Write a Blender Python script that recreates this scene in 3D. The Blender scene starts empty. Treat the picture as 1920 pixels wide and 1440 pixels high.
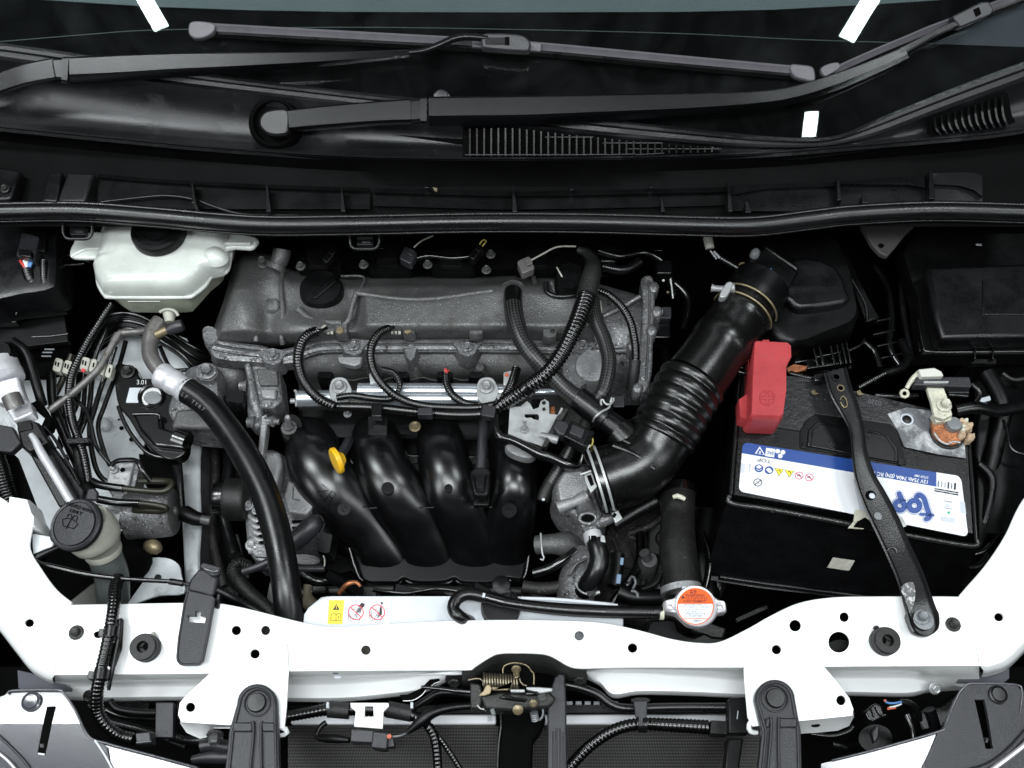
import bpy, bmesh, math, random
from mathutils import Vector, Matrix
from mathutils.geometry import tessellate_polygon
random.seed(7)
sc = bpy.context.scene
col = sc.collection
# ---------------------------------------------------------------- camera
PITCH = math.radians(28.0)
CAM = Vector((0.0, -0.596, 1.121))
F = 1867.0                                  # focal length in pixels of the 1920 wide photograph
cd = bpy.data.cameras.new('camera'); cam = bpy.data.objects.new('camera', cd); col.objects.link(cam)
cam.location = CAM; cam.rotation_euler = (PITCH, 0, 0)
cd.sensor_width = 36.0; cd.lens = 36.0*F/1920.0; cd.clip_start = 0.02; cd.clip_end = 50
sc.camera = cam
# ---------------------------------------------------------------- world, lamps, exposure
w = bpy.data.worlds.new('World'); sc.world = w; w.use_nodes = True
bg = w.node_tree.nodes['Background']; bg.inputs[0].default_value = (0.80, 0.92, 1.0, 1); bg.inputs[1].default_value = 0.014
sc.view_settings.view_transform = 'Standard'; sc.view_settings.look = 'None'
sc.view_settings.exposure = 0.0; sc.view_settings.gamma = 1.0
def lamp(name, loc, target, sx, sy, power, color=(0.93, 0.98, 1.0), roll=0.0):
    l = bpy.data.lights.new(name, 'AREA'); l.shape = 'RECTANGLE'; l.size = sx; l.size_y = sy
    l.energy = power; l.color = color
    o = bpy.data.objects.new(name, l); col.objects.link(o); o.location = loc
    d = (Vector(target)-Vector(loc)).normalized()
    o.rotation_euler = (d.to_track_quat('-Z', 'Y').to_matrix() @ Matrix.Rotation(roll, 3, 'Z')).to_euler()
    return o
lamp('ceiling_light_bank', (-0.1, -0.86, 2.35), (0, -0.15, 0), 1.7, 0.5, 55)
lamp('ceiling_strip_rear', (0, 1.75, 2.1), (0, 0.1, 0), 2.6, 0.16, 5)
lamp('workshop_strip_left', (-1.7, -1.0, 1.5), (-0.3, -0.1, 0), 0.4, 1.2, 20)
lamp('workshop_strip_right', (1.7, -1.0, 1.5), (0.3, -0.1, 0), 0.3, 1.2, 12)
lamp('trim_fill_right', (1.25, 0.24, 2.15), (1.25, 0.24, 0), 0.55, 0.24, 16)  # added lamp, mirrored by the tilted right bumper trim to whiten it
lamp('ceiling_panel_left', (-1.45, 0.22, 2.15), (-1.45, 0.22, 0), 0.95, 0.24, 34)
# ---------------------------------------------------------------- geometry helpers
def ray(px, py):
    x = (px-960)/F; y = (720-py)/F; c = math.cos(PITCH); s = math.sin(PITCH)
    return Vector((x, y*c+s, y*s-c))
def P(px, py, z=0.0):
    d = ray(px, py); t = (z-CAM.z)/d.z
    return CAM+d*t
WS = math.radians(31); WN = Vector((0, -math.sin(WS), math.cos(WS))); W0 = Vector((0, 0.262, 0.125))
def PG(px, py, off=0.0):                    # point on the windscreen plane raised by off
    d = ray(px, py); q = W0+WN*off
    return CAM+d*((q-CAM).dot(WN)/d.dot(WN))
def rp(r, z, y=800):                        # pixels to metres at row y and height z
    return r*(CAM.z-z)/(-ray(960, y).z)/F
ORG = {}
def _mat(o, mat):
    if isinstance(mat, (list, tuple)):
        for m in mat: o.data.materials.append(m)
    elif mat: o.data.materials.append(mat)
def mk(name, vs, fs, mat, parent=None, ang=38, bevel=0.0, seg=2, uv=None, label=None, cat=None, kind=None, group=None, mi=None, recalc=True):
    c = Vector((0, 0, 0))
    for v in vs: c += Vector(v)
    c /= max(1, len(vs))
    me = bpy.data.meshes.new(name)
    me.from_pydata([Vector(v)-c for v in vs], [], fs); me.validate()
    if recalc:
        bm = bmesh.new(); bm.from_mesh(me); bmesh.ops.recalc_face_normals(bm, faces=bm.faces); bm.to_mesh(me); bm.free()
    if uv:
        l = me.uv_layers.new(name='UVMap')
        for lp in me.loops: l.data[lp.index].uv = uv[lp.vertex_index]
    o = bpy.data.objects.new(name, me); col.objects.link(o)
    _mat(o, mat)
    if mi:
        for p, k in zip(me.polygons, mi): p.material_index = k
    me.shade_smooth(); me.set_sharp_from_angle(angle=math.radians(ang))
    if parent: o.parent = parent; o.location = c-ORG.get(parent.name, Vector((0, 0, 0)))
    else: o.location = c
    ORG[o.name] = c
    if bevel > 0:
        b = o.modifiers.new('bevel', 'BEVEL'); b.width = bevel; b.segments = seg; b.limit_method = 'ANGLE'; b.angle_limit = math.radians(35)
        b.harden_normals = False
    if label: o['label'] = label
    if cat: o['category'] = cat
    if kind: o['kind'] = kind
    if group: o['group'] = group
    return o
def thing(name, label, cat, at, group=None):
    o = bpy.data.objects.new(name, None); col.objects.link(o)
    p = P(*at) if not isinstance(at, Vector) else at
    o.location = p; ORG[o.name] = p; o.empty_display_size = 0.02
    o['label'] = label; o['category'] = cat
    if group: o['group'] = group
    return o
def cr(pts, n=6, closed=False):             # Catmull-Rom through tuples of any length
    out = []; L = len(pts)
    rng = range(L) if closed else range(L-1)
    for i in rng:
        g = (lambda k: pts[k % L]) if closed else (lambda k: pts[min(max(k, 0), L-1)])
        a, b, c, d = g(i-1), g(i), g(i+1), g(i+2)
        for k in range(n):
            t = k/n
            out.append(tuple(0.5*((2*b[j])+(-a[j]+c[j])*t+(2*a[j]-5*b[j]+4*c[j]-d[j])*t*t+(-a[j]+3*b[j]-3*c[j]+d[j])*t**3) for j in range(len(b))))
    if not closed: out.append(tuple(pts[-1]))
    return out
def circ(x, y, r, ry=None, n=20):
    ry = ry or r
    return [(x+r*math.cos(2*math.pi*i/n), y+ry*math.sin(2*math.pi*i/n)) for i in range(n)]
def rect(x, y, w, h, a=0, rr=0):
    a = math.radians(a); c, s = math.cos(a), math.sin(a); q = []
    if rr <= 0: q = [(-w/2, -h/2), (w/2, -h/2), (w/2, h/2), (-w/2, h/2)]
    else:
        for cx, cy, st in ((w/2-rr, -h/2+rr, -90), (w/2-rr, h/2-rr, 0), (-w/2+rr, h/2-rr, 90), (-w/2+rr, -h/2+rr, 180)):
            for k in range(4):
                t = math.radians(st+30*k); q.append((cx+rr*math.cos(t), cy+rr*math.sin(t)))
    return [(x+u*c-v*s, y+u*s+v*c) for u, v in q]
def _pt(p, z, f):
    if len(p) > 2: return P(*p[:3])
    return f(p[0], p[1]) if f else P(p[0], p[1], z)
def plate(name, outline, z, thick, mat, parent=None, holes=(), bevel=0.001, f=None, nrm=None, ang=38, **k):
    loops = [[_pt(p, z, f) for p in outline]]+[[_pt(p, z, f) for p in h] for h in holes]
    tri = tessellate_polygon(loops)
    top = [v for l in loops for v in l]; n = len(top)
    d = (nrm or Vector((0, 0, 1)))*thick
    vs = top+[v-d for v in top]
    fs = []
    for t in tri:
        fs.append(tuple(t)); fs.append(tuple(i+n for i in reversed(t)))
    b = 0
    for l in loops:
        m = len(l)
        for i in range(m): fs.append((b+i, b+(i+1) % m, b+n+(i+1) % m, b+n+i))
        b += m
    if len(holes) == 0:                     # one ngon on top keeps the bevel clean
        m = len(outline)
        if all(len(p) == 2 for p in outline): fs = [tuple(range(m)), tuple(range(2*m-1, m-1, -1))]+[(i, (i+1) % m, m+(i+1) % m, m+i) for i in range(m)]
    return mk(name, vs, fs, mat, parent, bevel=bevel, ang=ang, **k)
def box(name, x, y, z, w, h, thick, mat, parent=None, a=0, rr=0, bevel=0.0012, **k):
    return plate(name, rect(x, y, w, h, a, rr), z, thick, mat, parent, bevel=bevel, **k)
def stack(name, outline, layers, mat, parent=None, zref=None, ang=50, center=None, **k):
    """outline in pixels at zref; layers = (scale, z[, dx, dy])"""
    zref = layers[0][1] if zref is None else zref
    base = [_pt(p, zref, None) for p in outline]
    c = sum(base, Vector((0, 0, 0)))/len(base)
    if center: c = P(center[0], center[1], zref)
    vs = []; n = len(base)
    for L in layers:
        s, z = L[0], L[1]; ox, oy = (L[2], L[3]) if len(L) > 2 else (0, 0)
        for b in base: vs.append(Vector((c.x+(b.x-c.x)*s+ox, c.y+(b.y-c.y)*s+oy, z+(b.z-zref))))
    fs = []
    for j in range(len(layers)-1):
        for i in range(n): fs.append((j*n+i, j*n+(i+1) % n, (j+1)*n+(i+1) % n, (j+1)*n+i))
    fs.append(tuple(reversed(range(n)))); m = (len(layers)-1)*n
    fs.append(tuple(range(m, m+n)))
    return mk(name, vs, fs, mat, parent, ang=ang, **k)
def grid(name, f, nu, nv, mat, parent=None, thick=0.0, ang=60, **k):
    vs = [f(i/nu, j/nv) for j in range(nv+1) for i in range(nu+1)]
    fs = [(j*(nu+1)+i, j*(nu+1)+i+1, (j+1)*(nu+1)+i+1, (j+1)*(nu+1)+i) for j in range(nv) for i in range(nu)]
    o = mk(name, vs, fs, mat, parent, ang=ang, recalc=False, **k)
    if thick:
        s = o.modifiers.new('solid', 'SOLIDIFY'); s.thickness = thick; s.offset = 1 if False else 0
    return o
def frame(ax):
    ax = ax.normalized(); t = Vector((1, 0, 0)) if abs(ax.x) < 0.8 else Vector((0, 1, 0))
    u = ax.cross(t).normalized(); return u, ax.cross(u).normalized()
def lathe(name, p0, ax, prof, mat, parent=None, n=28, ang=35, **k):
    """prof = (along, radius) in metres"""
    ax = Vector(ax).normalized(); u, v = frame(ax); vs = []; fs = []
    for (h, r) in prof:
        for i in range(n):
            a = 2*math.pi*i/n; vs.append(Vector(p0)+ax*h+(u*math.cos(a)+v*math.sin(a))*max(r, 1e-5))
    for j in range(len(prof)-1):
        for i in range(n): fs.append((j*n+i, j*n+(i+1) % n, (j+1)*n+(i+1) % n, (j+1)*n+i))
    fs.append(tuple(reversed(range(n)))); fs.append(tuple(range((len(prof)-1)*n, len(prof)*n)))
    return mk(name, vs, fs, mat, parent, ang=ang, **k)
def disc(name, x, y, z, r, prof, mat, parent=None, ax=(0, 0, 1), n=32, **k):
    """prof = (height m, radius as a fraction of r px)"""
    R = rp(r, z, y)
    return lathe(name, P(x, y, z), ax, [(h, q*R) for h, q in prof], mat, parent, n=n, **k)
def bolt(x, y, z, r, mat, parent, ax=(0, 0, 1), hh=0.006, **k):
    ax = Vector(ax).normalized(); u, v = frame(ax); R = rp(r, z, y); p = P(x, y, z); vs = []; fs = []
    def ring(n, h, rr, off=0.3):
        b = len(vs)
        for i in range(n):
            a = 2*math.pi*i/n+off; vs.append(p+ax*h+(u*math.cos(a)+v*math.sin(a))*rr)
        return b
    def skin(a, b, n):
        for i in range(n): fs.append((a+i, a+(i+1) % n, b+(i+1) % n, b+i))
    N = 18
    a0 = ring(N, 0, R); a1 = ring(N, 0.0012, R); a2 = ring(N, 0.002, R*0.86); skin(a0, a1, N); skin(a1, a2, N); fs.append(tuple(range(a2, a2+N)))
    h0 = ring(6, 0.0015, R*0.66); h1 = ring(6, hh*0.85, R*0.66); h2 = ring(6, hh, R*0.52); skin(h0, h1, 6); skin(h1, h2, 6)
    h3 = ring(6, hh-0.0006, R*0.34); skin(h2, h3, 6); fs.append(tuple(range(h3, h3+6)))
    return mk('bolt' if 'name' not in k else k.pop('name'), vs, fs, mat, parent, ang=25, **k)
def tube(name, pts, mat, parent=None, r=8, n=12, corr=None, step=0.004, flat=1.0, caps=True, f=None, smooth=True, **k):
    """pts = (px, py, z[, r px]); corr = (pitch m, depth fraction)"""
    q = [(p[0], p[1], p[2], p[3] if len(p) > 3 else r) for p in pts]
    dense = cr(q, 14) if (smooth and len(q) > 2) else [tuple(a+(b-a)*t/10 for a, b in zip(q[i], q[i+1])) for i in range(len(q)-1) for t in range(10)]+[q[-1]]
    W = [(f(a[0], a[1], a[2]) if f else P(*a[:3]), a[3]*((CAM-(f(a[0], a[1], a[2]) if f else P(*a[:3]))).length)/F/math.sqrt(1+((a[0]-960)/F)**2+((720-a[1])/F)**2)) for a in dense]
    S = [0.0]
    for i in range(1, len(W)): S.append(S[-1]+(W[i][0]-W[i-1][0]).length)
    Lt = S[-1]
    if corr: step = corr[0]/4
    m = max(2, int(Lt/step)); C = []; j = 0
    for i in range(m+1):
        s = Lt*i/m
        while j < len(S)-2 and S[j+1] < s: j += 1
        t = (s-S[j])/max(1e-9, S[j+1]-S[j]); t = min(max(t, 0), 1)
        rr = W[j][1]+(W[j+1][1]-W[j][1])*t
        if corr: rr *= 1-corr[1]*(1, 0.35, 0, 0.35)[(i+2) % 4]
        C.append((W[j][0].lerp(W[j+1][0], t), rr, s))
    vs = []; uv = []; T0 = None; u = None
    for i, (c, rr, s) in enumerate(C):
        a = C[max(i-1, 0)][0]; b = C[min(i+1, m)][0]; T = (b-a).normalized()
        if u is None: u, _ = frame(T)
        else: u = (u-T*u.dot(T)).normalized()
        v = T.cross(u)
        for h in range(n):
            al = 2*math.pi*h/n; d = u*math.cos(al)+v*math.sin(al)
            if flat != 1.0: d = Vector((d.x, d.y, d.z*flat))
            vs.append(c+d*rr); uv.append((h/n if h <= n/2 else (n-h)/n, s*100))
    fs = [(i*n+h, i*n+(h+1) % n, (i+1)*n+(h+1) % n, (i+1)*n+h) for i in range(m) for h in range(n)]
    if caps: fs.append(tuple(reversed(range(n)))); fs.append(tuple(range(m*n, m*n+n)))
    return mk(name, vs, fs, mat, parent, ang=70 if not corr else 80, uv=uv, **k)
def loft(name, secs, mat, parent=None, ang=40, closed=True, **k):
    n = len(secs[0]); vs = [v for s in secs for v in s]; fs = []
    for j in range(len(secs)-1):
        for i in range(n if closed else n-1): fs.append((j*n+i, j*n+(i+1) % n, (j+1)*n+(i+1) % n, (j+1)*n+i))
    if closed: fs.append(tuple(reversed(range(n)))); fs.append(tuple(range((len(secs)-1)*n, len(secs)*n)))
    return mk(name, vs, fs, mat, parent, ang=ang, recalc=closed, **k)
def ribbon(name, pts, wpx, z, mat, parent, f=None, closed=False, n=5, lift=0.0, smooth=True, **k):
    """flat print: a stroke drawn on a surface"""
    q = cr(pts, n, closed) if (smooth and len(pts) > 2) else list(pts)
    vs = []; fs = []; L = len(q); f = f or (lambda x, y: P(x, y, z))
    for i in range(L):
        a = q[(i-1) % L] if closed else q[max(i-1, 0)]; b = q[(i+1) % L] if closed else q[min(i+1, L-1)]
        dx, dy = b[0]-a[0], b[1]-a[1]; m = math.hypot(dx, dy) or 1
        nx, ny = -dy/m*wpx/2, dx/m*wpx/2
        vs += [f(q[i][0]+nx, q[i][1]+ny), f(q[i][0]-nx, q[i][1]-ny)]
    for i in range(L if closed else L-1):
        j = (i+1) % L; fs.append((2*i, 2*j, 2*j+1, 2*i+1))
    if not closed:
        for e in (0, L-1):
            b = len(vs); c = circ(q[e][0], q[e][1], wpx/2, n=10); vs += [f(*p)+Vector((0, 0, 0.00002)) for p in c]; fs.append(tuple(range(b, b+10)))
    o = mk(name, vs, fs, mat, parent, recalc=False, **k)
    return o
_tc = {}
def text(s, x, y, size, ang, z, mat, parent, f=None, name='lettering', sx=1.0, bold=0.0, align='CENTER', **k):
    """flat lettering; size in pixels, ang clockwise in the picture"""
    cu = bpy.data.curves.new('t', 'FONT'); cu.body = s; cu.size = 1.0; cu.align_x = align; cu.align_y = 'CENTER'; cu.resolution_u = 3; cu.offset = bold
    ob = bpy.data.objects.new('t', cu); col.objects.link(ob)
    dg = bpy.context.evaluated_depsgraph_get(); me = bpy.data.meshes.new_from_object(ob.evaluated_get(dg))
    a = math.radians(ang); c, si = math.cos(a), math.sin(a); f = f or (lambda px, py: P(px, py, z))
    vs = []
    for v in me.vertices:
        X, Y = v.co.x*size*sx, v.co.y*size
        vs.append(f(x+X*c+Y*si, y+X*si-Y*c))
    fs = [tuple(p.vertices) for p in me.polygons]
    bpy.data.objects.remove(ob); bpy.data.curves.remove(cu); bpy.data.meshes.remove(me)
    if vs: return mk(name, vs, fs, mat, parent, recalc=False, **k)
# ---------------------------------------------------------------- materials
def M(name, c, rough=0.5, metal=0.0, bump=0.0, bs=900.0, var=0.0, vs=60.0, dirt=None, ds=40.0, dl=0.55, dw=0.12, spec=0.5, coat=0.0, sss=0.0, emit=None, alpha=1.0, trans=0.0, rv=0.0, speck=None):
    m = bpy.data.materials.new(name); m.use_nodes = True; nt = m.node_tree; N = nt.nodes; L = nt.links
    b = N['Principled BSDF']; c = tuple(c)+(1,) if len(c) == 3 else c
    b.inputs['Base Color'].default_value = c; b.inputs['Roughness'].default_value = rough; b.inputs['Metallic'].default_value = metal
    b.inputs['Specular IOR Level'].default_value = spec; b.inputs['Coat Weight'].default_value = coat; b.inputs['Coat Roughness'].default_value = 0.08
    if sss: b.inputs['Subsurface Weight'].default_value = sss; b.inputs['Subsurface Radius'].default_value = (0.01, 0.012, 0.01); b.inputs['Subsurface Scale'].default_value = 1.0
    if alpha < 1: b.inputs['Alpha'].default_value = alpha
    if trans: b.inputs['Transmission Weight'].default_value = trans
    if emit: b.inputs['Emission Color'].default_value = tuple(emit)+(1,); b.inputs['Emission Strength'].default_value = 1.0
    tc = N.new('ShaderNodeTexCoord')
    def noise(s, d=3.0, r=0.6):
        n = N.new('ShaderNodeTexNoise'); n.inputs['Scale'].default_value = s; n.inputs['Detail'].default_value = d; n.inputs['Roughness'].default_value = r
        L.new(tc.outputs['Object'], n.inputs['Vector']); return n
    src = None
    if var:
        n = noise(vs, 5); r = N.new('ShaderNodeMapRange'); r.inputs[1].default_value = 0.3; r.inputs[2].default_value = 0.7; r.inputs[3].default_value = 1-var; r.inputs[4].default_value = 1+var
        L.new(n.outputs[0], r.inputs[0]); mx = N.new('ShaderNodeMix'); mx.data_type = 'RGBA'; mx.blend_type = 'MULTIPLY'; mx.inputs['Factor'].default_value = 1
        mx.inputs[6].default_value = c; cb = N.new('ShaderNodeCombineColor')
        for i in range(3): L.new(r.outputs[0], cb.inputs[i])
        L.new(cb.outputs[0], mx.inputs[7]); src = mx.outputs[2]
    if dirt:
        n = noise(ds, 8, 0.7); r = N.new('ShaderNodeMapRange'); r.inputs[1].default_value = dl; r.inputs[2].default_value = dl+dw
        L.new(n.outputs[0], r.inputs[0]); mx = N.new('ShaderNodeMix'); mx.data_type = 'RGBA'
        L.new(r.outputs[0], mx.inputs[0]); mx.inputs[6].default_value = c
        if src: L.new(src, mx.inputs[6])
        mx.inputs[7].default_value = tuple(dirt)+(1,); src = mx.outputs[2]
        rr = N.new('ShaderNodeMapRange'); rr.inputs[3].default_value = rough; rr.inputs[4].default_value = 0.85; L.new(r.outputs[0], rr.inputs[0]); L.new(rr.outputs[0], b.inputs['Roughness'])
        if metal > 0.3:
            r2 = N.new('ShaderNodeMapRange'); r2.inputs[3].default_value = metal; r2.inputs[4].default_value = 0.1; L.new(r.outputs[0], r2.inputs[0]); L.new(r2.outputs[0], b.inputs['Metallic'])
    elif rv:
        n = noise(vs*0.7, 6, 0.7); r = N.new('ShaderNodeMapRange'); r.inputs[1].default_value = 0.3; r.inputs[2].default_value = 0.7; r.inputs[3].default_value = max(0.03, rough-rv); r.inputs[4].default_value = rough+rv
        L.new(n.outputs[0], r.inputs[0]); L.new(r.outputs[0], b.inputs['Roughness'])
    if speck:
        n = noise(speck[1], 2, 0.5); r = N.new('ShaderNodeMapRange'); r.inputs[1].default_value = speck[2]; r.inputs[2].default_value = speck[2]+0.04
        L.new(n.outputs[0], r.inputs[0]); mx = N.new('ShaderNodeMix'); mx.data_type = 'RGBA'; L.new(r.outputs[0], mx.inputs[0]); mx.inputs[6].default_value = c
        if src: L.new(src, mx.inputs[6])
        mx.inputs[7].default_value = tuple(speck[0])+(1,); src = mx.outputs[2]
    if src: L.new(src, b.inputs['Base Color'])
    if bump:
        n = noise(bs, 3); bp = N.new('ShaderNodeBump'); bp.inputs['Strength'].default_value = bump; bp.inputs['Distance'].default_value = 0.001
        L.new(n.outputs[0], bp.inputs['Height']); L.new(bp.outputs[0], b.inputs['Normal'])
    return m
WHITE = M('white_paint', (0.82, 0.83, 0.83), 0.32, coat=0.5, dirt=(0.35, 0.33, 0.30), ds=55, dl=0.735, dw=0.03)
WHITE2 = M('white_paint_shaded', (0.62, 0.65, 0.67), 0.45, var=0.16, vs=25, bump=0.15, bs=500, dirt=(0.07, 0.065, 0.06), ds=20, dl=0.56, dw=0.2)  # white paint with shade put into its base tone, grime on top
BLK = M('black_plastic', (0.0036, 0.0036, 0.0040), 0.30, spec=0.42, bump=0.22, bs=800, var=0.4, vs=40, rv=0.1)
BLKG = M('black_plastic_glossy', (0.0018, 0.0018, 0.0020), 0.23, bump=0.08, bs=700, rv=0.06, spec=0.8, dirt=(0.035, 0.035, 0.033), ds=260, dl=0.70, dw=0.05)
BLKM = M('black_plastic_matt', (0.0016, 0.0016, 0.0018), 0.38, bump=0.25, bs=700, var=0.5, vs=30, spec=0.28, rv=0.1)
DEEP = M('deep_black', (0.0012, 0.0012, 0.0012), 0.85, bump=0.2, bs=300, spec=0.06)  # near-black; also paints the darkness of holes, slots and gaps
DUSTY = M('dusty_grey_plastic', (0.007, 0.007, 0.0075), 0.4, bump=0.4, bs=800, var=0.4, vs=16, rv=0.08, spec=0.4, dirt=(0.024, 0.023, 0.022), ds=20, dl=0.56, dw=0.15)
COWL = M('weathered_cowl_plastic', (0.0075, 0.0075, 0.0085), 0.30, bump=0.3, bs=800, var=0.4, vs=9, spec=0.5, rv=0.08, dirt=(0.026, 0.026, 0.028), ds=10, dl=0.53, dw=0.22, speck=((0.05, 0.05, 0.048), 300, 0.70))
ARM = M('wiper_paint', (0.0036, 0.0038, 0.0044), 0.24, bump=0.15, bs=900, spec=0.28, rv=0.08, dirt=(0.035, 0.035, 0.035), ds=70, dl=0.70, dw=0.06)
BLADE = M('wiper_blade_plastic', (0.090, 0.085, 0.096), 0.42, bump=0.3, bs=900, var=0.14)
RUB = M('rubber', (0.0026, 0.0026, 0.0028), 0.30, bump=0.15, bs=800, rv=0.08, vs=50, spec=0.55, speck=((0.03, 0.03, 0.03), 300, 0.72))
RUBD = M('dusty_rubber', (0.0075, 0.0073, 0.0070), 0.45, bump=0.5, bs=600, var=0.5, vs=60, spec=0.4, speck=((0.05, 0.05, 0.048), 350, 0.68))
SEAL = M('seal_rubber', (0.0036, 0.0036, 0.0040), 0.30, bump=0.25, bs=800, var=0.3, vs=14, rv=0.1, spec=0.55)
LOOM = M('loom_plastic', (0.0015, 0.0015, 0.0015), 0.22, bump=0.05, rv=0.06, spec=0.8)
CAST = M('cast_aluminium', (0.17, 0.17, 0.175), 0.42, metal=0.55, bump=1.0, bs=300, var=0.35, vs=45, dirt=(0.02, 0.018, 0.016), ds=70, dl=0.54, dw=0.10, speck=((0.55, 0.55, 0.55), 380, 0.64))
CASTD = M('dirty_cast_aluminium', (0.105, 0.105, 0.105), 0.36, metal=0.45, bump=1.0, bs=480, var=0.35, vs=14, dirt=(0.040, 0.038, 0.035), ds=24, dl=0.50, dw=0.25, speck=((0.28, 0.28, 0.275), 560, 0.655))
MANI = M('satin_black_moulding', (0.0020, 0.0020, 0.0023), 0.27, bump=0.12, bs=900, spec=0.72, var=0.4, vs=20, rv=0.07, dirt=(0.03, 0.03, 0.029), ds=240, dl=0.70, dw=0.06)
DUCT = M('duct_rubber_plastic', (0.0034, 0.0033, 0.0033), 0.27, bump=0.14, bs=800, spec=0.58, var=0.4, vs=18, rv=0.08, speck=((0.025, 0.024, 0.023), 260, 0.71))
CASTL = M('bright_cast_aluminium', (0.30, 0.30, 0.305), 0.46, metal=0.5, bump=0.8, bs=420, var=0.25, vs=50, dirt=(0.07, 0.065, 0.058), ds=90, dl=0.58, dw=0.12)
ZINC = M('zinc_plate', (0.42, 0.43, 0.43), 0.42, metal=0.5, bump=0.35, bs=500, var=0.2, vs=60, dirt=(0.17, 0.165, 0.15), ds=120, dl=0.62, dw=0.1)
STEEL = M('polished_steel', (0.66, 0.71, 0.76), 0.27, metal=0.85, var=0.06, vs=25)
TINB = M('silver_crimp', (0.66, 0.66, 0.69), 0.36, metal=0.45, bump=0.3, bs=300, var=0.15)
STEELD = M('dark_steel', (0.030, 0.030, 0.029), 0.4, metal=0.5, bump=0.6, bs=500, var=0.3, dirt=(0.02, 0.016, 0.011), ds=120, dl=0.6)
BRASS = M('passivated_steel', (0.25, 0.205, 0.125), 0.42, metal=0.6, var=0.25, dirt=(0.06, 0.038, 0.018), ds=150, dl=0.56)
COPPER = M('copper', (0.42, 0.16, 0.07), 0.38, metal=0.6, var=0.5, vs=90, dirt=(0.07, 0.03, 0.015), ds=110, dl=0.54, bump=0.6, bs=300)
CORR = M('corroded_metal', (0.55, 0.54, 0.44), 0.65, metal=0.2, var=0.25, vs=120, bump=1.0, bs=250, dirt=(0.24, 0.15, 0.09), ds=150, dl=0.60, dw=0.1)
CRUST = M('pale_crust', (0.50, 0.37, 0.25), 0.9, var=0.4, vs=200, bump=1.0, bs=350)
LEAD = M('lead_post', (0.20, 0.21, 0.22), 0.45, metal=0.4, bump=0.7, bs=400, var=0.2)
MILK = M('milky_reservoir_plastic', (0.54, 0.565, 0.53), 0.28, sss=0.25, var=0.16, vs=18, bump=0.15, bs=600, coat=0.3)
MILKY = M('yellowed_reservoir_plastic', (0.30, 0.315, 0.25), 0.35, sss=0.2, var=0.15)
TANK = M('white_tank_plastic', (0.60, 0.63, 0.66), 0.4, sss=0.15, bump=0.25, bs=700, var=0.05, vs=12)
NECK = M('cloudy_neck_plastic', (0.11, 0.125, 0.12), 0.35, var=0.2, vs=40, bump=0.2, bs=700)
CREAM = M('cream_plastic', (0.36, 0.36, 0.31), 0.45, var=0.12, bump=0.3, bs=600)
RED = M('red_plastic', (0.37, 0.040, 0.046), 0.42, bump=0.3, bs=800, var=0.14, vs=30, spec=0.4, dirt=(0.26, 0.05, 0.05), ds=60, dl=0.60, dw=0.1)
YEL = M('yellow_plastic', (0.78, 0.44, 0.015), 0.35, var=0.12, vs=120, bump=0.2, bs=600)
LBLW = M('label_white', (0.74, 0.75, 0.78), 0.35)
LBLG = M('label_grey', (0.50, 0.53, 0.57), 0.4)
LBLB = M('label_blue', (0.018, 0.06, 0.25), 0.32, bump=0.3, bs=800)
LBLY = M('label_yellow', (0.88, 0.70, 0.04), 0.4)
LBLR = M('label_red', (0.62, 0.05, 0.08), 0.4)
LBLO = M('label_orange', (0.72, 0.11, 0.02), 0.5, spec=0.2)
INK = M('label_ink', (0.008, 0.008, 0.010), 0.5)
INKG = M('grey_ink', (0.16, 0.17, 0.19), 0.5)
CHROME = M('cap_metal', (0.60, 0.59, 0.61), 0.32, metal=0.55, rv=0.05)
PIN = M('clip_plastic', (0.007, 0.007, 0.0075), 0.34, bump=0.25, bs=800)
BRKT = M('bracket_plastic', (0.017, 0.017, 0.020), 0.36, bump=0.45, bs=850, var=0.15, spec=0.45)
GREY = M('grey_bumper_plastic', (0.060, 0.060, 0.070), 0.15, bump=0.10, bs=900, coat=0.5)
GREYD = M('dark_bumper_plastic', (0.022, 0.022, 0.026), 0.3, bump=0.5, bs=850)
WIRER = M('red_wire', (0.5, 0.04, 0.04), 0.4); WIREB = M('blue_wire', (0.07, 0.19, 0.42), 0.4); WIREW = M('white_wire', (0.6, 0.62, 0.62), 0.4)
WIREO = M('orange_seal', (0.45, 0.10, 0.05), 0.5); WIREY = M('yellow_wire', (0.45, 0.38, 0.08), 0.5)
CONN = M('connector_grey', (0.020, 0.020, 0.023), 0.36, bump=0.3, bs=800, var=0.25)
TAPE = M('cloth_tape', (0.008, 0.008, 0.008), 0.55, bump=0.9, bs=300)
TEAL = M('dash_under_glass', (0.135, 0.155, 0.160), 0.7, var=0.08, vs=5, bump=0.5, bs=600)  # teal-grey tone of the dash seen through the glass
PIPE = M('painted_pipe', (0.13, 0.125, 0.12), 0.38, metal=0.4, var=0.3, vs=50, bump=0.3, bs=500, dirt=(0.06, 0.045, 0.03), ds=70, dl=0.56)
OLIVE = M('olive_pipe', (0.020, 0.0195, 0.012), 0.38, metal=0.2, var=0.2)
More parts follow.
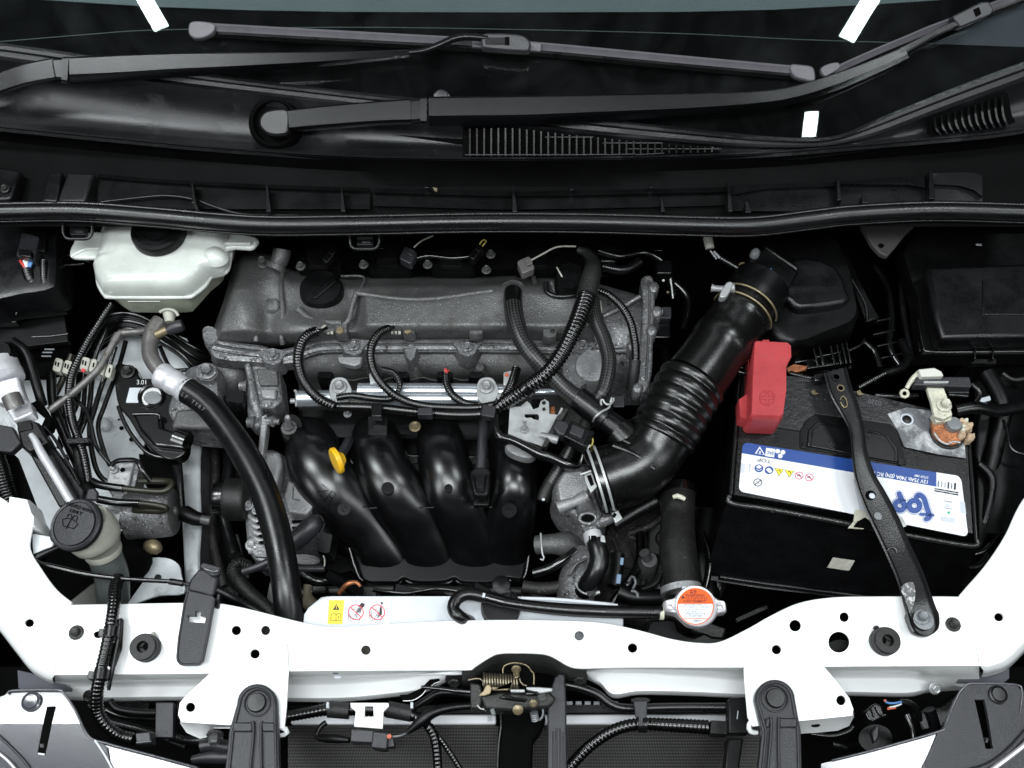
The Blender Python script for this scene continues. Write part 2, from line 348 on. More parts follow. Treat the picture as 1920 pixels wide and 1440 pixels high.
def braid():
    m = M('braided_sleeve', (0.012, 0.012, 0.012), 0.38); nt = m.node_tree; N = nt.nodes; L = nt.links; b = N['Principled BSDF']
    uv = N.new('ShaderNodeUVMap'); mp = N.new('ShaderNodeMapping'); mp.inputs['Scale'].default_value = (26, 3.4, 1); L.new(uv.outputs[0], mp.inputs[0])
    rt = N.new('ShaderNodeMapping'); rt.inputs['Rotation'].default_value = (0, 0, math.radians(45)); L.new(mp.outputs[0], rt.inputs[0])
    ck = N.new('ShaderNodeTexChecker'); ck.inputs['Scale'].default_value = 1.0; L.new(rt.outputs[0], ck.inputs[0])
    ck.inputs[1].default_value = (0.030, 0.030, 0.030, 1); ck.inputs[2].default_value = (0.001, 0.001, 0.001, 1)
    L.new(ck.outputs[0], b.inputs['Base Color'])
    bp = N.new('ShaderNodeBump'); bp.inputs['Distance'].default_value = 0.0015; L.new(ck.outputs[1], bp.inputs['Height']); L.new(bp.outputs[0], b.inputs['Normal'])
    return m
BRAID = braid()
def glass():
    m = bpy.data.materials.new('windscreen_glass'); m.use_nodes = True; nt = m.node_tree; N = nt.nodes; L = nt.links; N.clear()
    o = N.new('ShaderNodeOutputMaterial'); t = N.new('ShaderNodeBsdfTransparent'); t.inputs[0].default_value = (0.84, 0.88, 0.88, 1)
    g = N.new('ShaderNodeBsdfGlossy'); g.inputs['Roughness'].default_value = 0.012; fr = N.new('ShaderNodeFresnel'); fr.inputs[0].default_value = 1.5
    mx = N.new('ShaderNodeMixShader'); L.new(fr.outputs[0], mx.inputs[0]); L.new(t.outputs[0], mx.inputs[1]); L.new(g.outputs[0], mx.inputs[2]); df = N.new('ShaderNodeBsdfDiffuse'); df.inputs[0].default_value = (0.5, 0.52, 0.53, 1); tc = N.new('ShaderNodeTexCoord'); nz = N.new('ShaderNodeTexNoise'); nz.inputs['Scale'].default_value = 9; nz.inputs['Detail'].default_value = 9; nz.inputs['Distortion'].default_value = 1.2
    L.new(tc.outputs['Object'], nz.inputs[0]); mr = N.new('ShaderNodeMapRange'); mr.inputs[1].default_value = 0.42; mr.inputs[2].default_value = 0.75; mr.inputs[3].default_value = 0.001; mr.inputs[4].default_value = 0.010; L.new(nz.outputs[0], mr.inputs[0])
    m2 = N.new('ShaderNodeMixShader'); L.new(mr.outputs[0], m2.inputs[0]); L.new(mx.outputs[0], m2.inputs[1]); L.new(df.outputs[0], m2.inputs[2]); L.new(m2.outputs[0], o.inputs[0])
    return m
GLASS = glass()
def fins():
    m = M('condenser_fins', (0.02, 0.019, 0.016), 0.4, metal=0.5); nt = m.node_tree; N = nt.nodes; L = nt.links; b = N['Principled BSDF']
    tc = N.new('ShaderNodeTexCoord'); w1 = N.new('ShaderNodeTexWave'); w1.bands_direction = 'X'; w1.inputs['Scale'].default_value = 160; w1.inputs['Distortion'].default_value = 1.5
    L.new(tc.outputs['Object'], w1.inputs[0]); r = N.new('ShaderNodeValToRGB'); r.color_ramp.elements[0].position = 0.55; r.color_ramp.elements[0].color = (0.012, 0.012, 0.010, 1)
    r.color_ramp.elements[1].position = 0.8; r.color_ramp.elements[1].color = (0.085, 0.082, 0.078, 1); L.new(w1.outputs[1], r.inputs[0]); L.new(r.outputs[0], b.inputs['Base Color'])
    return m
FINS = fins()
# ================================================================ setting: bay and far surfaces
def lin(tab, x):
    for (a, b), (c, d) in zip(tab, tab[1:]):
        if x <= c: t = (x-a)/(c-a); return b+(d-b)*max(0, t) if x >= a else b
    return tab[-1][1]
def flatbox(name, x0, x1, y0, y1, z0, z1, mat, **k):
    vs = [(x, y, z) for z in (z0, z1) for y in (y0, y1) for x in (x0, x1)]
    return mk(name, vs, [(0, 1, 3, 2), (4, 6, 7, 5), (0, 4, 5, 1), (2, 3, 7, 6), (0, 2, 6, 4), (1, 5, 7, 3)], mat, **k)
flatbox('ground', -3, 3, -3, 3, -0.80, -0.75, DEEP, kind='structure', label='dark workshop floor deep below the open engine bay')
flatbox('firewall', -0.80, 0.80, 0.262, 0.275, -0.6, 0.045, DEEP, kind='structure', label='black bulkhead behind the engine')
flatbox('bay_wall_left', -0.86, -0.835, -0.40, 0.26, -0.6, -0.02, DEEP, kind='structure', label='dark side wall at the left of the engine bay')
flatbox('bay_wall_right', 0.835, 0.86, -0.40, 0.26, -0.6, -0.02, DEEP, kind='structure', label='dark side wall at the right of the engine bay')
# ---------------------------------------------------------------- windscreen
def pg(off): return lambda x, y: PG(x, y, off)
ws = thing('windscreen', 'sloping windscreen glass with black printed border behind the wipers', 'windscreen', PG(960, 100, 0))
o = plate('glass_pane', [(-160, -120), (2080, -120), (2080, 120), (1920, 140), (1620, 262), (1500, 285), (1000, 260), (400, 165), (-160, 110)], 0, 0.004, GLASS, ws, f=pg(0.0), nrm=WN, bevel=0)
plate('black_border', [(-160, -120), (2080, -120), (2080, 150), (1920, 170), (1620, 285), (1500, 300), (1000, 290), (400, 205), (-160, 150)], 0, 0.003, DEEP, ws, f=pg(-0.014), nrm=WN, bevel=0)
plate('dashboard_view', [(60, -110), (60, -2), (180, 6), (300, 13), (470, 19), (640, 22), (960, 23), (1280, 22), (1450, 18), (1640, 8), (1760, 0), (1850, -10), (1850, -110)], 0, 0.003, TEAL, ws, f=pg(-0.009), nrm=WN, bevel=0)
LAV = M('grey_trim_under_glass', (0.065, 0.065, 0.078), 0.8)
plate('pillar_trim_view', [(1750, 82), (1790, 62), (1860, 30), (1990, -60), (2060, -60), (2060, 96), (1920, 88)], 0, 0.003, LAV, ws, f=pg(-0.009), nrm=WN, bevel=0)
ribbon('border_edge', [(0, 78), (170, 64), (300, 56), (640, 51), (960, 55), (1280, 63), (1500, 74), (1750, 82)], 1.6, 0, M('border_line', (0.06, 0.065, 0.065), 0.6), ws, f=pg(-0.0075))
# tube lamps on the ceiling, mirrored by the glass
def mirror_at(px, py, H):
    q = PG(px, py, 0); d = ray(px, py).normalized(); r = d-WN*2*d.dot(WN); return q+r*((H-q.z)/r.z)
def tube_lamp(name, a, b, wpx, rad, ext):
    p, q = mirror_at(a[0], a[1], 2.25), mirror_at(b[0], b[1], 2.25); e = mirror_at(b[0]+wpx, b[1], 2.25)
    wd = (e-q).length; d = (p-q); L0 = d.length; d.normalize(); L = L0*ext; c = q+d*L/2
    o = lamp(name, c, c-Vector((0, 0, 1)), wd, L, rad*wd*L*math.pi, (0.86, 1.0, 0.97)); o.rotation_euler = (0, 0, math.atan2(d.y, d.x)-math.pi/2); return o
tube_lamp('ceiling_tube_left', (272, 0), (302, 53), 31, 42, 1.9)
tube_lamp('ceiling_tube_right', (1632, 0), (1588, 73), 33, 42, 1.9)
tube_lamp('ceiling_tube_far_right', (1523, 209), (1517, 256), 25, 42, 1.0)
# ---------------------------------------------------------------- cowl
T_ = [(-60, 76), (0, 83), (150, 104), (400, 143), (640, 172), (800, 189), (1000, 211), (1150, 228), (1280, 242), (1400, 255), (1480, 261), (1530, 262), (1580, 254), (1640, 228), (1700, 203), (1800, 163), (1920, 118), (2000, 86)]
R_ = [(-60, 106), (0, 112), (297, 155), (640, 195), (990, 237), (1100, 250), (1280, 266), (1400, 274), (1530, 275), (1600, 264), (1660, 248), (1750, 214), (1920, 152), (2000, 124)]
B_ = [(-60, 228), (0, 235), (200, 255), (400, 274), (640, 290), (870, 295), (1100, 294), (1280, 290), (1450, 283), (1600, 271), (1750, 258), (1850, 249), (1920, 239), (2000, 228)]
def smx(tab):
    d = cr(tab, 6); return d
T_, R_, B_ = smx(T_), smx(R_), smx(B_)
def cowl_profile(x):
    t, r, b = lin(T_, x), lin(R_, x), lin(B_, x); g = max(2, r-t); h = max(2, b-r); k = min(1, h/60)
    return [(t-3, -0.002), (t, 0.006), (t+2.5, 0.013), (t+g*0.30, 0.012), (t+g*0.45, 0.004), (t+g*0.75, 0.003), (r, 0.010), (r+min(5, h*0.2), 0.006*k), (r+h*0.35, -0.010*k), (r+h*0.62, -0.016*k), (b-min(16, h*.2), -0.013*k), (b-min(6, h*.1), -0.002), (b, 0.003), (b+3, 0.002), (b+5, -0.004), (b+11, -0.006), (b+12, -0.020)]
def cowl_off(x, y):
    p = cowl_profile(x)
    for (a, o1), (c, o2) in zip(p, p[1:]):
        if a <= y <= c: return o1+(o2-o1)*(y-a)/(c-a+1e-6)
    return p[-1][1]
co = thing('cowl_panel', 'long dark grey plastic cowl panel at the foot of the windscreen', 'cowl', PG(700, 240, 0))
secs = []
for i in range(131):
    x = -60+i*(2060/130); secs.append([PG(x, y, o) for y, o in cowl_profile(x)])
loft('cowl_skin', secs, COWL, co, closed=False, ang=50)
g1 = [(x, lin(R_, x)+(5 if x < 1000 else 4)) for x in range(868, 1352, 22)]; g1 = [(868, 238), (984, 240)]+[p for p in g1 if p[0] > 1000]+[(1352, 287)]+[(x, lin(B_, x)-3) for x in range(1330, 866, -22)]
plate('vent_opening', g1, 0, 0.002, DEEP, co, f=lambda x, y: PG(x, y, max(cowl_off(x, y), -0.012)+0.0025), nrm=WN, bevel=0, label='long square mesh vent opening under the wiper')
def bar(par, a, b, w, th, mat=COWL, name='vent_bar', up=0.010, n=2):
    vs = []
    for (x, y) in (a, b):
        for s in (-1, 1):
            dx, dy = b[0]-a[0], b[1]-a[1]; m = math.hypot(dx, dy)
            q = max(cowl_off(x, y), -0.012)
            vs += [PG(x-dy/m*w/2*s, y+dx/m*w/2*s, q+up), PG(x-dy/m*w/2*s, y+dx/m*w/2*s, q+up-th)]
    return mk(name, vs, [(0, 2, 6, 4), (1, 5, 7, 3), (0, 4, 5, 1), (2, 3, 7, 6), (0, 1, 3, 2), (4, 6, 7, 5)], mat, par)
x = 881.0
while x < 1345:
    top = max(lin(R_, x)+6, 240 if x < 990 else 0); bot = lin(B_, x)-3
    if bot-top > 4: bar(co, (x, top), (x, bot), 2.9, 0.006, mat=BLKM, up=0.012)
    x += 13.35
for yy in (257, 268, 279, 290):
    xe = 1352
    while xe > 900 and lin(R_, xe)+4 > yy-1: xe -= 10
    n = int((xe-872)/60)+1
    for i in range(n):
        a = 872+(xe-872)*i/n; b = 872+(xe-872)*(i+1)/n
        if lin(B_, a)-2 > yy: bar(co, (a, yy), (b, min(yy, lin(B_, b)-4)), 1.6, 0.003, mat=BLKM, up=0.0135, name='vent_cross_bar')
g2 = [(1745, 222), (1750, 219), (1800, 203), (1850, 185), (1884, 172), (1890, 176), (1892, 200), (1897, 215), (1904, 228), (1880, 236), (1820, 245), (1745, 255), (1739, 250)]
plate('vent_opening', g2, 0, 0.002, DEEP, co, f=lambda x, y: PG(x, y, max(cowl_off(x, y), -0.012)+0.0025), nrm=WN, bevel=0, label='small curved vent opening at the right end')
for i in range(11):
    x = 1753+i*12.6; yt = 219-(x-1750)*0.34; yb = 253-(x-1750)*0.125
    pts = [(x, yt+3), (x+0.5, yt+(yb-yt)*0.45), (x+4, yt+(yb-yt)*0.75), (x+11, yb)]
    q = cr(pts, 3)
    vs = []; fs = []
    for k, (a, b) in enumerate(q):
        of = max(cowl_off(a, b), -0.012)
        for dx in (-2, 2): vs += [PG(a+dx, b, of+0.018), PG(a+dx, b, of+0.010)]
    for k in range(len(q)-1):
        c = 4*k; fs += [(c, c+2, c+6, c+4), (c+1, c+5, c+7, c+3), (c, c+4, c+5, c+1), (c+2, c+3, c+7, c+6)]
    mk('vent_bar', vs, fs, COWL, co)
# ---------------------------------------------------------------- wipers
def arm(name, st, parent, base=0.03, th=0.014, mat=ARM, sp=0.42):
    """st = (x, ytop, ybottom[, lift]); crowned section"""
    q = cr([(a[0], a[1], a[2], a[3] if len(a) > 3 else base) for a in st], 5); secs = []
    for i, (x, t, b, l) in enumerate(q):
        c, d = q[max(i-1, 0)], q[min(i+1, len(q)-1)]; dx, dy = d[0]-c[0], (d[1]+d[2]-c[1]-c[2])/2; m = math.hypot(dx, dy); nx, ny = -dy/m, dx/m
        h = (b-t)*abs(dx/m); cx, cy = x, (t+b)/2
        pt = lambda k, o: PG(cx+nx*h*k, cy+ny*h*k, l+o)
        secs.append([pt(-0.5, -th), pt(-0.5, -0.002), pt(-0.44, 0), pt(sp-0.5+0.22, 0.001), pt(sp-0.5+0.32, -0.004), pt(0.5, -0.020), pt(0.5, -th-0.01)])
    return loft(name, secs, mat, parent, ang=32)
wf = thing('wiper', 'front wiper with round pivot cap on the cowl and arm rising to the right', 'wiper', PG(518, 228, 0.0), 'windscreen wipers')
disc_c = PG(517, 232, -0.004)
lathe('pivot_boot', disc_c, WN, [(-0.01, 0.034), (0.004, 0.034), (0.010, 0.030), (0.010, 0.027), (0.002, 0.025)], DEEP, wf, n=36)
plate('pivot_cap', cr([(541, 206), (541, 246), (528, 254), (505, 253), (488, 240), (485, 224), (494, 210), (512, 204)], 3, True)[:], 0, 0.02, PIN, wf, f=pg(0.028), nrm=WN, bevel=0.003)
arm('arm_root', [(541, 206, 249, 0.030), (600, 199, 244, 0.032), (700, 190, 237, 0.034), (770, 185, 235, 0.036)], wf, sp=0.55)
arm('hinge', [(770, 188, 232, 0.034), (790, 186, 230, 0.034)], wf, sp=0.6)
arm('knuckle', [(788, 182, 236, 0.037), (800, 181, 237, 0.037)], wf, sp=0.6)
arm('arm_channel', [(804, 181, 237, 0.039), (900, 180, 236, 0.040), (980, 179, 235, 0.041), (1100, 177, 229, 0.043), (1280, 174, 219, 0.045), (1400, 172, 207, 0.046), (1480, 163, 196, 0.046), (1560, 139, 173, 0.046), (1640, 110, 139, 0.045), (1700, 85, 111, 0.044)], wf)
arm('arm_tip', [(1690, 88, 106, 0.044), (1730, 68, 84, 0.042), (1760, 52, 68, 0.042), (1800, 36, 51, 0.043), (1850, 18, 34, 0.043)], wf, th=0.005)
def blade(parent, top, w1, w2, base=0.022):
    q = cr(top, 5)
    def sec(x, y, i):
        c, d = q[max(i-1, 0)], q[min(i+1, len(q)-1)]; dx, dy = d[0]-c[0], d[1]-c[1]; m = math.hypot(dx, dy); nx, ny = -dy/m, dx/m
        pt = lambda k, o: PG(x+nx*k, y+ny*k, base+o)
        return [pt(0, -0.006), pt(0, -0.001), pt(w1*0.25, 0.001), pt(w1*0.55, -0.001), pt(w1, -0.003), pt(w1, -0.006)], [pt(w1*0.9, -0.0045), pt(w1+w2*0.4, -0.006), pt(w1+w2, -0.014), pt(w1+w2-3, -0.018)]
    S = [sec(x, y, i) for i, (x, y) in enumerate(q)]
    loft('blade_spoiler', [s[0] for s in S], BLADE, parent, ang=25)
    loft('blade_rubber', [s[1] for s in S], RUB, parent, ang=25, closed=True)
blade(wf, [(1560, 127), (1640, 91), (1700, 66), (1745, 47), (1800, 27), (1860, 4), (1940, -26)], 13, 10)
plate('blade_end_cap', cr([(1541, 136), (1541, 126), (1556, 119), (1572, 117), (1575, 127), (1560, 137), (1548, 143)], 3, True), 0, 0.008, BLADE, wf, f=pg(0.0235), nrm=WN, bevel=0.001)
plate('blade_connector', [(1786, 30), (1840, 3), (1855, 2), (1864, 18), (1858, 28), (1800, 52)], 0, 0.016, CONN, wf, f=pg(0.045), nrm=WN, bevel=0.002)
plate('connector_slot', [(1826, 17), (1836, 13), (1840, 26), (1831, 31)], 0, 0.003, DEEP, wf, f=pg(0.0465), nrm=WN, bevel=0)
wr = thing('wiper', 'upper wiper entering from the left edge and crossing over the cowl', 'wiper', PG(100, 140, 0.0), 'windscreen wipers')
arm('arm_root', [(-70, 160, 206, 0.036), (0, 134, 178, 0.038), (50, 118, 162, 0.040), (100, 108, 153, 0.040)], wr, sp=0.6)
arm('hinge', [(98, 111, 150, 0.038), (118, 110, 152, 0.038)], wr, sp=0.6)
arm('knuckle', [(116, 107, 158, 0.041), (127, 106, 160, 0.041)], wr, sp=0.6)
arm('arm_channel', [(130, 107, 158, 0.043), (230, 102, 153, 0.045), (330, 99, 145, 0.046), (450, 98, 137, 0.047), (640, 97, 121, 0.048), (766, 93, 108, 0.048)], wr)
tube('arm_tip', [(764, 99, 0.044, 5.5), (795, 95, 0.044, 6), (825, 84, 0.043, 7), (850, 73, 0.042, 7), (875, 69, 0.042, 7), (915, 72, 0.042, 7)], ARM, wr, f=PG, flat=1.0)
blade(wr, [(392, 43), (640, 57), (860, 69), (1000, 78), (1280, 104), (1500, 124)], 15, 12)
plate('blade_end_cap', cr([(353, 50), (357, 41), (372, 39), (402, 44), (400, 60), (384, 70), (366, 72), (354, 64)], 3, True), 0, 0.011, BLADE, wr, f=pg(0.0245), nrm=WN, bevel=0.002)
plate('blade_end_cap', cr([(1482, 121), (1505, 121), (1522, 124), (1528, 132), (1528, 152), (1508, 150), (1488, 142)], 3, True), 0, 0.011, BLADE, wr, f=pg(0.0245), nrm=WN, bevel=0.002)
box('blade_joint', 950, 84, 0.2, 130, 17, 0.008, BLADE, wr, a=4, f=pg(0.025), nrm=WN)
plate('blade_connector', cr([(903, 66), (916, 61), (970, 63), (988, 70), (995, 80), (994, 90), (985, 97), (915, 92), (903, 86)], 2, True), 0, 0.016, CONN, wr, f=pg(0.046), nrm=WN, bevel=0.0025)
plate('connector_slot', [(910, 70), (953, 70), (953, 83), (910, 83)], 0, 0.002, ARM, wr, f=pg(0.0475), nrm=WN, bevel=0.0005)
plate('connector_slot', [(947, 69), (955, 69), (955, 84), (947, 84)], 0, 0.002, DEEP, wr, f=pg(0.048), nrm=WN, bevel=0)
disc2 = lathe('washer_nozzle', PG(828, 186, 0.0), WN, [(0, 0.012), (0.006, 0.011), (0.010, 0.009), (0.011, 0.005)], CONN, None, n=24, label='small round washer nozzle peeking above the front wiper arm', cat='nozzle')
# ---------------------------------------------------------------- plenum below the cowl
pl = thing('plenum_panel', 'black recessed plenum wall with ribs between cowl and rubber seal', 'panel', (960, 340, 0.09))
loft('plenum_wall', [[P(x, lin(B_, x)+6, 0.125), P(x, lin(B_, x)+30, 0.100), P(x, 350, 0.085), P(x, 384, 0.080), P(x, 425, 0.070)] for x in range(-60, 2001, 40)], M('plenum_black', (0.0022, 0.0022, 0.0023), 0.6, spec=0.05, var=0.5, vs=8, bump=0.4, bs=500), pl, closed=False)
loft('plenum_step', [[P(x, y, 0.094), P(x, y+9, 0.0945), P(x, y+10, 0.088), P(x, y+34, 0.086)] for x, y in ((700, 352), (800, 355), (900, 358), (960, 359), (1100, 357), (1280, 353), (1360, 351))], BLKM, pl, closed=False)
loft('plenum_step', [[P(x, y, 0.094), P(x, y+h, 0.0945), P(x, y+h+2, 0.088), P(x, 396, 0.086)] for x, y, h in ((1368, 348, 17), (1440, 345, 8), (1560, 342, 7), (1572, 341, 4), (1700, 331, 15), (1735, 330, 22))], BLK, pl, closed=False)
loft('plenum_step', [[P(x, y, 0.096), P(x, y+h, 0.0965), P(x, y+h+2, 0.088), P(x, 384, 0.086)] for x, y, h in ((1748, 325, 20), (1800, 323, 25), (1826, 324, 32), (1842, 330, 38))], DUSTY, pl, closed=False)
loft('plenum_step', [[P(x, y, 0.094), P(x, y+6, 0.0945), P(x, y+8, 0.088), P(x, 392, 0.086)] for x, y in ((184, 326), (300, 336), (450, 344), (600, 350), (694, 352))], BLKM, pl, closed=False)
for x, y0, y1, w in ((500, 346, 396, 4), (640, 350, 396, 3), (360, 340, 380, 3), (797, 345, 352, 3), (962, 346, 397, 4), (1069, 346, 356, 3), (1218, 343, 352, 3), (1366, 338, 396, 4), (1571, 332, 375, 4), (1745, 320, 372, 6), (1400, 378, 398, 6), (1620, 366, 380, 8), (1240, 370, 396, 3)):
    plate('rib', [(x-w/2, y0), (x+w/2, y0), (x+w/2+6, y1), (x-w/2+1, y1)], 0.104, 0.02, BLK, pl, bevel=0.0006)
plate('duct_box', [(88, 325), (117, 322), (106, 378), (78, 376)], 0.104, 0.03, BLK, pl, bevel=0.002)
plate('duct_box', [(126, 323), (178, 325), (158, 378), (106, 378)], 0.100, 0.03, DUSTY, pl, bevel=0.003)
plate('hinge_plate', [(-20, 310), (40, 320), (22, 368), (14, 374), (-20, 374)], 0.104, 0.02, BLK, pl, bevel=0.003)
bolt(10, 355, 0.106, 9, STEELD, pl)
tube('plenum_rim', [(190, 379, 0.092), (250, 372, 0.092), (310, 367, 0.093), (360, 373, 0.093), (410, 390, 0.093), (460, 402, 0.092), (560, 404, 0.091)], BLK, pl, r=2.5)
lf = mk('dry_leaf', [P(811, 351, 0.110), P(820, 353, 0.112), P(819, 360, 0.108), P(814, 358, 0.113)], [(0, 1, 2), (0, 2, 3)], M('dry_leaf', (0.16, 0.14, 0.09), 0.8), None, label='tiny dry leaf lying on the ledge below the cowl vent', cat='leaf')
# ---------------------------------------------------------------- rubber seal
SC = [(-60, 397), (0, 396), (150, 395), (300, 406), (400, 415), (500, 421), (640, 420), (900, 415), (1100, 416), (1280, 421), (1380, 423), (1440, 420), (1520, 410), (1600, 401), (1750, 394), (1920, 398), (1990, 401)]
sl = thing('bonnet_seal', 'long black rubber bonnet seal running across above the engine', 'seal', (960, 416, 0.09))
def off_path(d, z): return [(x, y+d, z) for x, y in SC]
tube('seal_bulb', off_path(1, 0.094), SEAL, sl, r=14.5, n=24)
tube('seal_lip', off_path(-13, 0.098), SEAL, sl, r=5, n=12)
tube('seal_flange', off_path(15, 0.082), BLK, sl, r=4, n=10)
tube('seal_edge', off_path(19.5, 0.080), SEAL, sl, r=2.4, n=8)
for (x, y, lab) in ((146, 434, 'square black hook loop under the seal beside the milky reservoir'), (684, 453, 'square black hook loop under the seal above the engine')):
    t = thing('hook_loop', lab, 'hook', (x, y, 0.07), 'hook loops below the rubber seal')
    tube('loop', [(x-28, y-14, 0.075), (x-27, y+4, 0.072), (x-20, y+13, 0.070), (x, y+14, 0.070), (x+19, y+13, 0.070), (x+26, y+4, 0.072), (x+27, y-14, 0.075)], BLK, t, r=3.2)
    box('tongue', x, y-2, 0.070, 32, 16, 0.008, BLKM, t, rr=3)
    box('catch', x+2, y, 0.0712, 16, 4, 0.003, DUSTY, t, rr=1)
# ================================================================ white front structure
rs = thing('radiator_support', 'white painted radiator support crossmember with round holes along the front', 'crossmember', (960, 1210, 0))
TOPE = [(118, 1136), (345, 1132), (400, 1132), (440, 1138), (480, 1147), (560, 1167), (610, 1176), (660, 1176), (720, 1172), (840, 1166), (960, 1164), (1080, 1166), (1140, 1171), (1200, 1184), (1260, 1200), (1310, 1207), (1350, 1205), (1400, 1182), (1450, 1154), (1500, 1132), (1560, 1122), (1640, 1120), (1780, 1120), (1812, 1122)]
BOTE = [(1836, 1248), (1600, 1249), (1395, 1251), (1200, 1251), (1130, 1252), (1090, 1253), (1068, 1249), (1040, 1233), (1018, 1226), (970, 1224), (932, 1226), (908, 1238), (886, 1252), (870, 1256), (700, 1257), (560, 1258), (400, 1262), (103, 1265)]
def edge_smooth(l): return [(round(a, 2), round(b, 2)) for a, b in cr(l, 3)]
HOLES = [(443, 1182, 9, 9), (498, 1182, 8.5, 9), (478, 1226, 9, 9), (686, 1219, 9, 9), (1086, 1192, 9, 9), (1186, 1215, 9, 9), (1456, 1218, 9, 9), (1491, 1173, 11, 11), (1583, 1157, 9, 9.5), (1573, 1204, 20, 20), (184, 1190, 9, 7), (1645, 1180, 5, 6)]
plate('top_panel', edge_smooth(TOPE)+edge_smooth(BOTE), 0, 0.0022, WHITE, rs, holes=[circ(x, y, a, b, 20) for x, y, a, b in HOLES], bevel=0)
tube('rolled_edge', [(x, y+1.5, -0.0012) for x, y in TOPE], WHITE, rs, r=3.2, n=10)
tube('rolled_edge', [(x, y-2, -0.0022) for x, y in BOTE], WHITE, rs, r=3.6, n=10)
disc('hole_backing', 686, 1219, -0.02, 12, [(0, 1), (0.001, 1)], M('brown_backing', (0.06, 0.052, 0.042), 0.7), rs, n=18); disc('hole_backing', 1086, 1192, -0.02, 12, [(0, 1), (0.001, 1)], LEAD, rs, n=18); disc('hole_backing', 498, 1182, -0.03, 12, [(0, 1), (0.001, 1)], STEELD, rs, n=18)
stack('inner_fold', circ(1573, 1212, 24, 12, 16), [(1, -0.05), (0.9, -0.035)], STEELD, rs, zref=-0.04)
FR = [(103, 1265, 1288, 1306), (180, 1265, 1288, 1312), (340, 1263, 1286, 1311), (540, 1259, 1284, 1313), (640, 1258, 1282, 1313), (720, 1257, 1276, 1306), (800, 1256, 1268, 1295), (838, 1255, 1264, 1276), (870, 1254, 1262, 1268)]
def front(tab, name, zf=-0.062):
    d = cr(tab, 4)
    loft(name, [[P(x, e-3, -0.001), P(x, e, -0.004), P(x, e+(f-e)*0.55, -0.035), P(x, f-2, zf), P(x, f+3, zf-0.003), P(x, g-5, zf-0.007), P(x, g, zf-0.013), P(x, g+3, zf-0.03)] for x, e, f, g in d], WHITE, rs, closed=False, ang=45)
front(FR, 'front_face')
front([(1098, 1252, 1262, 1270), (1125, 1252, 1262, 1284), (1150, 1252, 1263, 1306), (1200, 1251, 1264, 1300), (1300, 1251, 1268, 1302), (1400, 1250, 1276, 1306), (1500, 1249, 1272, 1302), (1600, 1249, 1271, 1302), (1700, 1248, 1271, 1304), (1740, 1248, 1278, 1296), (1790, 1248, 1284, 1292), (1836, 1248, 1284, 1290)], 'front_face')
cdark = cr([(866, 1254), (886, 1251), (908, 1238), (932, 1226), (970, 1224), (1018, 1226), (1040, 1233), (1068, 1249), (1100, 1253)], 4)
loft('latch_recess', [[P(x, y-3, -0.001), P(x, y, -0.005), P(x, y+9, -0.025), P(x, y+22, -0.06), P(x, y+36, -0.12)] for x, y in cdark], M('shaded_white_recess', (0.06, 0.06, 0.058), 0.5, var=0.25), rs, closed=False)  # white face lying in shade, the shade put into its dark grey
tube('pressed_rib', [(700, 1268, -0.050, 3), (800, 1262, -0.045, 4), (850, 1262, -0.045, 4), (880, 1262, -0.048, 3)], WHITE, rs)
bolt(143, 1186, 0.001, 14, STEELD, rs); bolt(1787, 1171, 0.001, 14, STEELD, rs)
bolt(1753, 1290, -0.05, 12, ZINC, rs, ax=(0, -0.5, 0.8)); bolt(168, 1305, -0.06, 12, STEELD, rs, ax=(0, -0.5, 0.8))
bolt(852, 1272, -0.06, 17, STEELD, rs, ax=(0, -0.8, 0.6), hh=0.01); bolt(1085, 1268, -0.06, 17, STEELD, rs, ax=(0, -0.8, 0.6), hh=0.01)
ribbon('slot', [(625, 1262), (633, 1262)], 2.4, 0, DEEP, rs, f=lambda x, y: P(x, y, -0.012)); ribbon('slot', [(628, 1270), (637, 1270)], 4.5, 0, LBLG, rs, f=lambda x, y: P(x, y, -0.028))
# fender rails either side
def rail(name, outline, holes, lab, extra=None):
    t = thing(name, lab, 'fender', (outline[0][0], outline[0][1], 0))
    plate('rail_panel', outline, 0, 0.003, WHITE, t, holes=holes, bevel=0.0)
    return t
fl = rail('fender_rail', cr([(-70, 900), (0, 936), (22, 951), (44, 957), (60, 975), (56, 1005), (54, 1030), (76, 1070), (104, 1108), (134, 1133)], 4)+[(118, 1140), (101, 1264)]+cr([(93, 1263), (62, 1244), (34, 1210), (0, 1166), (-70, 1080)], 4), [circ(55, 1168, 9, 8)], 'white painted fender rail curving down the left edge')
tube('rolled_edge', [(-70, 900, -0.001), (0, 936, -0.001), (22, 951, -0.001), (44, 960, -0.001), (58, 985, -0.001), (54, 1030, -0.001), (76, 1070, -0.001), (104, 1108, -0.001), (134, 1133, -0.001)], WHITE, fl, r=3.5)
loft('rail_flange', [[P(x, y-2, -0.001), P(x-6, y+6, -0.006), P(x-4, y+12, -0.02), P(x-2, y+16, -0.035)] for x, y in cr([(-70, 1080), (0, 1166), (34, 1210), (62, 1244), (93, 1263), (104, 1266)], 5)], WHITE, fl, closed=False)
tube('pressed_crease', [(-60, 975, -0.0035), (0, 1010, -0.0035), (40, 1060, -0.0035), (75, 1105, -0.0035), (118, 1138, -0.0035)], WHITE, fl, r=7, n=14)
stack('body_mount_block', [(44, 952), (79, 958), (88, 985), (93, 992), (92, 1008), (60, 1004), (42, 980)], [(1, -0.03), (1, 0.006), (0.9, 0.012), (0.7, 0.013)], WHITE, fl, ang=35)
plate('rail_step', [(60, 1000), (95, 1006), (102, 1014), (98, 1024), (62, 1040), (60, 1020)], -0.012, 0.004, WHITE2, fl)
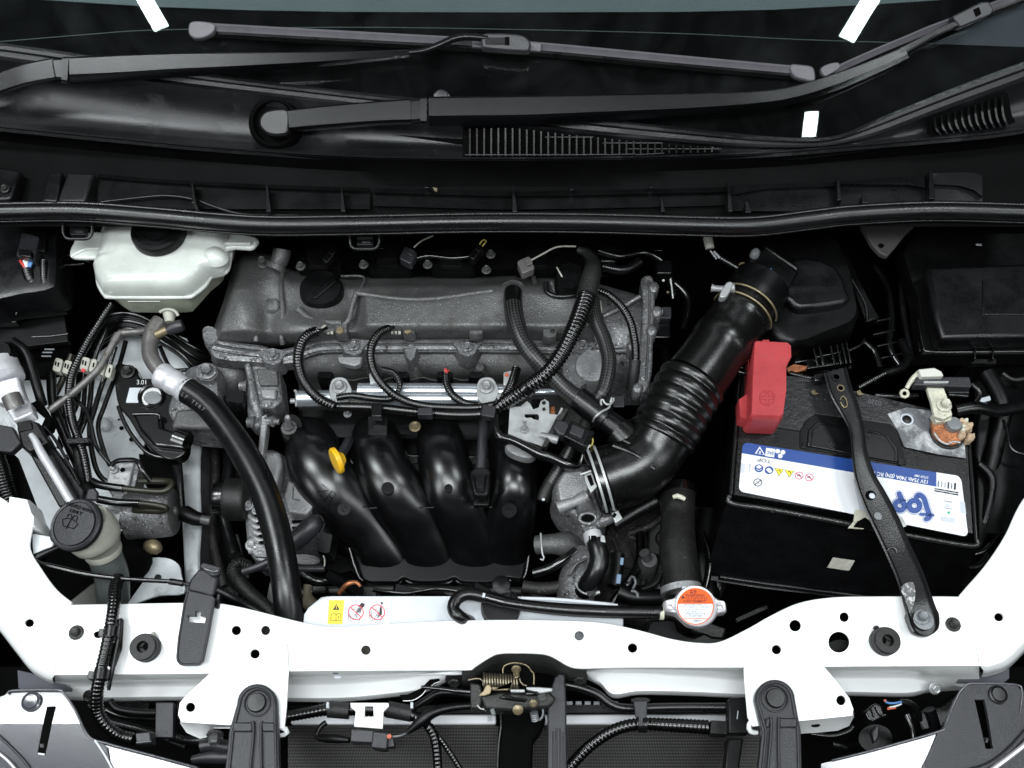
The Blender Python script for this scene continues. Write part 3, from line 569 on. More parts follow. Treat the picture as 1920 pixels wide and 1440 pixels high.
frr = rail('fender_rail', cr([(1990, 850), (1920, 940), (1886, 1008), (1850, 1062), (1812, 1106), (1800, 1120)], 4)+[(1813, 1126), (1838, 1248)]+cr([(1850, 1250), (1884, 1238), (1920, 1204), (1990, 1120)], 4), [circ(1873, 1157, 9, 8)], 'white painted fender rail curving down the right edge')
tube('rolled_edge', [(1990, 850, -0.001), (1920, 940, -0.001), (1886, 1008, -0.001), (1850, 1062, -0.001), (1812, 1106, -0.001), (1800, 1120, -0.001)], WHITE, frr, r=3.5)
tube('pressed_crease', [(1990, 905, -0.0035), (1925, 985, -0.0035), (1880, 1060, -0.0035), (1835, 1110, -0.0035), (1812, 1125, -0.0035)], WHITE, frr, r=8, n=14)
loft('rail_flange', [[P(x, y-2, -0.001), P(x+6, y+6, -0.006), P(x+5, y+12, -0.02), P(x+2, y+18, -0.035)] for x, y in cr([(1990, 1120), (1920, 1204), (1884, 1238), (1850, 1250), (1838, 1251)], 5)], WHITE, frr, closed=False)
# corner brackets and fenders under the rails
for (pts, lab) in (([(32, 1256), (60, 1262), (110, 1280), (134, 1290), (134, 1296), (40, 1296), (34, 1290)], 'grey angled bracket under the left fender rail'), ([(1800, 1268), (1850, 1258), (1880, 1244), (1893, 1250), (1893, 1272), (1880, 1282), (1795, 1280)], 'grey angled bracket under the right fender rail')):
    plate('corner_bracket', pts, -0.045, 0.004, LAV, None, bevel=0.001, label=lab, cat='bracket')
# lamp brackets in white with folded front edge
wl = thing('lamp_bracket', 'white stamped bracket hanging off the left of the crossmember', 'bracket', (440, 1300, 0.004), 'white stamped brackets')
plate('bracket_plate', [(402, 1255), (430, 1232), (452, 1207), (538, 1207), (541, 1262), (537, 1330), (533, 1366), (340, 1354), (334, 1340), (337, 1318), (348, 1305)], 0.0035, 0.003, WHITE, wl, holes=[circ(357, 1326, 9, 9), circ(478, 1226, 9, 9)], bevel=0.0)
loft('folded_edge', [[P(x, y-2, 0.002), P(x, y, -0.004), P(x, y+h, -0.03), P(x, y+h+2, -0.031)] for x, y, h in ((338, 1350, 4), (350, 1354, 18), (375, 1356, 27), (388, 1358, 22), (400, 1358, 6), (440, 1360, 4))], WHITE, wl, closed=False)
tube('curled_tab', [(520, 1362, 0.001, 4), (534, 1366, -0.002, 5), (538, 1374, -0.006, 5), (528, 1379, -0.008, 4), (518, 1377, -0.008, 3)], WHITE, wl)
tube('pressed_crease', [(536, 1262, 0.001, 4), (500, 1266, 0.001, 5), (468, 1285, 0.0005, 5), (448, 1310, 0, 5), (436, 1340, 0, 4)], WHITE, wl, n=14)
wr2 = thing('lamp_bracket', 'white stamped bracket hanging off the right of the crossmember', 'bracket', (1500, 1300, 0.004), 'white stamped brackets')
plate('bracket_plate', [(1393, 1214), (1420, 1206), (1480, 1206), (1540, 1244), (1570, 1280), (1592, 1308), (1600, 1330), (1598, 1342), (1500, 1352), (1412, 1362), (1402, 1345), (1396, 1280)], 0.0035, 0.003, WHITE, wr2, holes=[circ(1577, 1313, 9, 9.5), circ(1456, 1218, 9, 9)], bevel=0.0)
loft('folded_edge', [[P(x, y-2, 0.002), P(x, y, -0.003), P(x, y+h, -0.03), P(x, y+h+2, -0.032)] for x, y, h in ((1494, 1352, 22), (1530, 1348, 24), (1570, 1344, 24), (1592, 1342, 17), (1601, 1338, 4))], WHITE, wr2, closed=False)
plate('slot', circ(1530, 1360, 8, 3), -0.014, 0.003, DEEP, wr2, bevel=0)
tube('curled_tab', [(1408, 1352, 0.001, 4), (1404, 1362, -0.002, 5), (1408, 1372, -0.006, 5), (1420, 1374, -0.008, 4)], WHITE, wr2)
tube('pressed_crease', [(1398, 1266, 0.0005, 4), (1440, 1262, 0.001, 5), (1490, 1268, 0.001, 5), (1520, 1300, 0, 5), (1540, 1340, 0, 4)], WHITE, wr2, n=14)
def lamp_mount(cx, cy, xl, xr, lab):
    t = thing('grille_stay', lab, 'stay', (cx, cy, 0.02), 'black grille stays with push clips')
    arch = [(cx+38*math.cos(a), cy+2+38*math.sin(a)) for a in [math.pi+math.pi*i/14 for i in range(15)]]
    out = arch+[(xr-2, 1372), (xr, 1450), (xl, 1450), (xl+8, 1372)]
    plate('stay_body', out, 0.012, 0.010, BRKT, t, bevel=0.0012)
    tube('rim', [(p[0], p[1], 0.013) for p in [(xl+8, 1450), (xl+16, 1372)]+[(cx+33*math.cos(a), cy+3+34*math.sin(a)) for a in [math.pi+math.pi*i/8 for i in range(9)]]+[(xr-8, 1372), (xr-6, 1450)]], BRKT, t, r=2.6, n=8, smooth=False)
    for s in (-1, 1):
        w = 22; x0 = cx+s*8; x1 = (xr-9) if s > 0 else (xl+15)
        plate('web', [(x0, cy+36), (x1, cy+36), (x1, cy+54), (x0+s*2, cy+54)], 0.0155, 0.004, BRKT, t, bevel=0.0015)
        tube('rib', [(x0, cy+34, 0.015), (x0-s*1, cy+60, 0.015), (x0-s*2+(2 if s > 0 else -8), 1450, 0.015)], BRKT, t, r=2.6, n=8)
    disc('clip_ring', cx, cy, 0.013, 25, [(0, 1), (0.002, 1), (0.0025, 0.9), (0.0005, 0.84)], BRKT, t)
    disc('push_clip', cx, cy, 0.013, 18, [(0, 1), (0.003, 1), (0.0045, 0.9), (0.005, 0.3)], PIN, t)
    return t
lamp_mount(482, 1318, 421, 524, 'black ribbed grille stay with push clip on the left white bracket')
lamp_mount(1453, 1310, 1421, 1504, 'black ribbed grille stay with push clip on the right white bracket')
# bumper shoulders
def shoulder(name, lab, outline, fold, z0, mirror):
    t = thing(name, lab, 'bumper trim', (outline[0][0], outline[0][1], 0))
    return t
bl = thing('bumper_corner', 'glossy grey bumper corner trim at the lower left with slot and clip', 'bumper trim', (60, 1380, 0), 'bumper corner trims')
slotL = [(88, 1325), (103, 1324), (92, 1380), (84, 1417), (70, 1414), (78, 1370)]
bz = lambda l: [(x, y, 0.006-(1357-y)*0.000042) for x, y in l]
plate('trim_upper', bz([(-60, 1310), (4, 1306), (14, 1300), (20, 1295), (104, 1294), (116, 1297), (126, 1306), (140, 1330), (153, 1357), (-60, 1357)]), 0.006, 0.005, GREY, bl, bevel=0.0)
plate('trim_middle', [(-60, 1357), (153, 1357), (166, 1380), (182, 1388), (200, 1400), (215, 1480), (-60, 1480)], 0.006, 0.005, GREY, bl, bevel=0.0)
plate('slot', slotL, 0.0066, 0.001, DEEP, bl, bevel=0)
tube('raised_edge', [(14, 1301, 0.006), (24, 1295, 0.006), (104, 1294, 0.006), (118, 1298, 0.006), (140, 1330, 0.006), (166, 1380, 0.006), (200, 1394, 0.006), (290, 1418, 0.006), (370, 1440, 0.006)], GREY, bl, r=2.3, n=8)
plate('trim_lower', [(x, y, 0.002+(y-1388)*0.00004) for x, y in [(180, 1388), (250, 1408), (340, 1430), (400, 1448), (400, 1480), (222, 1480)]], 0.004, 0.005, GREY, bl, bevel=0)
tube('trim_seam', [(178, 1388, 0.0065), (196, 1415, 0.0065), (215, 1450, 0.0065)], WHITE2, bl, r=2, n=8)
tube('inner_ridge', [(-10, 1372, 0.007), (20, 1400, 0.007), (50, 1432, 0.007), (66, 1460, 0.007)], GREYD, bl, r=3, n=8)
plate('slot_floor', [(84, 1320), (106, 1320), (96, 1420), (66, 1420)], -0.012, 0.003, DEEP, bl, bevel=0)
box('slot_catch', 78, 1398, 0.0075, 9, 9, 0.002, GREYD, bl); tube('slot_lip', [(72, 1413, 0.007), (84, 1415, 0.007)], WHITE2, bl, r=2, n=6)
disc('push_clip', 60, 1316, 0.0045, 18, [(0, 1), (0.003, 1), (0.004, 0.82), (0.003, 0.76), (0.0045, 0.7), (0.005, 0.2)], GREY, bl)
tube('lamp_lens_edge', [(-10, 1406, 0.012), (15, 1426, 0.012), (40, 1455, 0.012)], CHROME, bl, r=3, n=8)
br = thing('bumper_corner', 'dark grey bumper corner trim at the lower right with slot and clip', 'bumper trim', (1850, 1380, 0), 'bumper corner trims')
slotR = [(1827, 1312), (1846, 1312), (1852, 1340), (1862, 1404), (1848, 1404), (1836, 1350)]
plate('trim_upper', [(1790, 1312), (1806, 1290), (1822, 1282), (1906, 1284), (1912, 1292), (1920, 1296), (1990, 1300), (1990, 1480), (1716, 1480), (1728, 1450), (1762, 1372), (1770, 1362)], 0.006, 0.005, GREYD, br, holes=[slotR], bevel=0.0)
tube('raised_edge', [(1560, 1426, 0.006), (1640, 1406, 0.006), (1762, 1371, 0.006), (1772, 1360, 0.006), (1792, 1312, 0.006), (1806, 1290, 0.006), (1822, 1282, 0.006), (1904, 1284, 0.006), (1916, 1296, 0.006), (1912, 1340, 0.006)], GREY, br, r=2.2, n=8)
plate('trim_lower', [(x, y, 0.003+(y-1373)*0.00004) for x, y in [(1540, 1432), (1640, 1408), (1760, 1373), (1716, 1480), (1540, 1480)]], 0.003, 0.005, GREY, br, bevel=0)
tube('trim_seam', [(1760, 1375, 0.0055), (1742, 1415, 0.0055), (1716, 1465, 0.0055)], GREY, br, r=2, n=8)
plate('slot_floor', [(1822, 1308), (1850, 1308), (1868, 1408), (1842, 1410)], -0.012, 0.003, DEEP, br, bevel=0)
box('slot_catch', 1851, 1388, 0.002, 8, 12, 0.01, BLK, br)
disc('push_clip', 1870, 1303, 0.006, 17, [(0, 1), (0.003, 1), (0.004, 0.82), (0.003, 0.76), (0.0045, 0.7), (0.005, 0.2)], PIN, br)
tube('lamp_lens_edge', [(1856, 1446, 0.010, 5), (1886, 1424, 0.010, 5), (1912, 1404, 0.010, 5), (1940, 1380, 0.010, 5)], CHROME, br, n=8)
tube('inner_ridge', [(1800, 1450, 0.007), (1850, 1436, 0.007), (1890, 1408, 0.007), (1925, 1370, 0.007)], GREYD, br, r=6, n=10)
for (x, y, lab, g) in ((277, 1213, 'round black rubber bonnet stop at the left of the crossmember', -1), (1655, 1201, 'round black rubber bonnet stop at the right of the crossmember', 1)):
    t = thing('bonnet_stop', lab, 'rubber stop', (x, y, 0.0), 'round rubber bonnet stops')
    disc('stop_body', x, y+3, 0.0, 26, [(0, 1), (0.006, 1.0), (0.007, 0.9), (0.009, 0.9), (0.010, 1.0), (0.015, 0.96), (0.017, 0.88), (0.0175, 0.42), (0.010, 0.36)], RUBD, t, ax=(0.0, -0.12, 1))
    disc('centre_hole', x-1, y-1, 0.015, 8, [(0, 1), (0.0005, 1)], DEEP, t)
    tube('split', [(x+g*7, y-2, 0.0175), (x+g*15, y+2, 0.0172), (x+g*22, y+1, 0.0165)], DEEP, t, r=0.8, n=6)
    disc('locating_pip', x+(12 if g < 0 else -13), y-23, 0.004, 5, [(0, 1), (0.004, 0.9), (0.006, 0.4)], RUBD if g > 0 else CREAM, t)
# ================================================================ left side of the bay
# inner fender sheet and frame rail
t = thing('inner_fender', 'shade-toned white painted inner fender panel behind the brake lines', 'body panel', (180, 800, -0.17))
def ZF(x, y): return -0.15-0.0004*(y-650)
plate('fender_sheet', [(x, y, ZF(x, y)) for x, y in cr([(-40, 700), (60, 706), (140, 692), (215, 640), (260, 622), (350, 635), (352, 700), (300, 760), (268, 840), (280, 900), (300, 960), (220, 1010), (120, 1000), (40, 980), (-60, 980), (-60, 760)], 3, True)], 0, 0.004, WHITE2, t, bevel=0)
stack('pressed_boss', circ(196, 797, 13, 13, 16), [(1, -0.20), (0.9, -0.194), (0.6, -0.192)], WHITE2, t, zref=-0.2)
for x, y, r in ((228, 803, 4), (247, 824, 4.5), (223, 787, 2)): disc('panel_hole', x, y, ZF(x, y)+0.002, r, [(0, 1), (0.001, 1)], DEEP, t, n=14)
for x, y, a in ((60, 672, 8),): pass
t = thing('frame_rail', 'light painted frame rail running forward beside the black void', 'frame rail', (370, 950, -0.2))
loft('rail_side', [[P(x+w*0.5, y, -0.192), P(x+w*0.66, y, -0.21), P(x+w, y, -0.25)] for x, y, w in ((352, 800, 64), (342, 860, 68), (340, 920, 72), (342, 980, 74), (345, 1040, 60), (348, 1110, 56))], M('shadow_grey', (0.05, 0.05, 0.052), 0.55, var=0.3, bump=0.4, bs=500), t, closed=False, ang=60)  # dark grey puts the shade on the rail's side into its colour
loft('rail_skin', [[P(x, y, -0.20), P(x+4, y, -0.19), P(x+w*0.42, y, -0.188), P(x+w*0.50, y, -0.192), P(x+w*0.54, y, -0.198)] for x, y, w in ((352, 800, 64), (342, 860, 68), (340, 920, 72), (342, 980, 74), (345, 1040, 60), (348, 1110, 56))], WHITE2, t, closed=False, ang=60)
t = thing('tow_frame_plate', 'white painted plate with dirty edge and one hole below the canister', 'body panel', (300, 1090, -0.16))
plate('plate_skin', cr([(270, 1050), (310, 1046), (334, 1058), (340, 1080), (345, 1112), (300, 1116), (262, 1128), (238, 1136), (256, 1108), (270, 1085)], 3, True), -0.16, 0.004, WHITE2, t, bevel=0)
disc('panel_hole', 296, 1083, -0.157, 5, [(0, 1.3), (0.001, 1.2), (0.0012, 0.8)], STEELD, t, n=14)
plate('dark_patch', cr([(215, 1000), (262, 1005), (282, 1050), (250, 1095), (225, 1120), (236, 1060)], 3, True), -0.13, 0.01, DEEP, t, bevel=0)  # flat black patch added for the dark area under the canister
plate('green_panel', [(125, 1130), (170, 1095), (215, 1075), (240, 1100), (225, 1140), (135, 1145)], -0.2, 0.004, OLIVE, t, bevel=0.002)
# left fuse box
t = thing('fuse_box', 'black fuse box lid in the upper left corner with wiring plug on top', 'fuse box', (40, 520, -0.02))
stack('lid', cr([(-80, 430), (110, 430), (122, 470), (122, 545), (112, 562), (60, 572), (-80, 584)], 3, True), [(1.03, -0.045), (1.03, -0.030), (1.0, -0.026), (0.98, -0.004), (0.93, 0.004), (0.80, 0.006)], BLK, t, zref=-0.02)
plate('lid_flange', [(-80, 590), (0, 582), (98, 572), (114, 560), (122, 552), (130, 560), (120, 582), (30, 592), (30, 604), (-80, 608)], -0.045, 0.012, BLKG, t)
tube('seam', [(-60, 588, -0.040), (20, 580, -0.040), (95, 572, -0.040), (112, 560, -0.040), (119, 530, -0.040)], BLKG, t, r=2.5, n=8)
box('lid_latch', 25, 577, -0.038, 4, 16, 0.006, BLKG, t)
plate('box_wall', [(-80, 604), (120, 586), (128, 640), (-80, 665)], -0.06, 0.01, BLKM, t)
plate('box_shade_sheet', [(-80, 650), (128, 640), (140, 690), (90, 706), (-80, 712)], -0.10, 0.01, DEEP, t)  # black sheet added to shade the top of the inner fender
t = thing('wiring_plug', 'black plug with red, white and blue wires on the left fuse box', 'connector', (55, 470, 0.01))
box('plug_shell', 52, 462, 0.020, 34, 46, 0.022, CONN, t, a=14, rr=4, bevel=0.002)
box('plug_lock', 47, 474, 0.028, 24, 12, 0.008, BLKG, t, a=8, rr=2)
box('plug_shell_small', 76, 452, 0.014, 20, 38, 0.02, BLKM, t, a=6, rr=4, bevel=0.002)
for i, (m, x, c) in enumerate(((WIRER, 38, 44), (WIREW, 45, 49), (WIREW, 51, 50), (WIREB, 57, 54), (WIREB, 61, 57))):
    tube('wire', [(x, 489, 0.012), (c, 498, 0.012), (52, 509, 0.006)], m, t, r=2.6, n=8)
tube('sleeve', [(50, 505, 0.008), (56, 522, 0.004), (66, 535, -0.004)], LOOM, t, r=10, corr=(0.003, 0.12))
tube('sleeve', [(82, 490, 0.008), (82, 515, 0.006), (85, 540, 0.0)], LOOM, t, r=7, corr=(0.003, 0.15))
# brake fluid reservoir
t = thing('fluid_reservoir', 'milky white fluid reservoir with black screw cap under the rubber seal', 'reservoir', (300, 510, 0.0))
body = [(202, 426), (192, 478), (184, 500), (180, 512), (184, 532), (196, 553), (212, 557), (345, 557), (362, 552), (382, 536), (396, 520), (420, 515), (430, 502), (434, 470), (438, 455), (446, 430)]
stack('upper_shell', body, [(0.99, 0.002), (1.0, 0.006), (0.99, 0.016), (0.96, 0.027), (0.90, 0.034), (0.80, 0.038), (0.6, 0.039)], MILK, t, zref=0.006, ang=65)
tube('weld_rim', [(183, 515, 0.005), (186, 535, 0.005), (198, 554, 0.005), (214, 557, 0.005), (345, 557, 0.005), (364, 552, 0.005), (384, 536, 0.005), (397, 518, 0.005), (418, 513, 0.005), (428, 503, 0.005), (433, 470, 0.005)], MILK, t, r=4.2, n=10)
stack('lower_shell', cr([(205, 440), (196, 540), (214, 560), (230, 575), (250, 578), (345, 578), (364, 570), (395, 535), (414, 520), (425, 500), (430, 440)], 2, True), [(0.93, -0.035), (0.99, -0.020), (1.0, -0.004), (1.0, 0.003)], MILKY, t, zref=-0.02, ang=65)
plate('side_ear', cr([(210, 437), (150, 437), (137, 455), (130, 470), (136, 483), (182, 483), (205, 486)], 2, True), 0.022, 0.008, MILK, t, bevel=0.003)
tube('ear_rim', [(134, 482, 0.020), (150, 472, 0.022), (165, 467, 0.022), (205, 466, 0.022)], MILK, t, r=4, n=10)
plate('side_ear', cr([(400, 432), (480, 443), (480, 458), (468, 466), (440, 464), (400, 470)], 2, True), 0.024, 0.008, MILK, t, bevel=0.003)
tube('ear_rim', [(408, 457, 0.024), (440, 457, 0.025), (470, 457, 0.025)], MILK, t, r=4, n=10)
tube('drip_tab', [(209, 525, 0.022, 3.5), (208, 535, 0.021, 6), (210, 548, 0.014, 5)], MILK, t, n=10)
stack('moulded_bulge', circ(403, 482, 26, 18, 20), [(1, 0.028), (0.8, 0.037), (0.4, 0.041), (0.1, 0.042)], MILK, t, zref=0.03, ang=70)
disc('screw_cap', 300, 440, 0.040, 50, [(0, 1), (0.010, 1), (0.013, 0.96), (0.0135, 0.82), (0.011, 0.80), (0.011, 0.55), (0.016, 0.52), (0.016, 0.1)], BLKM, t, n=44)
text('MAX', 318, 543, 12, 0, 0.012, M('moulded_mark', (0.45, 0.48, 0.46), 0.4), t, sx=1.2)
ribbon('level_mark', [(240, 565), (300, 565)], 1.4, 0.0025, MILK, t)
# hydraulic pipes and lines
t = thing('return_pipe', 'bent grey metal pipe with crimp collar below the milky reservoir', 'pipe', (300, 650, -0.05))
tube('pipe', [(302, 602, -0.03, 16), (288, 622, -0.03, 17), (281, 648, -0.03, 15), (284, 672, -0.03, 15), (300, 695, -0.03, 15), (316, 708, -0.03, 15)], PIPE, t, n=18)
tube('crimp_collar', [(300, 702, -0.03, 23), (304, 704, -0.03, 25), (312, 708, -0.03, 24), (318, 712, -0.03, 22), (326, 717, -0.03, 25), (334, 722, -0.03, 22), (344, 728, -0.03, 22), (348, 731, -0.03, 26), (352, 733, -0.03, 26)], TINB, t, n=20, smooth=False)
t = thing('rubber_hose', 'thick black rubber hose sweeping from the crimped pipe down past the pulley', 'hose', (440, 850, -0.03))
HP = [(348, 730, -0.03), (390, 760, -0.028), (432, 812, -0.026), (470, 872, -0.024), (500, 935, -0.022), (519, 1000, -0.022), (531, 1060, -0.024), (538, 1110, -0.030), (543, 1165, -0.045)]
tube('hose', [(x, y, z, 25 if i < 3 else 27) for i, (x, y, z) in enumerate(HP)], RUB, t, n=28)
HT = M('hose_print', (0.12, 0.12, 0.12), 0.6)
for s, x0, y0, a in (('5LF YYR71', 358, 742, 40), ('5LF YYR71', 478, 920, 65), ('YYR71', 531, 1105, 85)):
    pass
for i, (c, x, y, a) in enumerate([(c, 462+i*6.3-0.12*i*i*0.4, 882+i*13.5, 62+i*0.9) for i, c in enumerate('7LB1YLF YYR7')]):
    if c != ' ': text(c, x, y, 14, a, 0, HT, t, f=lambda px, py: P(px, py, -0.0105), name='printed_letter')
for i, (c, x, y, a) in enumerate([(c, 336+i*6.4, 735+i*4.6, 38) for i, c in enumerate('5LF TYR7')]):
    if c != ' ': text(c, x, y, 10, a, 0, HT, t, f=lambda px, py: P(px, py, -0.0055), name='printed_letter')
t = thing('service_valve', 'green capped brass service valve beside the bent grey pipe', 'valve', (325, 610, -0.03))
tube('valve_body', [(293, 628, -0.024), (318, 616, -0.02), (330, 608, -0.018)], BRASS, t, r=8, n=14)
tube('valve_cap', [(314, 620, -0.018, 10), (322, 616, -0.017, 12), (340, 610, -0.014, 12), (343, 609, -0.014, 10)], CONN, t, n=16, smooth=False)
tube('valve_cap', [(318, 604, -0.020, 8), (318, 590, -0.018, 12), (317, 585, -0.018, 12)], CREAM, t, n=16, smooth=False)
tube('sleeve', [(300, 585, -0.012), (312, 580, -0.008), (328, 583, -0.008), (334, 592, -0.012)], CREAM, t, r=3, n=10)
t = thing('coolant_line', 'thin grey metal line slanting up from the lower left past the white clips', 'pipe', (160, 700, -0.06))
tube('line', [(92, 770, -0.07), (130, 742, -0.068), (165, 712, -0.066), (186, 690, -0.064), (205, 658, -0.062), (222, 628, -0.06), (236, 624, -0.06), (260, 622, -0.06), (284, 617, -0.055)], PIPE, t, r=7, n=14)
tube('line_collar', [(214, 641, -0.060), (223, 627, -0.059)], PIPE, t, r=8.5, n=14)
for i, (pts, r, m, lab) in enumerate([
    ([(134, 664, -0.09), (122, 700, -0.10), (108, 732, -0.11), (92, 756, -0.115)], 6, OLIVE, 'olive green brake line, leftmost of the clipped lines'),
    ([(164, 690, -0.10), (160, 720, -0.10), (155, 775, -0.10), (146, 800, -0.10), (130, 850, -0.10), (122, 868, -0.11)], 4.5, BLKG, 'black brake line falling from the third white clip'),
    ([(200, 615, -0.08), (178, 670, -0.085), (172, 720, -0.09), (166, 770, -0.09), (150, 812, -0.09)], 5, BLKG, 'black brake line through the fourth white clip'),
    ([(216, 650, -0.08), (203, 690, -0.085), (190, 725, -0.09), (178, 765, -0.09), (168, 805, -0.09), (175, 860, -0.09), (186, 890, -0.09), (203, 905, -0.09)], 5, BLKG, 'black brake line nearest the engine, ending at the alloy block'),
    ([(138, 745, -0.082), (160, 768, -0.082), (170, 795, -0.08), (180, 835, -0.08), (198, 860, -0.08), (213, 876, -0.08)], 4, BLKG, 'thin brake line crossing over the others to the block bolt'),
    ([(112, 745, -0.09), (120, 790, -0.09), (134, 840, -0.09), (148, 890, -0.085), (166, 906, -0.08), (200, 912, -0.07), (235, 916, -0.068)], 6, BLKG, 'black brake line running down and into the upper black sleeve'),
    ([(24, 640, -0.03), (48, 660, -0.03), (62, 700, -0.04), (74, 740, -0.05), (80, 760, -0.06)], 9, BLKM, 'flat black cable from the upper left into the black clamp'),
    ([(210, 872, -0.07), (222, 864, -0.065), (255, 864, -0.06), (266, 880, -0.06), (282, 902, -0.07)], 5, BLKG, 'short black brake line arching over the alloy block'),
    ([(96, 700, -0.085), (100, 760, -0.085), (122, 820, -0.085), (150, 880, -0.085), (176, 930, -0.085)], 9, BLKG, 'thick black brake pipe left of the corrugated loom'),
    ([(236, 640, -0.10), (222, 690, -0.10), (196, 760, -0.10), (184, 800, -0.10), (196, 850, -0.10), (206, 872, -0.10)], 4.5, BLKG, 'black brake line just left of the engine mount'),
    ([(150, 700, -0.11), (142, 760, -0.11), (120, 800, -0.11), (112, 840, -0.11)], 6, BLKM, 'dull black brake line hidden behind the loom'),
    ([(300, 650, -0.10), (320, 690, -0.10), (345, 694, -0.10), (380, 690, -0.12)], 4, BLKG, 'thin black line curling behind the bent grey pipe')]):
    o = tube('brake_line', pts, m, None, r=r, n=10); o['label'] = lab; o['category'] = 'brake line'; o['group'] = 'lines on the left inner fender'
random.seed(11)
for j in range(8):
    jj = j; j = jj+random.uniform(-0.35, 0.35)
    o = tube('hydraulic_line', [(195-j*3, 600+j*8, -0.10-0.004*j), (215+j*2, 588+j*5, -0.09), (262+j*3, 592+j*6, -0.09), (310+j*4, 618+j*7, -0.10), (370, 655+j*6, -0.12), (420, 668+j*3, -0.15)], BLKM if jj % 3 else BLKG, None, r=3.0+random.random()*1.4, n=8)
    o['label'] = 'one of the bundled thin black hydraulic lines curving below the milky reservoir'; o['category'] = 'hydraulic line'; o['group'] = 'bundled lines below the reservoir'
t = thing('wiring_loom', 'black corrugated wiring loom snaking down the left inner fender', 'wiring loom', (140, 760, -0.07))
tube('corrugated_sleeve', [(210, 570, -0.06), (190, 600, -0.065), (165, 640, -0.07), (144, 680, -0.07), (133, 710, -0.07), (130, 750, -0.07), (136, 790, -0.07), (146, 820, -0.068), (156, 850, -0.066), (162, 880, -0.066), (166, 905, -0.07)], LOOM, t, r=8.5, corr=(0.0038, 0.18), n=14)
tube('taped_sleeve', [(150, 835, -0.08), (150, 870, -0.08), (158, 900, -0.08), (165, 925, -0.08)], TAPE, t, r=11)
box('tie_clip', 145, 826, -0.055, 44, 10, 0.012, BLK, t, a=-3, rr=3)
for (x, y) in ((108, 684), (126, 688), (159, 682), (174, 685), (191, 690), (204, 695)):
    o = thing('line_clip', 'small cream clip holding a brake line, %s' % {108: 'farthest left and half hidden', 126: 'largest of the row', 159: 'third with a red mark', 174: 'fourth, beside the slanting grey line', 191: 'fifth, right of the slanting grey line', 204: 'last on the right'}[x], 'clip', (x, y, -0.075), 'cream clips on the brake lines')
    w = 15 if x in (108, 126, 159) else 11
    box('clip_body', x, y, -0.068, w, 25, 0.012, CREAM, o, a=16, rr=4, bevel=0.001)
    box('clip_slot', x+1, y-1, -0.067, 2.4, 8, 0.001, DEEP, o, a=10, bevel=0)
    if w > 12: box('clip_slot', x-4, y-3, -0.067, 2.4, 8, 0.001, DEEP, o, a=10, bevel=0)
    if x == 159: box('red_mark', x-3, y+12, -0.067, 7, 6, 0.002, WIRER, o, a=10, bevel=0)
# AC fitting top left
t = thing('pressure_fitting', 'silver hose fitting with hex nut and grey plug at the far left', 'fitting', (25, 740, -0.03))
tube('upper_collar', [(2, 680, -0.02, 30), (6, 696, -0.02, 32), (8, 702, -0.02, 34), (11, 712, -0.02, 34)], TINB, t, n=24, smooth=False)
plate('hex_nut', [(-16, 732), (0, 712), (33, 705), (37, 720), (46, 745), (30, 762), (-10, 752)], -0.015, 0.02, TINB, t, bevel=0.003)
tube('grey_plug', [(20, 742, -0.004, 17), (28, 760, -0.008, 17), (30, 764, -0.010, 17)], PIPE, t, n=20, smooth=False)
plate('lower_body', cr([(10, 758), (48, 745), (60, 768), (60, 775), (30, 788), (22, 786)], 2, True), -0.022, 0.02, TINB, t, bevel=0.003)
plate('plug_shell', [(30, 800), (55, 785), (72, 792), (92, 828), (56, 848), (40, 838)], -0.03, 0.03, BLK, t, bevel=0.003)
box('plug_window', 46, 798, -0.028, 28, 18, 0.004, BLKM, t, a=-12)
tube('red_wires', [(-2, 665, -0.01), (4, 672, -0.01), (2, 684, -0.012)], WIRER, t, r=3, n=8)
stack('valve_cap', circ(6, 664, 22, 24, 20), [(1, -0.03), (1, -0.012), (0.8, -0.006)], BLKM, t, zref=-0.012)
plate('clamp_block', [(54, 757), (72, 748), (96, 786), (92, 800), (70, 812), (84, 782)], -0.05, 0.02, DEEP, t, bevel=0.002)
t = thing('bonnet_prop', 'shiny light metal rod slanting down from the left edge to the washer cap', 'rod', (100, 880, -0.02))
tube('rod', [(58, 815, -0.020, 5), (66, 826, -0.020, 6.5), (78, 850, -0.020, 8), (100, 886, -0.020, 8), (135, 945, -0.022, 8)], TINB, t, n=16)
t = thing('cover_strip', 'flat black strip bracket lying under the shiny rod', 'bracket', (90, 880, -0.06))
plate('strip', [(56, 852), (100, 836), (158, 920), (150, 950), (110, 950)], -0.05, 0.02, BLK, t, bevel=0.002)
tube('strip_edge', [(84, 800, -0.05), (110, 835, -0.05), (150, 910, -0.05)], BLKG, t, r=3, n=8)
t = thing('wiring_loom', 'black corrugated loom at the far left edge beside the white rail', 'wiring loom', (10, 900, -0.06))
tube('corrugated_sleeve', [(-20, 830, -0.06), (0, 880, -0.06), (12, 920, -0.07), (30, 960, -0.09)], LOOM, t, r=17, corr=(0.0035, 0.14), n=14)
plate('rail_bracket', [(-30, 790), (24, 800), (40, 830), (20, 848), (-30, 842)], -0.05, 0.012, BRKT, t, bevel=0.002)
plate('dark_cover', [(-40, 805), (30, 855), (70, 960), (50, 985), (-40, 900)], -0.085, 0.01, DEEP, t)
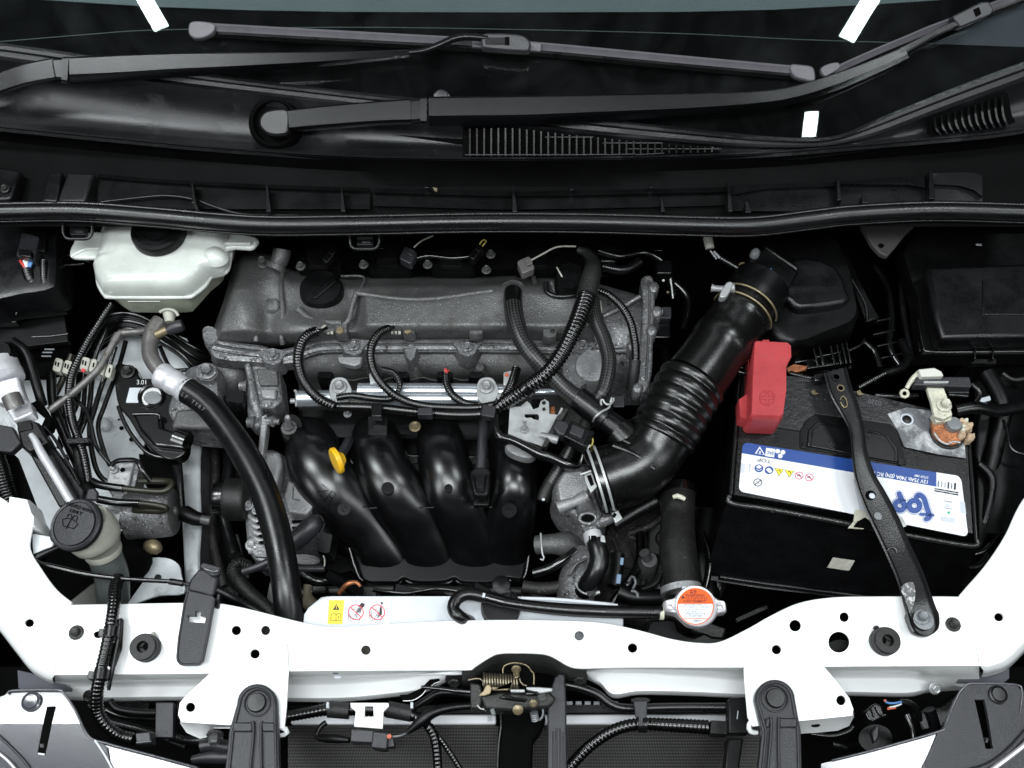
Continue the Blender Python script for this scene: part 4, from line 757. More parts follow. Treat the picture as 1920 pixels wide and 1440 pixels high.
# engine mount
t = thing('engine_mount', 'black stamped engine mount with bolt, round hole and white sticker', 'engine mount', (280, 760, -0.08))
plate('mount_plate', cr([(216, 684), (232, 682), (256, 690), (262, 708), (290, 710), (320, 720), (324, 760), (330, 800), (350, 820), (346, 850), (320, 862), (290, 848), (262, 818), (240, 782), (222, 760), (215, 720)], 3, True), -0.085, 0.02, BLKG, t, bevel=0.004)
tube('flange_lip', [(222, 762, -0.09), (232, 790, -0.09), (250, 820, -0.09), (276, 848, -0.09), (306, 858, -0.09), (330, 854, -0.095)], BLKG, t, r=4, n=10)
bolt(240, 697, -0.083, 14, STEELD, t, hh=0.008)
disc('hole_rim', 284, 744, -0.083, 24, [(0, 1), (0.004, 1), (0.005, 0.94), (0.004, 0.80), (-0.001, 0.78)], BLKG, t, n=32, ax=(0.05, -0.2, 1))
plate('stud_face', circ(286, 745, 17, 12, 20), -0.079, 0.003, LEAD, t, bevel=0.001)
plate('sticker', [(243, 727), (266, 727), (259, 755), (236, 755)], -0.0835, 0.001, LBLG, t, bevel=0)
text('3.01', 266, 717, 12, 0, -0.0842, WIREW, t, name='painted_number')
plate('bracket_step', [(246, 772), (300, 774), (302, 800), (340, 812), (346, 842), (290, 836), (262, 806)], -0.075, 0.012, BLKG, t, bevel=0.004)
tube('step_highlight', [(250, 777, -0.074), (296, 777, -0.074), (300, 786, -0.075)], BLKG, t, r=3.5, n=10)
tube('mount_sleeve', [(330, 822, -0.085), (352, 830, -0.085)], BLKG, t, r=20, n=20)
tube('mount_leg', [(330, 850, -0.10, 10), (336, 900, -0.12, 8), (340, 960, -0.14, 8)], BLKG, t)
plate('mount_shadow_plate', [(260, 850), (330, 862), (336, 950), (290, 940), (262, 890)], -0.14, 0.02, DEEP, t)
t = thing('mount_bracket', 'rough cast aluminium bracket with tall bolt left of the engine', 'cast bracket', (370, 740, -0.09))
stack('bracket_casting', cr([(352, 700), (372, 690), (404, 688), (416, 706), (418, 740), (424, 780), (418, 806), (380, 806), (340, 800), (318, 780), (330, 740), (345, 730)], 3, True), [(1.06, -0.14), (1.02, -0.10), (0.96, -0.080), (0.86, -0.076)], CAST, t, zref=-0.09)
stack('bolt_boss', circ(389, 700, 22, 18, 20), [(1.1, -0.10), (1, -0.070), (0.94, -0.066)], CAST, t, zref=-0.07)
bolt(389, 696, -0.064, 17, CAST, t, hh=0.011)
plate('bracket_arm', [(330, 768), (400, 762), (424, 792), (420, 804), (320, 800)], -0.070, 0.012, CASTD, t, bevel=0.004)
# brake block and canister
t = thing('valve_block', 'bright alloy valve block with small holes and hose stubs', 'valve block', (225, 900, -0.09))
plate('block_top', [(203, 882), (212, 866), (252, 866), (243, 904), (238, 925), (222, 984), (200, 980), (196, 960), (210, 930), (198, 912)], -0.085, 0.02, CASTL, t, bevel=0.002)
plate('block_side', [(253, 866), (262, 872), (250, 925), (240, 925)], -0.090, 0.03, CAST, t, bevel=0.001)
bolt(213, 880, -0.083, 9, CASTL, t)
disc('block_hole', 230, 881, -0.0845, 4.5, [(0, 1), (0.0006, 1)], DEEP, t, n=14); disc('block_hole', 206, 964, -0.0845, 4.5, [(0, 1), (0.0006, 1)], DEEP, t, n=14)
t = thing('pump_canister', 'grey cast cylindrical pump canister beside the washer filler', 'pump', (300, 960, -0.10))
tube('canister_body', [(240, 968, -0.105, 44), (300, 962, -0.105, 46), (318, 960, -0.105, 46), (322, 959, -0.105, 43)], CAST, t, n=32, smooth=False)
tube('end_disc', [(320, 959, -0.105, 44), (326, 958, -0.105, 44), (328, 958, -0.105, 41)], CASTD, t, n=32, smooth=False)
tube('end_boss', [(326, 958, -0.105, 10), (333, 957, -0.105, 8)], CASTD, t, n=16, smooth=False)
tube('lower_port', [(272, 1022, -0.10, 8), (284, 1024, -0.10, 14), (296, 1028, -0.10, 12), (302, 1029, -0.10, 6)], BRASS, t, n=12)
for pts, lab in (([(172, 902, -0.066), (190, 910, -0.064), (232, 916, -0.062), (300, 922, -0.062), (318, 914, -0.062), (322, 905, -0.064), (310, 902, -0.068), (262, 902, -0.075)], 'olive hose loop, upper of the two on the pump'), ([(184, 936, -0.062), (220, 942, -0.060), (262, 944, -0.058), (296, 948, -0.058), (312, 953, -0.060), (302, 958, -0.066), (250, 956, -0.072)], 'olive hose loop, lower of the two on the pump')):
    t = thing('hose_loop', lab, 'hose', pts[0], 'pump hose loops')
    tube('hose', pts, OLIVE, t, r=6, n=14)
    tube('black_sleeve', [(pts[0][0], pts[0][1], pts[0][2]), (pts[1][0], pts[1][1], pts[1][2]), (pts[2][0], pts[2][1], pts[2][2])], BLKG, t, r=7.5, n=14)
t = thing('shock_link', 'dirty black bracket with hex bolt right of the canister', 'bracket', (385, 975, -0.13))
tube('link_arm', [(345, 962, -0.12, 16), (366, 972, -0.12, 14), (384, 974, -0.12, 12)], BLKM, t); tube('link_bolt', [(378, 974, -0.115, 9), (395, 977, -0.115, 9)], CASTD, t, n=6, smooth=False)
# washer filler
t = thing('washer_filler', 'washer filler with dark grey flip cap and pale round neck', 'filler', (150, 980, 0.0))
ax = Vector((-0.16, -0.10, 1)).normalized()
pc = P(143, 984, 0.010)
R1 = rp(48, 0.01, 984)
lathe('cap_disc', pc, ax, [(-0.006, R1*1.02), (-0.002, R1*1.06), (0.002, R1*1.04), (0.004, R1*0.97), (0.0035, R1*0.90), (0.0015, R1*0.88), (0.0015, R1*0.85), (0.0045, R1*0.83), (0.005, R1*0.3)], BRKT, t, n=52)
plate('cap_tab', [(158, 936), (164, 916), (176, 914), (184, 922), (180, 938)], 0.008, 0.006, BRKT, t, bevel=0.002)
plate('cap_lip', cr([(92, 992), (93, 1010), (104, 1021), (120, 1018), (146, 1010), (130, 1000), (108, 996)], 3, True), 0.004, 0.006, BRKT, t, bevel=0.002)
def capf(x, y):
    d = ray(x, y); q = pc+ax*0.0058; return CAM+d*((q-CAM).dot(ax)/d.dot(ax))
CT = M('moulded_lettering', (0.002, 0.002, 0.002), 0.8, spec=0.1)
text('WINDSHIELD WASHER', 147, 951, 9, 18, 0, CT, t, f=capf, bold=0.02, name='moulded_text', sx=0.62); text('ONLY', 142, 960, 9, 16, 0, CT, t, f=capf, bold=0.02, name='moulded_text')
ribbon('washer_symbol', [(117, 974), (126, 971), (138, 975), (146, 983), (138, 991), (118, 986)], 1.6, 0, CT, t, f=capf, closed=True, smooth=False)
ribbon('washer_symbol', [(133, 974), (124, 991)], 1.5, 0, CT, t, f=capf); ribbon('washer_symbol', [(126, 968), (129, 964), (134, 966), (134, 972)], 1.5, 0, CT, t, f=capf); ribbon('washer_symbol', [(136, 972), (139, 967), (145, 969), (143, 976)], 1.5, 0, CT, t, f=capf)
tube('filler_bowl', [(158, 982, -0.004, 46), (166, 990, -0.012, 49), (176, 1003, -0.024, 49), (184, 1014, -0.034, 45), (190, 1022, -0.040, 36), (192, 1026, -0.044, 32)], CREAM, t, n=36, smooth=False)
tube('neck_ring', [(188, 1022, -0.042, 33), (192, 1030, -0.046, 35), (194, 1034, -0.049, 35), (196, 1038, -0.052, 33)], CREAM, t, n=30, smooth=False)
tube('filler_neck', [(194, 1036, -0.052, 31), (202, 1056, -0.070, 31), (210, 1084, -0.095, 31), (212, 1120, -0.13, 30)], NECK, t, n=30)
t = thing('release_cable', 'thin black bonnet release cable crossing in front of the washer neck', 'cable', (200, 1080, -0.01))
tube('cable', [(60, 1046, -0.01, 4), (74, 1055, -0.008, 4), (100, 1062, -0.006, 4.5), (160, 1076, -0.005, 5), (230, 1085, -0.004, 4.5), (318, 1090, -0.004, 4)], BLKG, t, n=10)
tube('cable_end', [(318, 1090, -0.004, 6), (344, 1094, -0.003, 6)], BLK, t, n=12); tube('cable_eye', [(344, 1094, -0.003, 3), (356, 1096, -0.002, 4)], STEELD, t, n=10)
tube('grommet', [(66, 1046, -0.014, 8), (90, 1034, -0.016, 7), (118, 1022, -0.02, 6)], BLK, t, n=10)
t = thing('cable_bracket', 'dark grey plastic bracket lying over the white crossmember at left', 'bracket', (370, 1180, 0.01))
plate('bracket_face', [(352, 1108), (398, 1118), (402, 1122), (392, 1180), (380, 1238), (372, 1246), (336, 1246), (331, 1240), (334, 1200), (346, 1130)], 0.012, 0.006, BRKT, t, holes=[[(352, 1154), (365, 1154), (366, 1146), (372, 1145), (377, 1148), (376, 1155), (386, 1157), (384, 1168), (352, 1166)]], bevel=0)
tube('face_rim', [(352, 1110, 0.012), (346, 1132, 0.012), (335, 1200, 0.012), (332, 1236, 0.012), (340, 1246, 0.012), (370, 1246, 0.012), (380, 1238, 0.012), (392, 1180, 0.012), (402, 1122, 0.012)], BRKT, t, r=2.4, n=8, smooth=False)
plate('bracket_neck', [(356, 1086), (372, 1066), (408, 1064), (412, 1072), (402, 1112), (396, 1120), (350, 1106)], 0.004, 0.008, BRKT, t, bevel=0.003)
plate('bracket_hook', [(372, 1062), (380, 1053), (415, 1062), (412, 1076), (398, 1082), (382, 1070)], 0.016, 0.006, BRKT, t, bevel=0.002)
tube('hook_edge', [(384, 1066, 0.018), (400, 1072, 0.018), (410, 1070, 0.018)], GREY, t, r=2.5, n=8)
box('side_lug', 408, 1126, 0.004, 8, 28, 0.01, BLKM, t, a=10)
t = thing('wiring_loom', 'black corrugated loom running down over the white crossmember at left', 'wiring loom', (205, 1180, 0.02))
tube('corrugated_sleeve', [(222, 1085, -0.01), (216, 1105, 0.004), (214, 1130, 0.014), (208, 1170, 0.020), (198, 1220, 0.020), (188, 1262, 0.016), (182, 1300, 0.005), (184, 1335, -0.01), (200, 1362, -0.02), (225, 1380, -0.03), (252, 1386, -0.03)], LOOM, t, r=12, corr=(0.0044, 0.15), n=18)
tube('split_spine', [(226, 1160, 0.016, 4), (222, 1200, 0.016, 4), (212, 1250, 0.014, 4), (204, 1290, 0.006, 4)], BLK, t, n=8)
for x, y, a in ((209, 1186, 7), (189, 1266, 7)):
    tube('tape_band', [(x+2, y-10, 0.02), (x-1, y+9, 0.02)], BLK, t, r=14, n=16)
    box('tie_tail', x-18, y, 0.018, 14, 16, 0.008, BLK, t, a=a, rr=3)
plate('backing_strip', [(220, 1160), (231, 1161), (228, 1215), (216, 1248), (208, 1260), (206, 1293), (200, 1294), (212, 1220)], 0.004, 0.003, BLKM, t, bevel=0.0005)
stack('foam_pad', cr([(218, 1206), (226, 1215), (224, 1232), (214, 1250), (206, 1250), (210, 1220)], 2, True), [(1, 0.002), (1, 0.008), (0.8, 0.01)], BLKM, t)
box('plug_shell', 268, 1384, -0.025, 28, 22, 0.02, CONN, t, a=-6, rr=3)
tube('plug_rim', [(256, 1393, -0.024), (284, 1390, -0.024)], GREY, t, r=2, n=8)
t = thing('horn_bracket', 'grey flat bracket plate under the crossmember left of the stay', 'bracket', (310, 1350, -0.05))
box('plate', 308, 1350, -0.05, 34, 66, 0.012, BRKT, t, a=1, rr=2); tube('pipe_behind', [(206, 1314, -0.07), (220, 1330, -0.07), (260, 1336, -0.07), (310, 1336, -0.07)], BLKM, t, r=7)
bolt(403, 1376, -0.03, 16, CASTD, t, ax=(0.1, -0.9, 0.3), hh=0.012)
tube('hose_end', [(376, 1400, -0.05, 11), (400, 1396, -0.05, 12), (430, 1402, -0.05, 13)], CONN, t, n=12)
tube('stub', [(360, 1425, -0.05, 8), (395, 1420, -0.05, 12), (430, 1420, -0.05, 12)], CONN, t, n=12)
# ================================================================ engine
eng = thing('engine', 'dirty cast aluminium engine top with flanged valve cover', 'engine', (760, 600, -0.10))
VT = [(398, 520), (430, 470), (470, 462), (510, 470), (545, 500), (600, 510), (640, 514), (760, 514), (900, 514), (960, 512), (1040, 514), (1115, 520)]
VB = [(398, 642), (420, 645), (500, 650), (560, 648), (640, 642), (760, 640), (900, 640), (1000, 642), (1115, 648)]
def gs(x, y, cx, cy, sx, sy): return math.exp(-((x-cx)/sx)**2-((y-cy)/sy)**2)
def sst(a, b, x):
    t = min(1, max(0, (x-a)/(b-a))); return t*t*(3-2*t)
def vz(x, y, v, x0):
    z = -0.062+0.026*sst(0.0, 0.22, v)*sst(1.0, 0.83, v)
    wave = 545+9*math.sin((x-690)/58.0)
    z += 0.017*sst(wave-14, wave+14, y)*sst(632, 606, y)*sst(660, 690, x)          # raised front plateau with wavy rear edge
    z -= 0.010*gs(x, y, 660, 590, 26, 60)                                          # valley right of the oil cap
    z += 0.018*gs(x, y, 455, 570, 34, 60)+0.016*gs(x, y, 570, 612, 60, 22)+0.010*gs(x, y, 510, 500, 24, 40)
    z -= 0.012*gs(x, y, 505, 612, 18, 34)
    z += 0.006*gs(x, y, 607, 560, 50, 34)
    z += 0.006*gs(x, y, 960, 560, 26, 26)
    z -= 0.006*gs(x, y, 1030, 590, 40, 30)
    z -= 0.05*sst(0.06, 0, v)-0.0
    z -= 0.022*sst(0.955, 1.0, v)
    z -= 0.03*sst(x0+16, x0, x)
    return z
def vcf(u, v):
    x0 = 440-44*sst(0, 1, v); x = x0+(1115-x0)*u; t, b = lin(VT, x), lin(VB, x); y = t+(b-t)*v
    return P(x, y, vz(x, y, v, x0))
grid('valve_cover', vcf, 150, 46, CASTD, eng, ang=80)
# cast ridges on the cover
wv = lambda x: 545+9*math.sin((x-690)/58.0)
for pts, r in (([(x, wv(x)+8, -0.0225) for x in range(668, 930, 16)], 5), ([(668, wv(668)+8, -0.0235), (660, 575, -0.027), (654, 600, -0.031), (640, 612, -0.036)], 5), ([(930, 553, -0.024), (944, 580, -0.024), (948, 606, -0.026)], 5),
               ([(530, 500, -0.036), (527, 540, -0.032), (530, 580, -0.032), (528, 625, -0.040), (530, 645, -0.050)], 5), ([(486, 560, -0.036), (482, 600, -0.037), (480, 640, -0.048)], 5), ([(560, 580, -0.030), (590, 602, -0.030), (640, 606, -0.033)], 7),
               ([(1000, 520, -0.045), (1008, 560, -0.040), (1004, 604, -0.040)], 5)):
    tube('cast_ridge', pts, CASTD, eng, r=r, n=14)
tube('sump_plate_edge', [(640, 518, -0.040), (682, 520, -0.036), (672, 550, -0.034), (662, 580, -0.034), (650, 600, -0.036)], CASTD, eng, r=2.5, n=8)
# flange with ribs and bolt ears
FL = [(398, 645), (420, 650), (450, 655), (490, 660), (520, 668), (560, 660), (600, 648), (650, 646), (700, 646), (760, 646), (820, 646), (900, 646), (1000, 647), (1060, 650), (1115, 654)]
loft('cover_flange', [[P(x, y-12, -0.062), P(x, y-8, -0.058), P(x, y-3, -0.058), P(x, y-2, -0.064), P(x, y+2, -0.064), P(x, y+3, -0.060), P(x, y+9, -0.061), P(x, y+11, -0.067), P(x, y+14, -0.067), P(x, y+15, -0.072), P(x, y+19, -0.090)] for x, y in cr(FL, 4)], CAST, eng, closed=False, ang=30)
for x, y, r in ((512, 668, 20), (663, 650, 20), (876, 652, 19), (1092, 648, 20), (770, 660, 9)):
    stack('bolt_ear', [(x-r*1.5, y-6), (x-r, y+6), (x-r*0.8, y+14), (x, y+20), (x+r*0.8, y+14), (x+r, y+6), (x+r*1.5, y-6), (x, y-14)], [(1.05, -0.09), (1.0, -0.062), (0.93, -0.058)], CAST, eng, zref=-0.062)
    if r > 10: bolt(x, y-2, -0.056, 11, CAST, eng, hh=0.006)
plate('ear_foot', [(632, 668), (680, 668), (676, 682), (664, 686), (636, 680)], -0.060, 0.012, CASTL, eng, bevel=0.002)
loft('cylinder_head', [[P(x, 660, -0.085), P(x, 672, -0.088), P(x, 690, -0.096), P(x, 705, -0.112), P(x, 712, -0.13), P(x, 735, -0.16), P(x, 800, -0.20)] for x in range(560, 1121, 40)], CASTD, eng, closed=False, ang=70)
for x in (700, 776, 900): stack('casting_bump', circ(x, 690, 12, 12, 14), [(1.2, -0.11), (1, -0.092), (0.6, -0.086)], CASTD, eng, zref=-0.09)
for x0 in range(640, 900, 52): tube('gasket_edge', [(x0, 708, -0.10), (x0+12, 712, -0.10), (x0+26, 713, -0.10), (x0+40, 709, -0.10), (x0+52, 708, -0.10)], STEELD, eng, r=2.2, n=8)
# timing cover corner
loft('timing_flange', [[P(x, y, -0.064), P(x, y+10, -0.060), P(x, y+12, -0.068), P(x, y+16, -0.068), P(x, y+17, -0.063), P(x, y+26, -0.066), P(x, y+40, -0.09)] for x, y in ((396, 636), (405, 645), (430, 650), (470, 652), (500, 654), (530, 656), (560, 652))], CAST, eng, closed=False, ang=30)
stack('corner_lug', cr([(390, 640), (402, 632), (420, 640), (424, 656), (410, 670), (396, 668)], 2, True), [(1, -0.09), (1, -0.060), (0.85, -0.056)], CAST, eng)
stack('filter_bulge', circ(430, 700, 38, 30, 22), [(1.1, -0.15), (1.0, -0.115), (0.8, -0.10), (0.4, -0.095)], CASTD, eng, zref=-0.115)
plate('mount_casting', [(455, 678), (474, 682), (500, 686), (524, 690), (530, 750), (512, 766), (484, 764), (476, 740), (468, 716)], -0.080, 0.05, CAST, eng, bevel=0.003)
plate('casting_web', [(480, 690), (520, 692), (522, 722), (486, 722)], -0.0745, 0.006, CASTD, eng, bevel=0.002)
plate('casting_web', [(486, 728), (520, 728), (516, 748), (490, 746)], -0.0745, 0.006, CASTL, eng, bevel=0.003)
tube('casting_rib', [(464, 684, -0.075, 6), (470, 710, -0.078, 7), (476, 750, -0.08, 10), (484, 780, -0.09, 12)], CAST, eng)
plate('tensioner_arm', [(460, 726), (486, 724), (488, 760), (492, 792), (478, 805), (464, 790)], -0.082, 0.03, CAST, eng, bevel=0.005)
for x, y in ((456, 724), (470, 792)): tube('casting_bolt', [(x-6, y, -0.08, 10), (x+4, y, -0.08, 10), (x+5, y, -0.08, 13), (x+8, y, -0.08, 13)], CAST, eng, n=12, smooth=False)
tube('rear_stub', [(508, 525, -0.045, 14), (518, 500, -0.035, 15), (526, 484, -0.028, 17), (529, 468, -0.022, 17)], CASTD, eng, n=18)
tube('rear_stub_ring', [(514, 508, -0.034, 20), (518, 499, -0.032, 20)], CASTD, eng, n=20)
bolt(493, 494, -0.03, 11, CASTD, eng, hh=0.012)
stack('sensor_boss', circ(510, 572, 17, 14, 18), [(1.2, -0.05), (1.0, -0.036), (0.8, -0.033)], CASTD, eng, zref=-0.036)
# oil filler cap
t = thing('oil_filler_cap', 'black round oil filler cap on the left of the valve cover', 'oil cap', (605, 548, -0.03))
disc('cap', 605, 552, -0.040, 41, [(0, 1.0), (0.008, 1.0), (0.010, 0.97), (0.016, 0.95), (0.018, 0.90), (0.0185, 0.1)], BLKM, t, n=44)
box('grip_bar', 608, 538, -0.019, 56, 12, 0.005, BLKM, t, a=-40, rr=4)
# coils at the back
for i, x in enumerate((600, 730, 850, 1010)):
    t = thing('ignition_coil', ['black ignition coil behind the oil cap', 'black ignition coil behind the middle of the valve cover', 'black ignition coil with yellow wires, third from left', 'black ignition coil with pale plug at the right'][i], 'ignition coil', (x, 490, -0.04), 'ignition coils')
    stack('coil_body', rect(x, 496, 84, 26, 0, 8), [(1, -0.07), (1, -0.042), (0.92, -0.036)], BLKM, t, zref=-0.04)
    stack('coil_head', rect(x-4, 482, 44, 20, 0, 6), [(1, -0.05), (1, -0.026), (0.9, -0.022)], BLKM, t, zref=-0.03)
for x, y in ((564, 500), (682, 497), (802, 497), (920, 478), (912, 507)):
    o = bolt(x, y, -0.034, 9, CASTD, eng, hh=0.008)
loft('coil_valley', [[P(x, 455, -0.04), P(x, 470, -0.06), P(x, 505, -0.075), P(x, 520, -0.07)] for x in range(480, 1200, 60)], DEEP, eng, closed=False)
for x, y, a, m, lab in ((765, 478, 28, CONN, 'grey coil plug left of centre behind the valve cover'), (893, 470, 38, BLKM, 'black coil plug with yellow wires behind the valve cover'), (986, 496, -24, CREAM, 'smoky pale coil plug at the end of a black cable'), (618, 476, 40, BLKM, 'dark coil plug behind the oil cap')):
    t = thing('coil_plug', lab, 'connector', (x, y, -0.01), 'plugs on the ignition coils')
    m2 = M('smoky_plug_plastic', (0.13, 0.125, 0.12), 0.4) if m is CREAM else m
    box('plug_shell', x, y, -0.004, 26 if m is not BLKM else 14, 26 if m is not BLKM else 34, 0.016, m2, t, a=a, rr=4, bevel=0.002)
    box('plug_latch', x+6*math.cos(math.radians(a)), y-6, 0.0005, 12, 12, 0.006, m2, t, a=a, rr=2)
tube('coil_wire', [(776, 464, -0.003), (790, 452, 0.0), (812, 442, 0.01)], CREAM, eng, r=1.6, n=6)
tube('coil_wire', [(897, 462, -0.003), (905, 450, 0.0), (912, 452, 0.0), (900, 466, -0.003)], WIREY, eng, r=1.6, n=6)
tube('coil_wire', [(996, 488, 0.0), (1018, 476, 0.0), (1045, 463, 0.0), (1080, 462, 0.0)], CREAM, eng, r=1.8, n=6)
# sensors on cover
for x, y in ((638, 617), (765, 617)):
    t = thing('injector_ring', 'cream twin terminal with bolt %s' % ('left on the valve cover edge' if x < 700 else 'in the middle of the valve cover edge'), 'terminal', (x, y, -0.04), 'cream twin terminals')
    stack('terminal_block', rect(x+2, y, 24, 22, 0, 5), [(1, -0.05), (1, -0.034), (0.85, -0.031)], CASTD, t, zref=-0.034)
    disc('terminal_bolt', x, y+4, -0.032, 8, [(0, 1), (0.003, 1), (0.004, 0.8)], BRASS, t, n=6)
    for k in (-5, 6):
        for q in range(3): box('contact', x-16-q*7, y+k-q*0.5, -0.030, 5, 5, 0.004, CREAM, t, rr=1, bevel=0.0005)
for x, y in ((892, 611), (1030, 617)):
    stack('sensor_lug', cr([(x-10, y-12), (x+6, y-12), (x+14, y-2), (x+12, y+16), (x-12, y+16)], 2, True), [(1, -0.045), (1, -0.031), (0.9, -0.029)], CASTD, eng, zref=-0.031)
    disc('lug_hole', x+6, y+4, -0.0285, 5, [(0, 1), (0.0007, 1), (0.001, 0.6)], STEELD, eng, n=12)
# right hand housing
loft('end_housing', [[P(1080+i*14, 520+i*4, -0.10+0.045*math.sin(math.pi*0.06)), P(1080+i*14, 548+i*2, -0.065), P(1080+i*14, 590, -0.056), P(1080+i*14, 630, -0.054), P(1080+i*14, 652, -0.066), P(1080+i*14, 672, -0.072), P(1080+i*14, 720-i*1, -0.10), P(1080+i*14, 760, -0.15)] for i in range(0, 10)], CAST, eng, closed=False, ang=60)
plate('end_flange', cr([(1202, 522), (1224, 518), (1228, 560), (1226, 600), (1224, 660), (1222, 700), (1214, 732), (1202, 734), (1190, 726), (1196, 700), (1198, 660), (1204, 600), (1206, 560)], 3, True), -0.040, 0.03, CAST, eng, bevel=0.003)
tube('flange_groove', [(1217, 528, -0.0395), (1218, 580, -0.0395), (1215, 650, -0.0395), (1211, 715, -0.0395)], CASTD, eng, r=2.5, n=8)
for x, y in ((1226, 538), (1232, 584), (1196, 728), (1186, 648), (1222, 620)): stack('bolt_ear', circ(x, y, 10, 10, 14), [(1, -0.06), (1, -0.038), (0.7, -0.036)], CAST, eng, zref=-0.038)
tube('housing_rib', [(1130, 594, -0.054, 5), (1165, 576, -0.050, 5), (1200, 556, -0.045, 4)], CAST, eng); tube('housing_rib', [(1110, 660, -0.062, 6), (1150, 658, -0.060, 6), (1200, 656, -0.052, 5)], CAST, eng)
stack('housing_cup', circ(1110, 690, 34, 32, 24), [(1.05, -0.10), (1, -0.064), (0.9, -0.058), (0.5, -0.056)], CASTL, eng, zref=-0.064)
stack('housing_block', [(1052, 660), (1096, 656), (1106, 668), (1104, 720), (1080, 736), (1054, 716)], [(1, -0.11), (1, -0.066), (0.92, -0.062)], CAST, eng, zref=-0.066)
box('side_block', 1246, 586, -0.05, 26, 22, 0.02, CONN, eng, rr=3); box('side_block', 1240, 620, -0.06, 34, 26, 0.03, BLKG, eng, rr=3)
tube('side_block_pipe', [(1226, 585, -0.045), (1242, 585, -0.045)], CASTD, eng, r=8)
# purge valve cluster
t = thing('purge_valve', 'black purge valve cluster with cream elbow at the rear of the cover', 'valve', (1065, 530, -0.02))
stack('valve_body', cr([(1044, 502), (1070, 496), (1094, 506), (1096, 532), (1080, 548), (1050, 548), (1040, 530)], 3, True), [(1, -0.05), (1, -0.008), (0.85, -0.002)], BLKM, t, zref=-0.01)
tube('valve_hose', [(1024, 530, -0.02), (1026, 548, -0.02), (1046, 556, -0.018), (1076, 554, -0.018), (1100, 548, -0.02)], RUB, t, r=5); tube('valve_hose', [(1035, 530, -0.03), (1044, 556, -0.03), (1048, 568, -0.03)], CASTD, t, r=7)
stack('elbow_cap', rect(1052, 580, 22, 22, -30, 5), [(1, -0.045), (1, -0.028), (0.9, -0.026)], CREAM, t, zref=-0.03); box('wire_tail', 1049, 509, 0.0, 3, 22, 0.002, CREAM, t, a=-30)
tube('elbow_stub', [(1042, 562, -0.026), (1050, 574, -0.028)], CREAM, t, r=6); tube('terminal', [(1124, 566, -0.028, 5), (1122, 578, -0.026, 7), (1126, 588, -0.026, 4)], CREAM, t)
box('valve_mark', 1098, 524, 0.002, 10, 5, 0.001, CREAM, t, a=-20)
# fuel rail
t = thing('fuel_rail', 'polished steel fuel rail with bolted brackets along the engine front', 'fuel rail', (750, 735, -0.07))
tube('rail_tube', [(672, 733, -0.070), (800, 733, -0.070), (960, 735, -0.070)], STEEL, t, r=15, n=32)
tube('rail_tube', [(560, 748, -0.074), (640, 747, -0.072), (760, 748, -0.074), (930, 748, -0.074)], STEEL, t, r=16, n=32)
tube('rail_end', [(553, 732, -0.074, 3), (556, 735, -0.074, 3), (556, 762, -0.074, 3)], CASTL, t); tube('end_plug', [(545, 752, -0.074), (554, 752, -0.074)], CASTL, t, r=5)
tube('rail_pipe', [(1000, 736, -0.075), (1030, 735, -0.075), (1066, 737, -0.08)], STEEL, t, r=7, n=18)
for x, y in ((637, 722), (913, 722)):
    plate('rail_bracket', cr([(x-20, y+16), (x-16, y-8), (x-4, y-15), (x+10, y-13), (x+18, y-2), (x+22, y+14), (x+6, y+40), (x-12, y+32)], 3, True), -0.054, 0.004, ZINC, t, bevel=0.001)
    bolt(x-1, y+3, -0.052, 14, CASTL, t, hh=0.008)
plate('rail_bracket', [(692, 700), (706, 702), (708, 716), (694, 720)], -0.06, 0.004, ZINC, t); plate('rail_bracket', [(944, 698), (958, 694), (964, 702), (958, 724), (944, 722)], -0.045, 0.004, ZINC, t)
plate('rail_bracket', [(930, 742), (948, 728), (962, 722), (950, 748), (938, 756)], -0.052, 0.004, ZINC, t)
disc('bracket_mark', 950, 703, -0.0445, 4, [(0, 1), (0.0006, 1)], WIREO, t, n=12)
for x in (610, 752, 834, 893): stack('injector', rect(x, 705, 30, 14, 0, 3), [(1, -0.10), (1, -0.070), (0.8, -0.066)], BLKG, t, zref=-0.07)
box('injector_seal', 840, 696, -0.058, 6, 6, 0.004, WIREO, t, rr=2)
# harness loops
def loom(lab, pts, r, pitch=0.0038, mat=LOOM, dep=0.18, n=16, parent=None):
    t = thing('wiring_loom', lab, 'wiring loom', pts[0][:3]); tube('corrugated_sleeve', pts, mat, t, r=r, corr=(pitch, dep), n=n); return t
t = loom('black corrugated loop from the left twin terminal down over the fuel rail', [(592, 622, -0.024), (578, 628, -0.018), (564, 646, -0.014), (559, 675, -0.014), (565, 705, -0.018), (580, 730, -0.024), (602, 750, -0.032), (626, 762, -0.040)], 10.5, 0.0040)
tube('bare_wires', [(586, 624, -0.020), (600, 620, -0.022), (612, 614, -0.026)], BLKM, t, r=4); tube('wire_tip', [(602, 617, -0.022), (610, 611, -0.024)], CREAM, t, r=3, n=8)
t = loom('black corrugated loop from the middle twin terminal curving down right', [(728, 616, -0.024), (712, 624, -0.016), (698, 645, -0.012), (695, 672, -0.012), (704, 702, -0.016), (724, 728, -0.022), (752, 748, -0.030), (790, 760, -0.036), (840, 764, -0.040), (900, 764, -0.042), (948, 754, -0.042)], 8.5, 0.0038)
tube('bare_wires', [(720, 620, -0.020), (734, 614, -0.022), (742, 612, -0.026)], BLKM, t, r=4); tube('wire_tip', [(730, 614, -0.022), (738, 611, -0.024)], CREAM, t, r=3, n=8)
MAINL = [(626, 762, -0.048, 9), (700, 764, -0.046, 9), (780, 772, -0.046, 9), (860, 778, -0.046, 9), (915, 774, -0.044, 10), (950, 752, -0.034, 15), (980, 732, -0.024, 16), (1020, 704, -0.008, 16), (1050, 668, 0.0, 16), (1074, 622, 0.006, 17), (1092, 580, 0.008, 19), (1104, 540, 0.008, 19), (1108, 505, 0.004, 15), (1104, 480, 0.0, 10)]
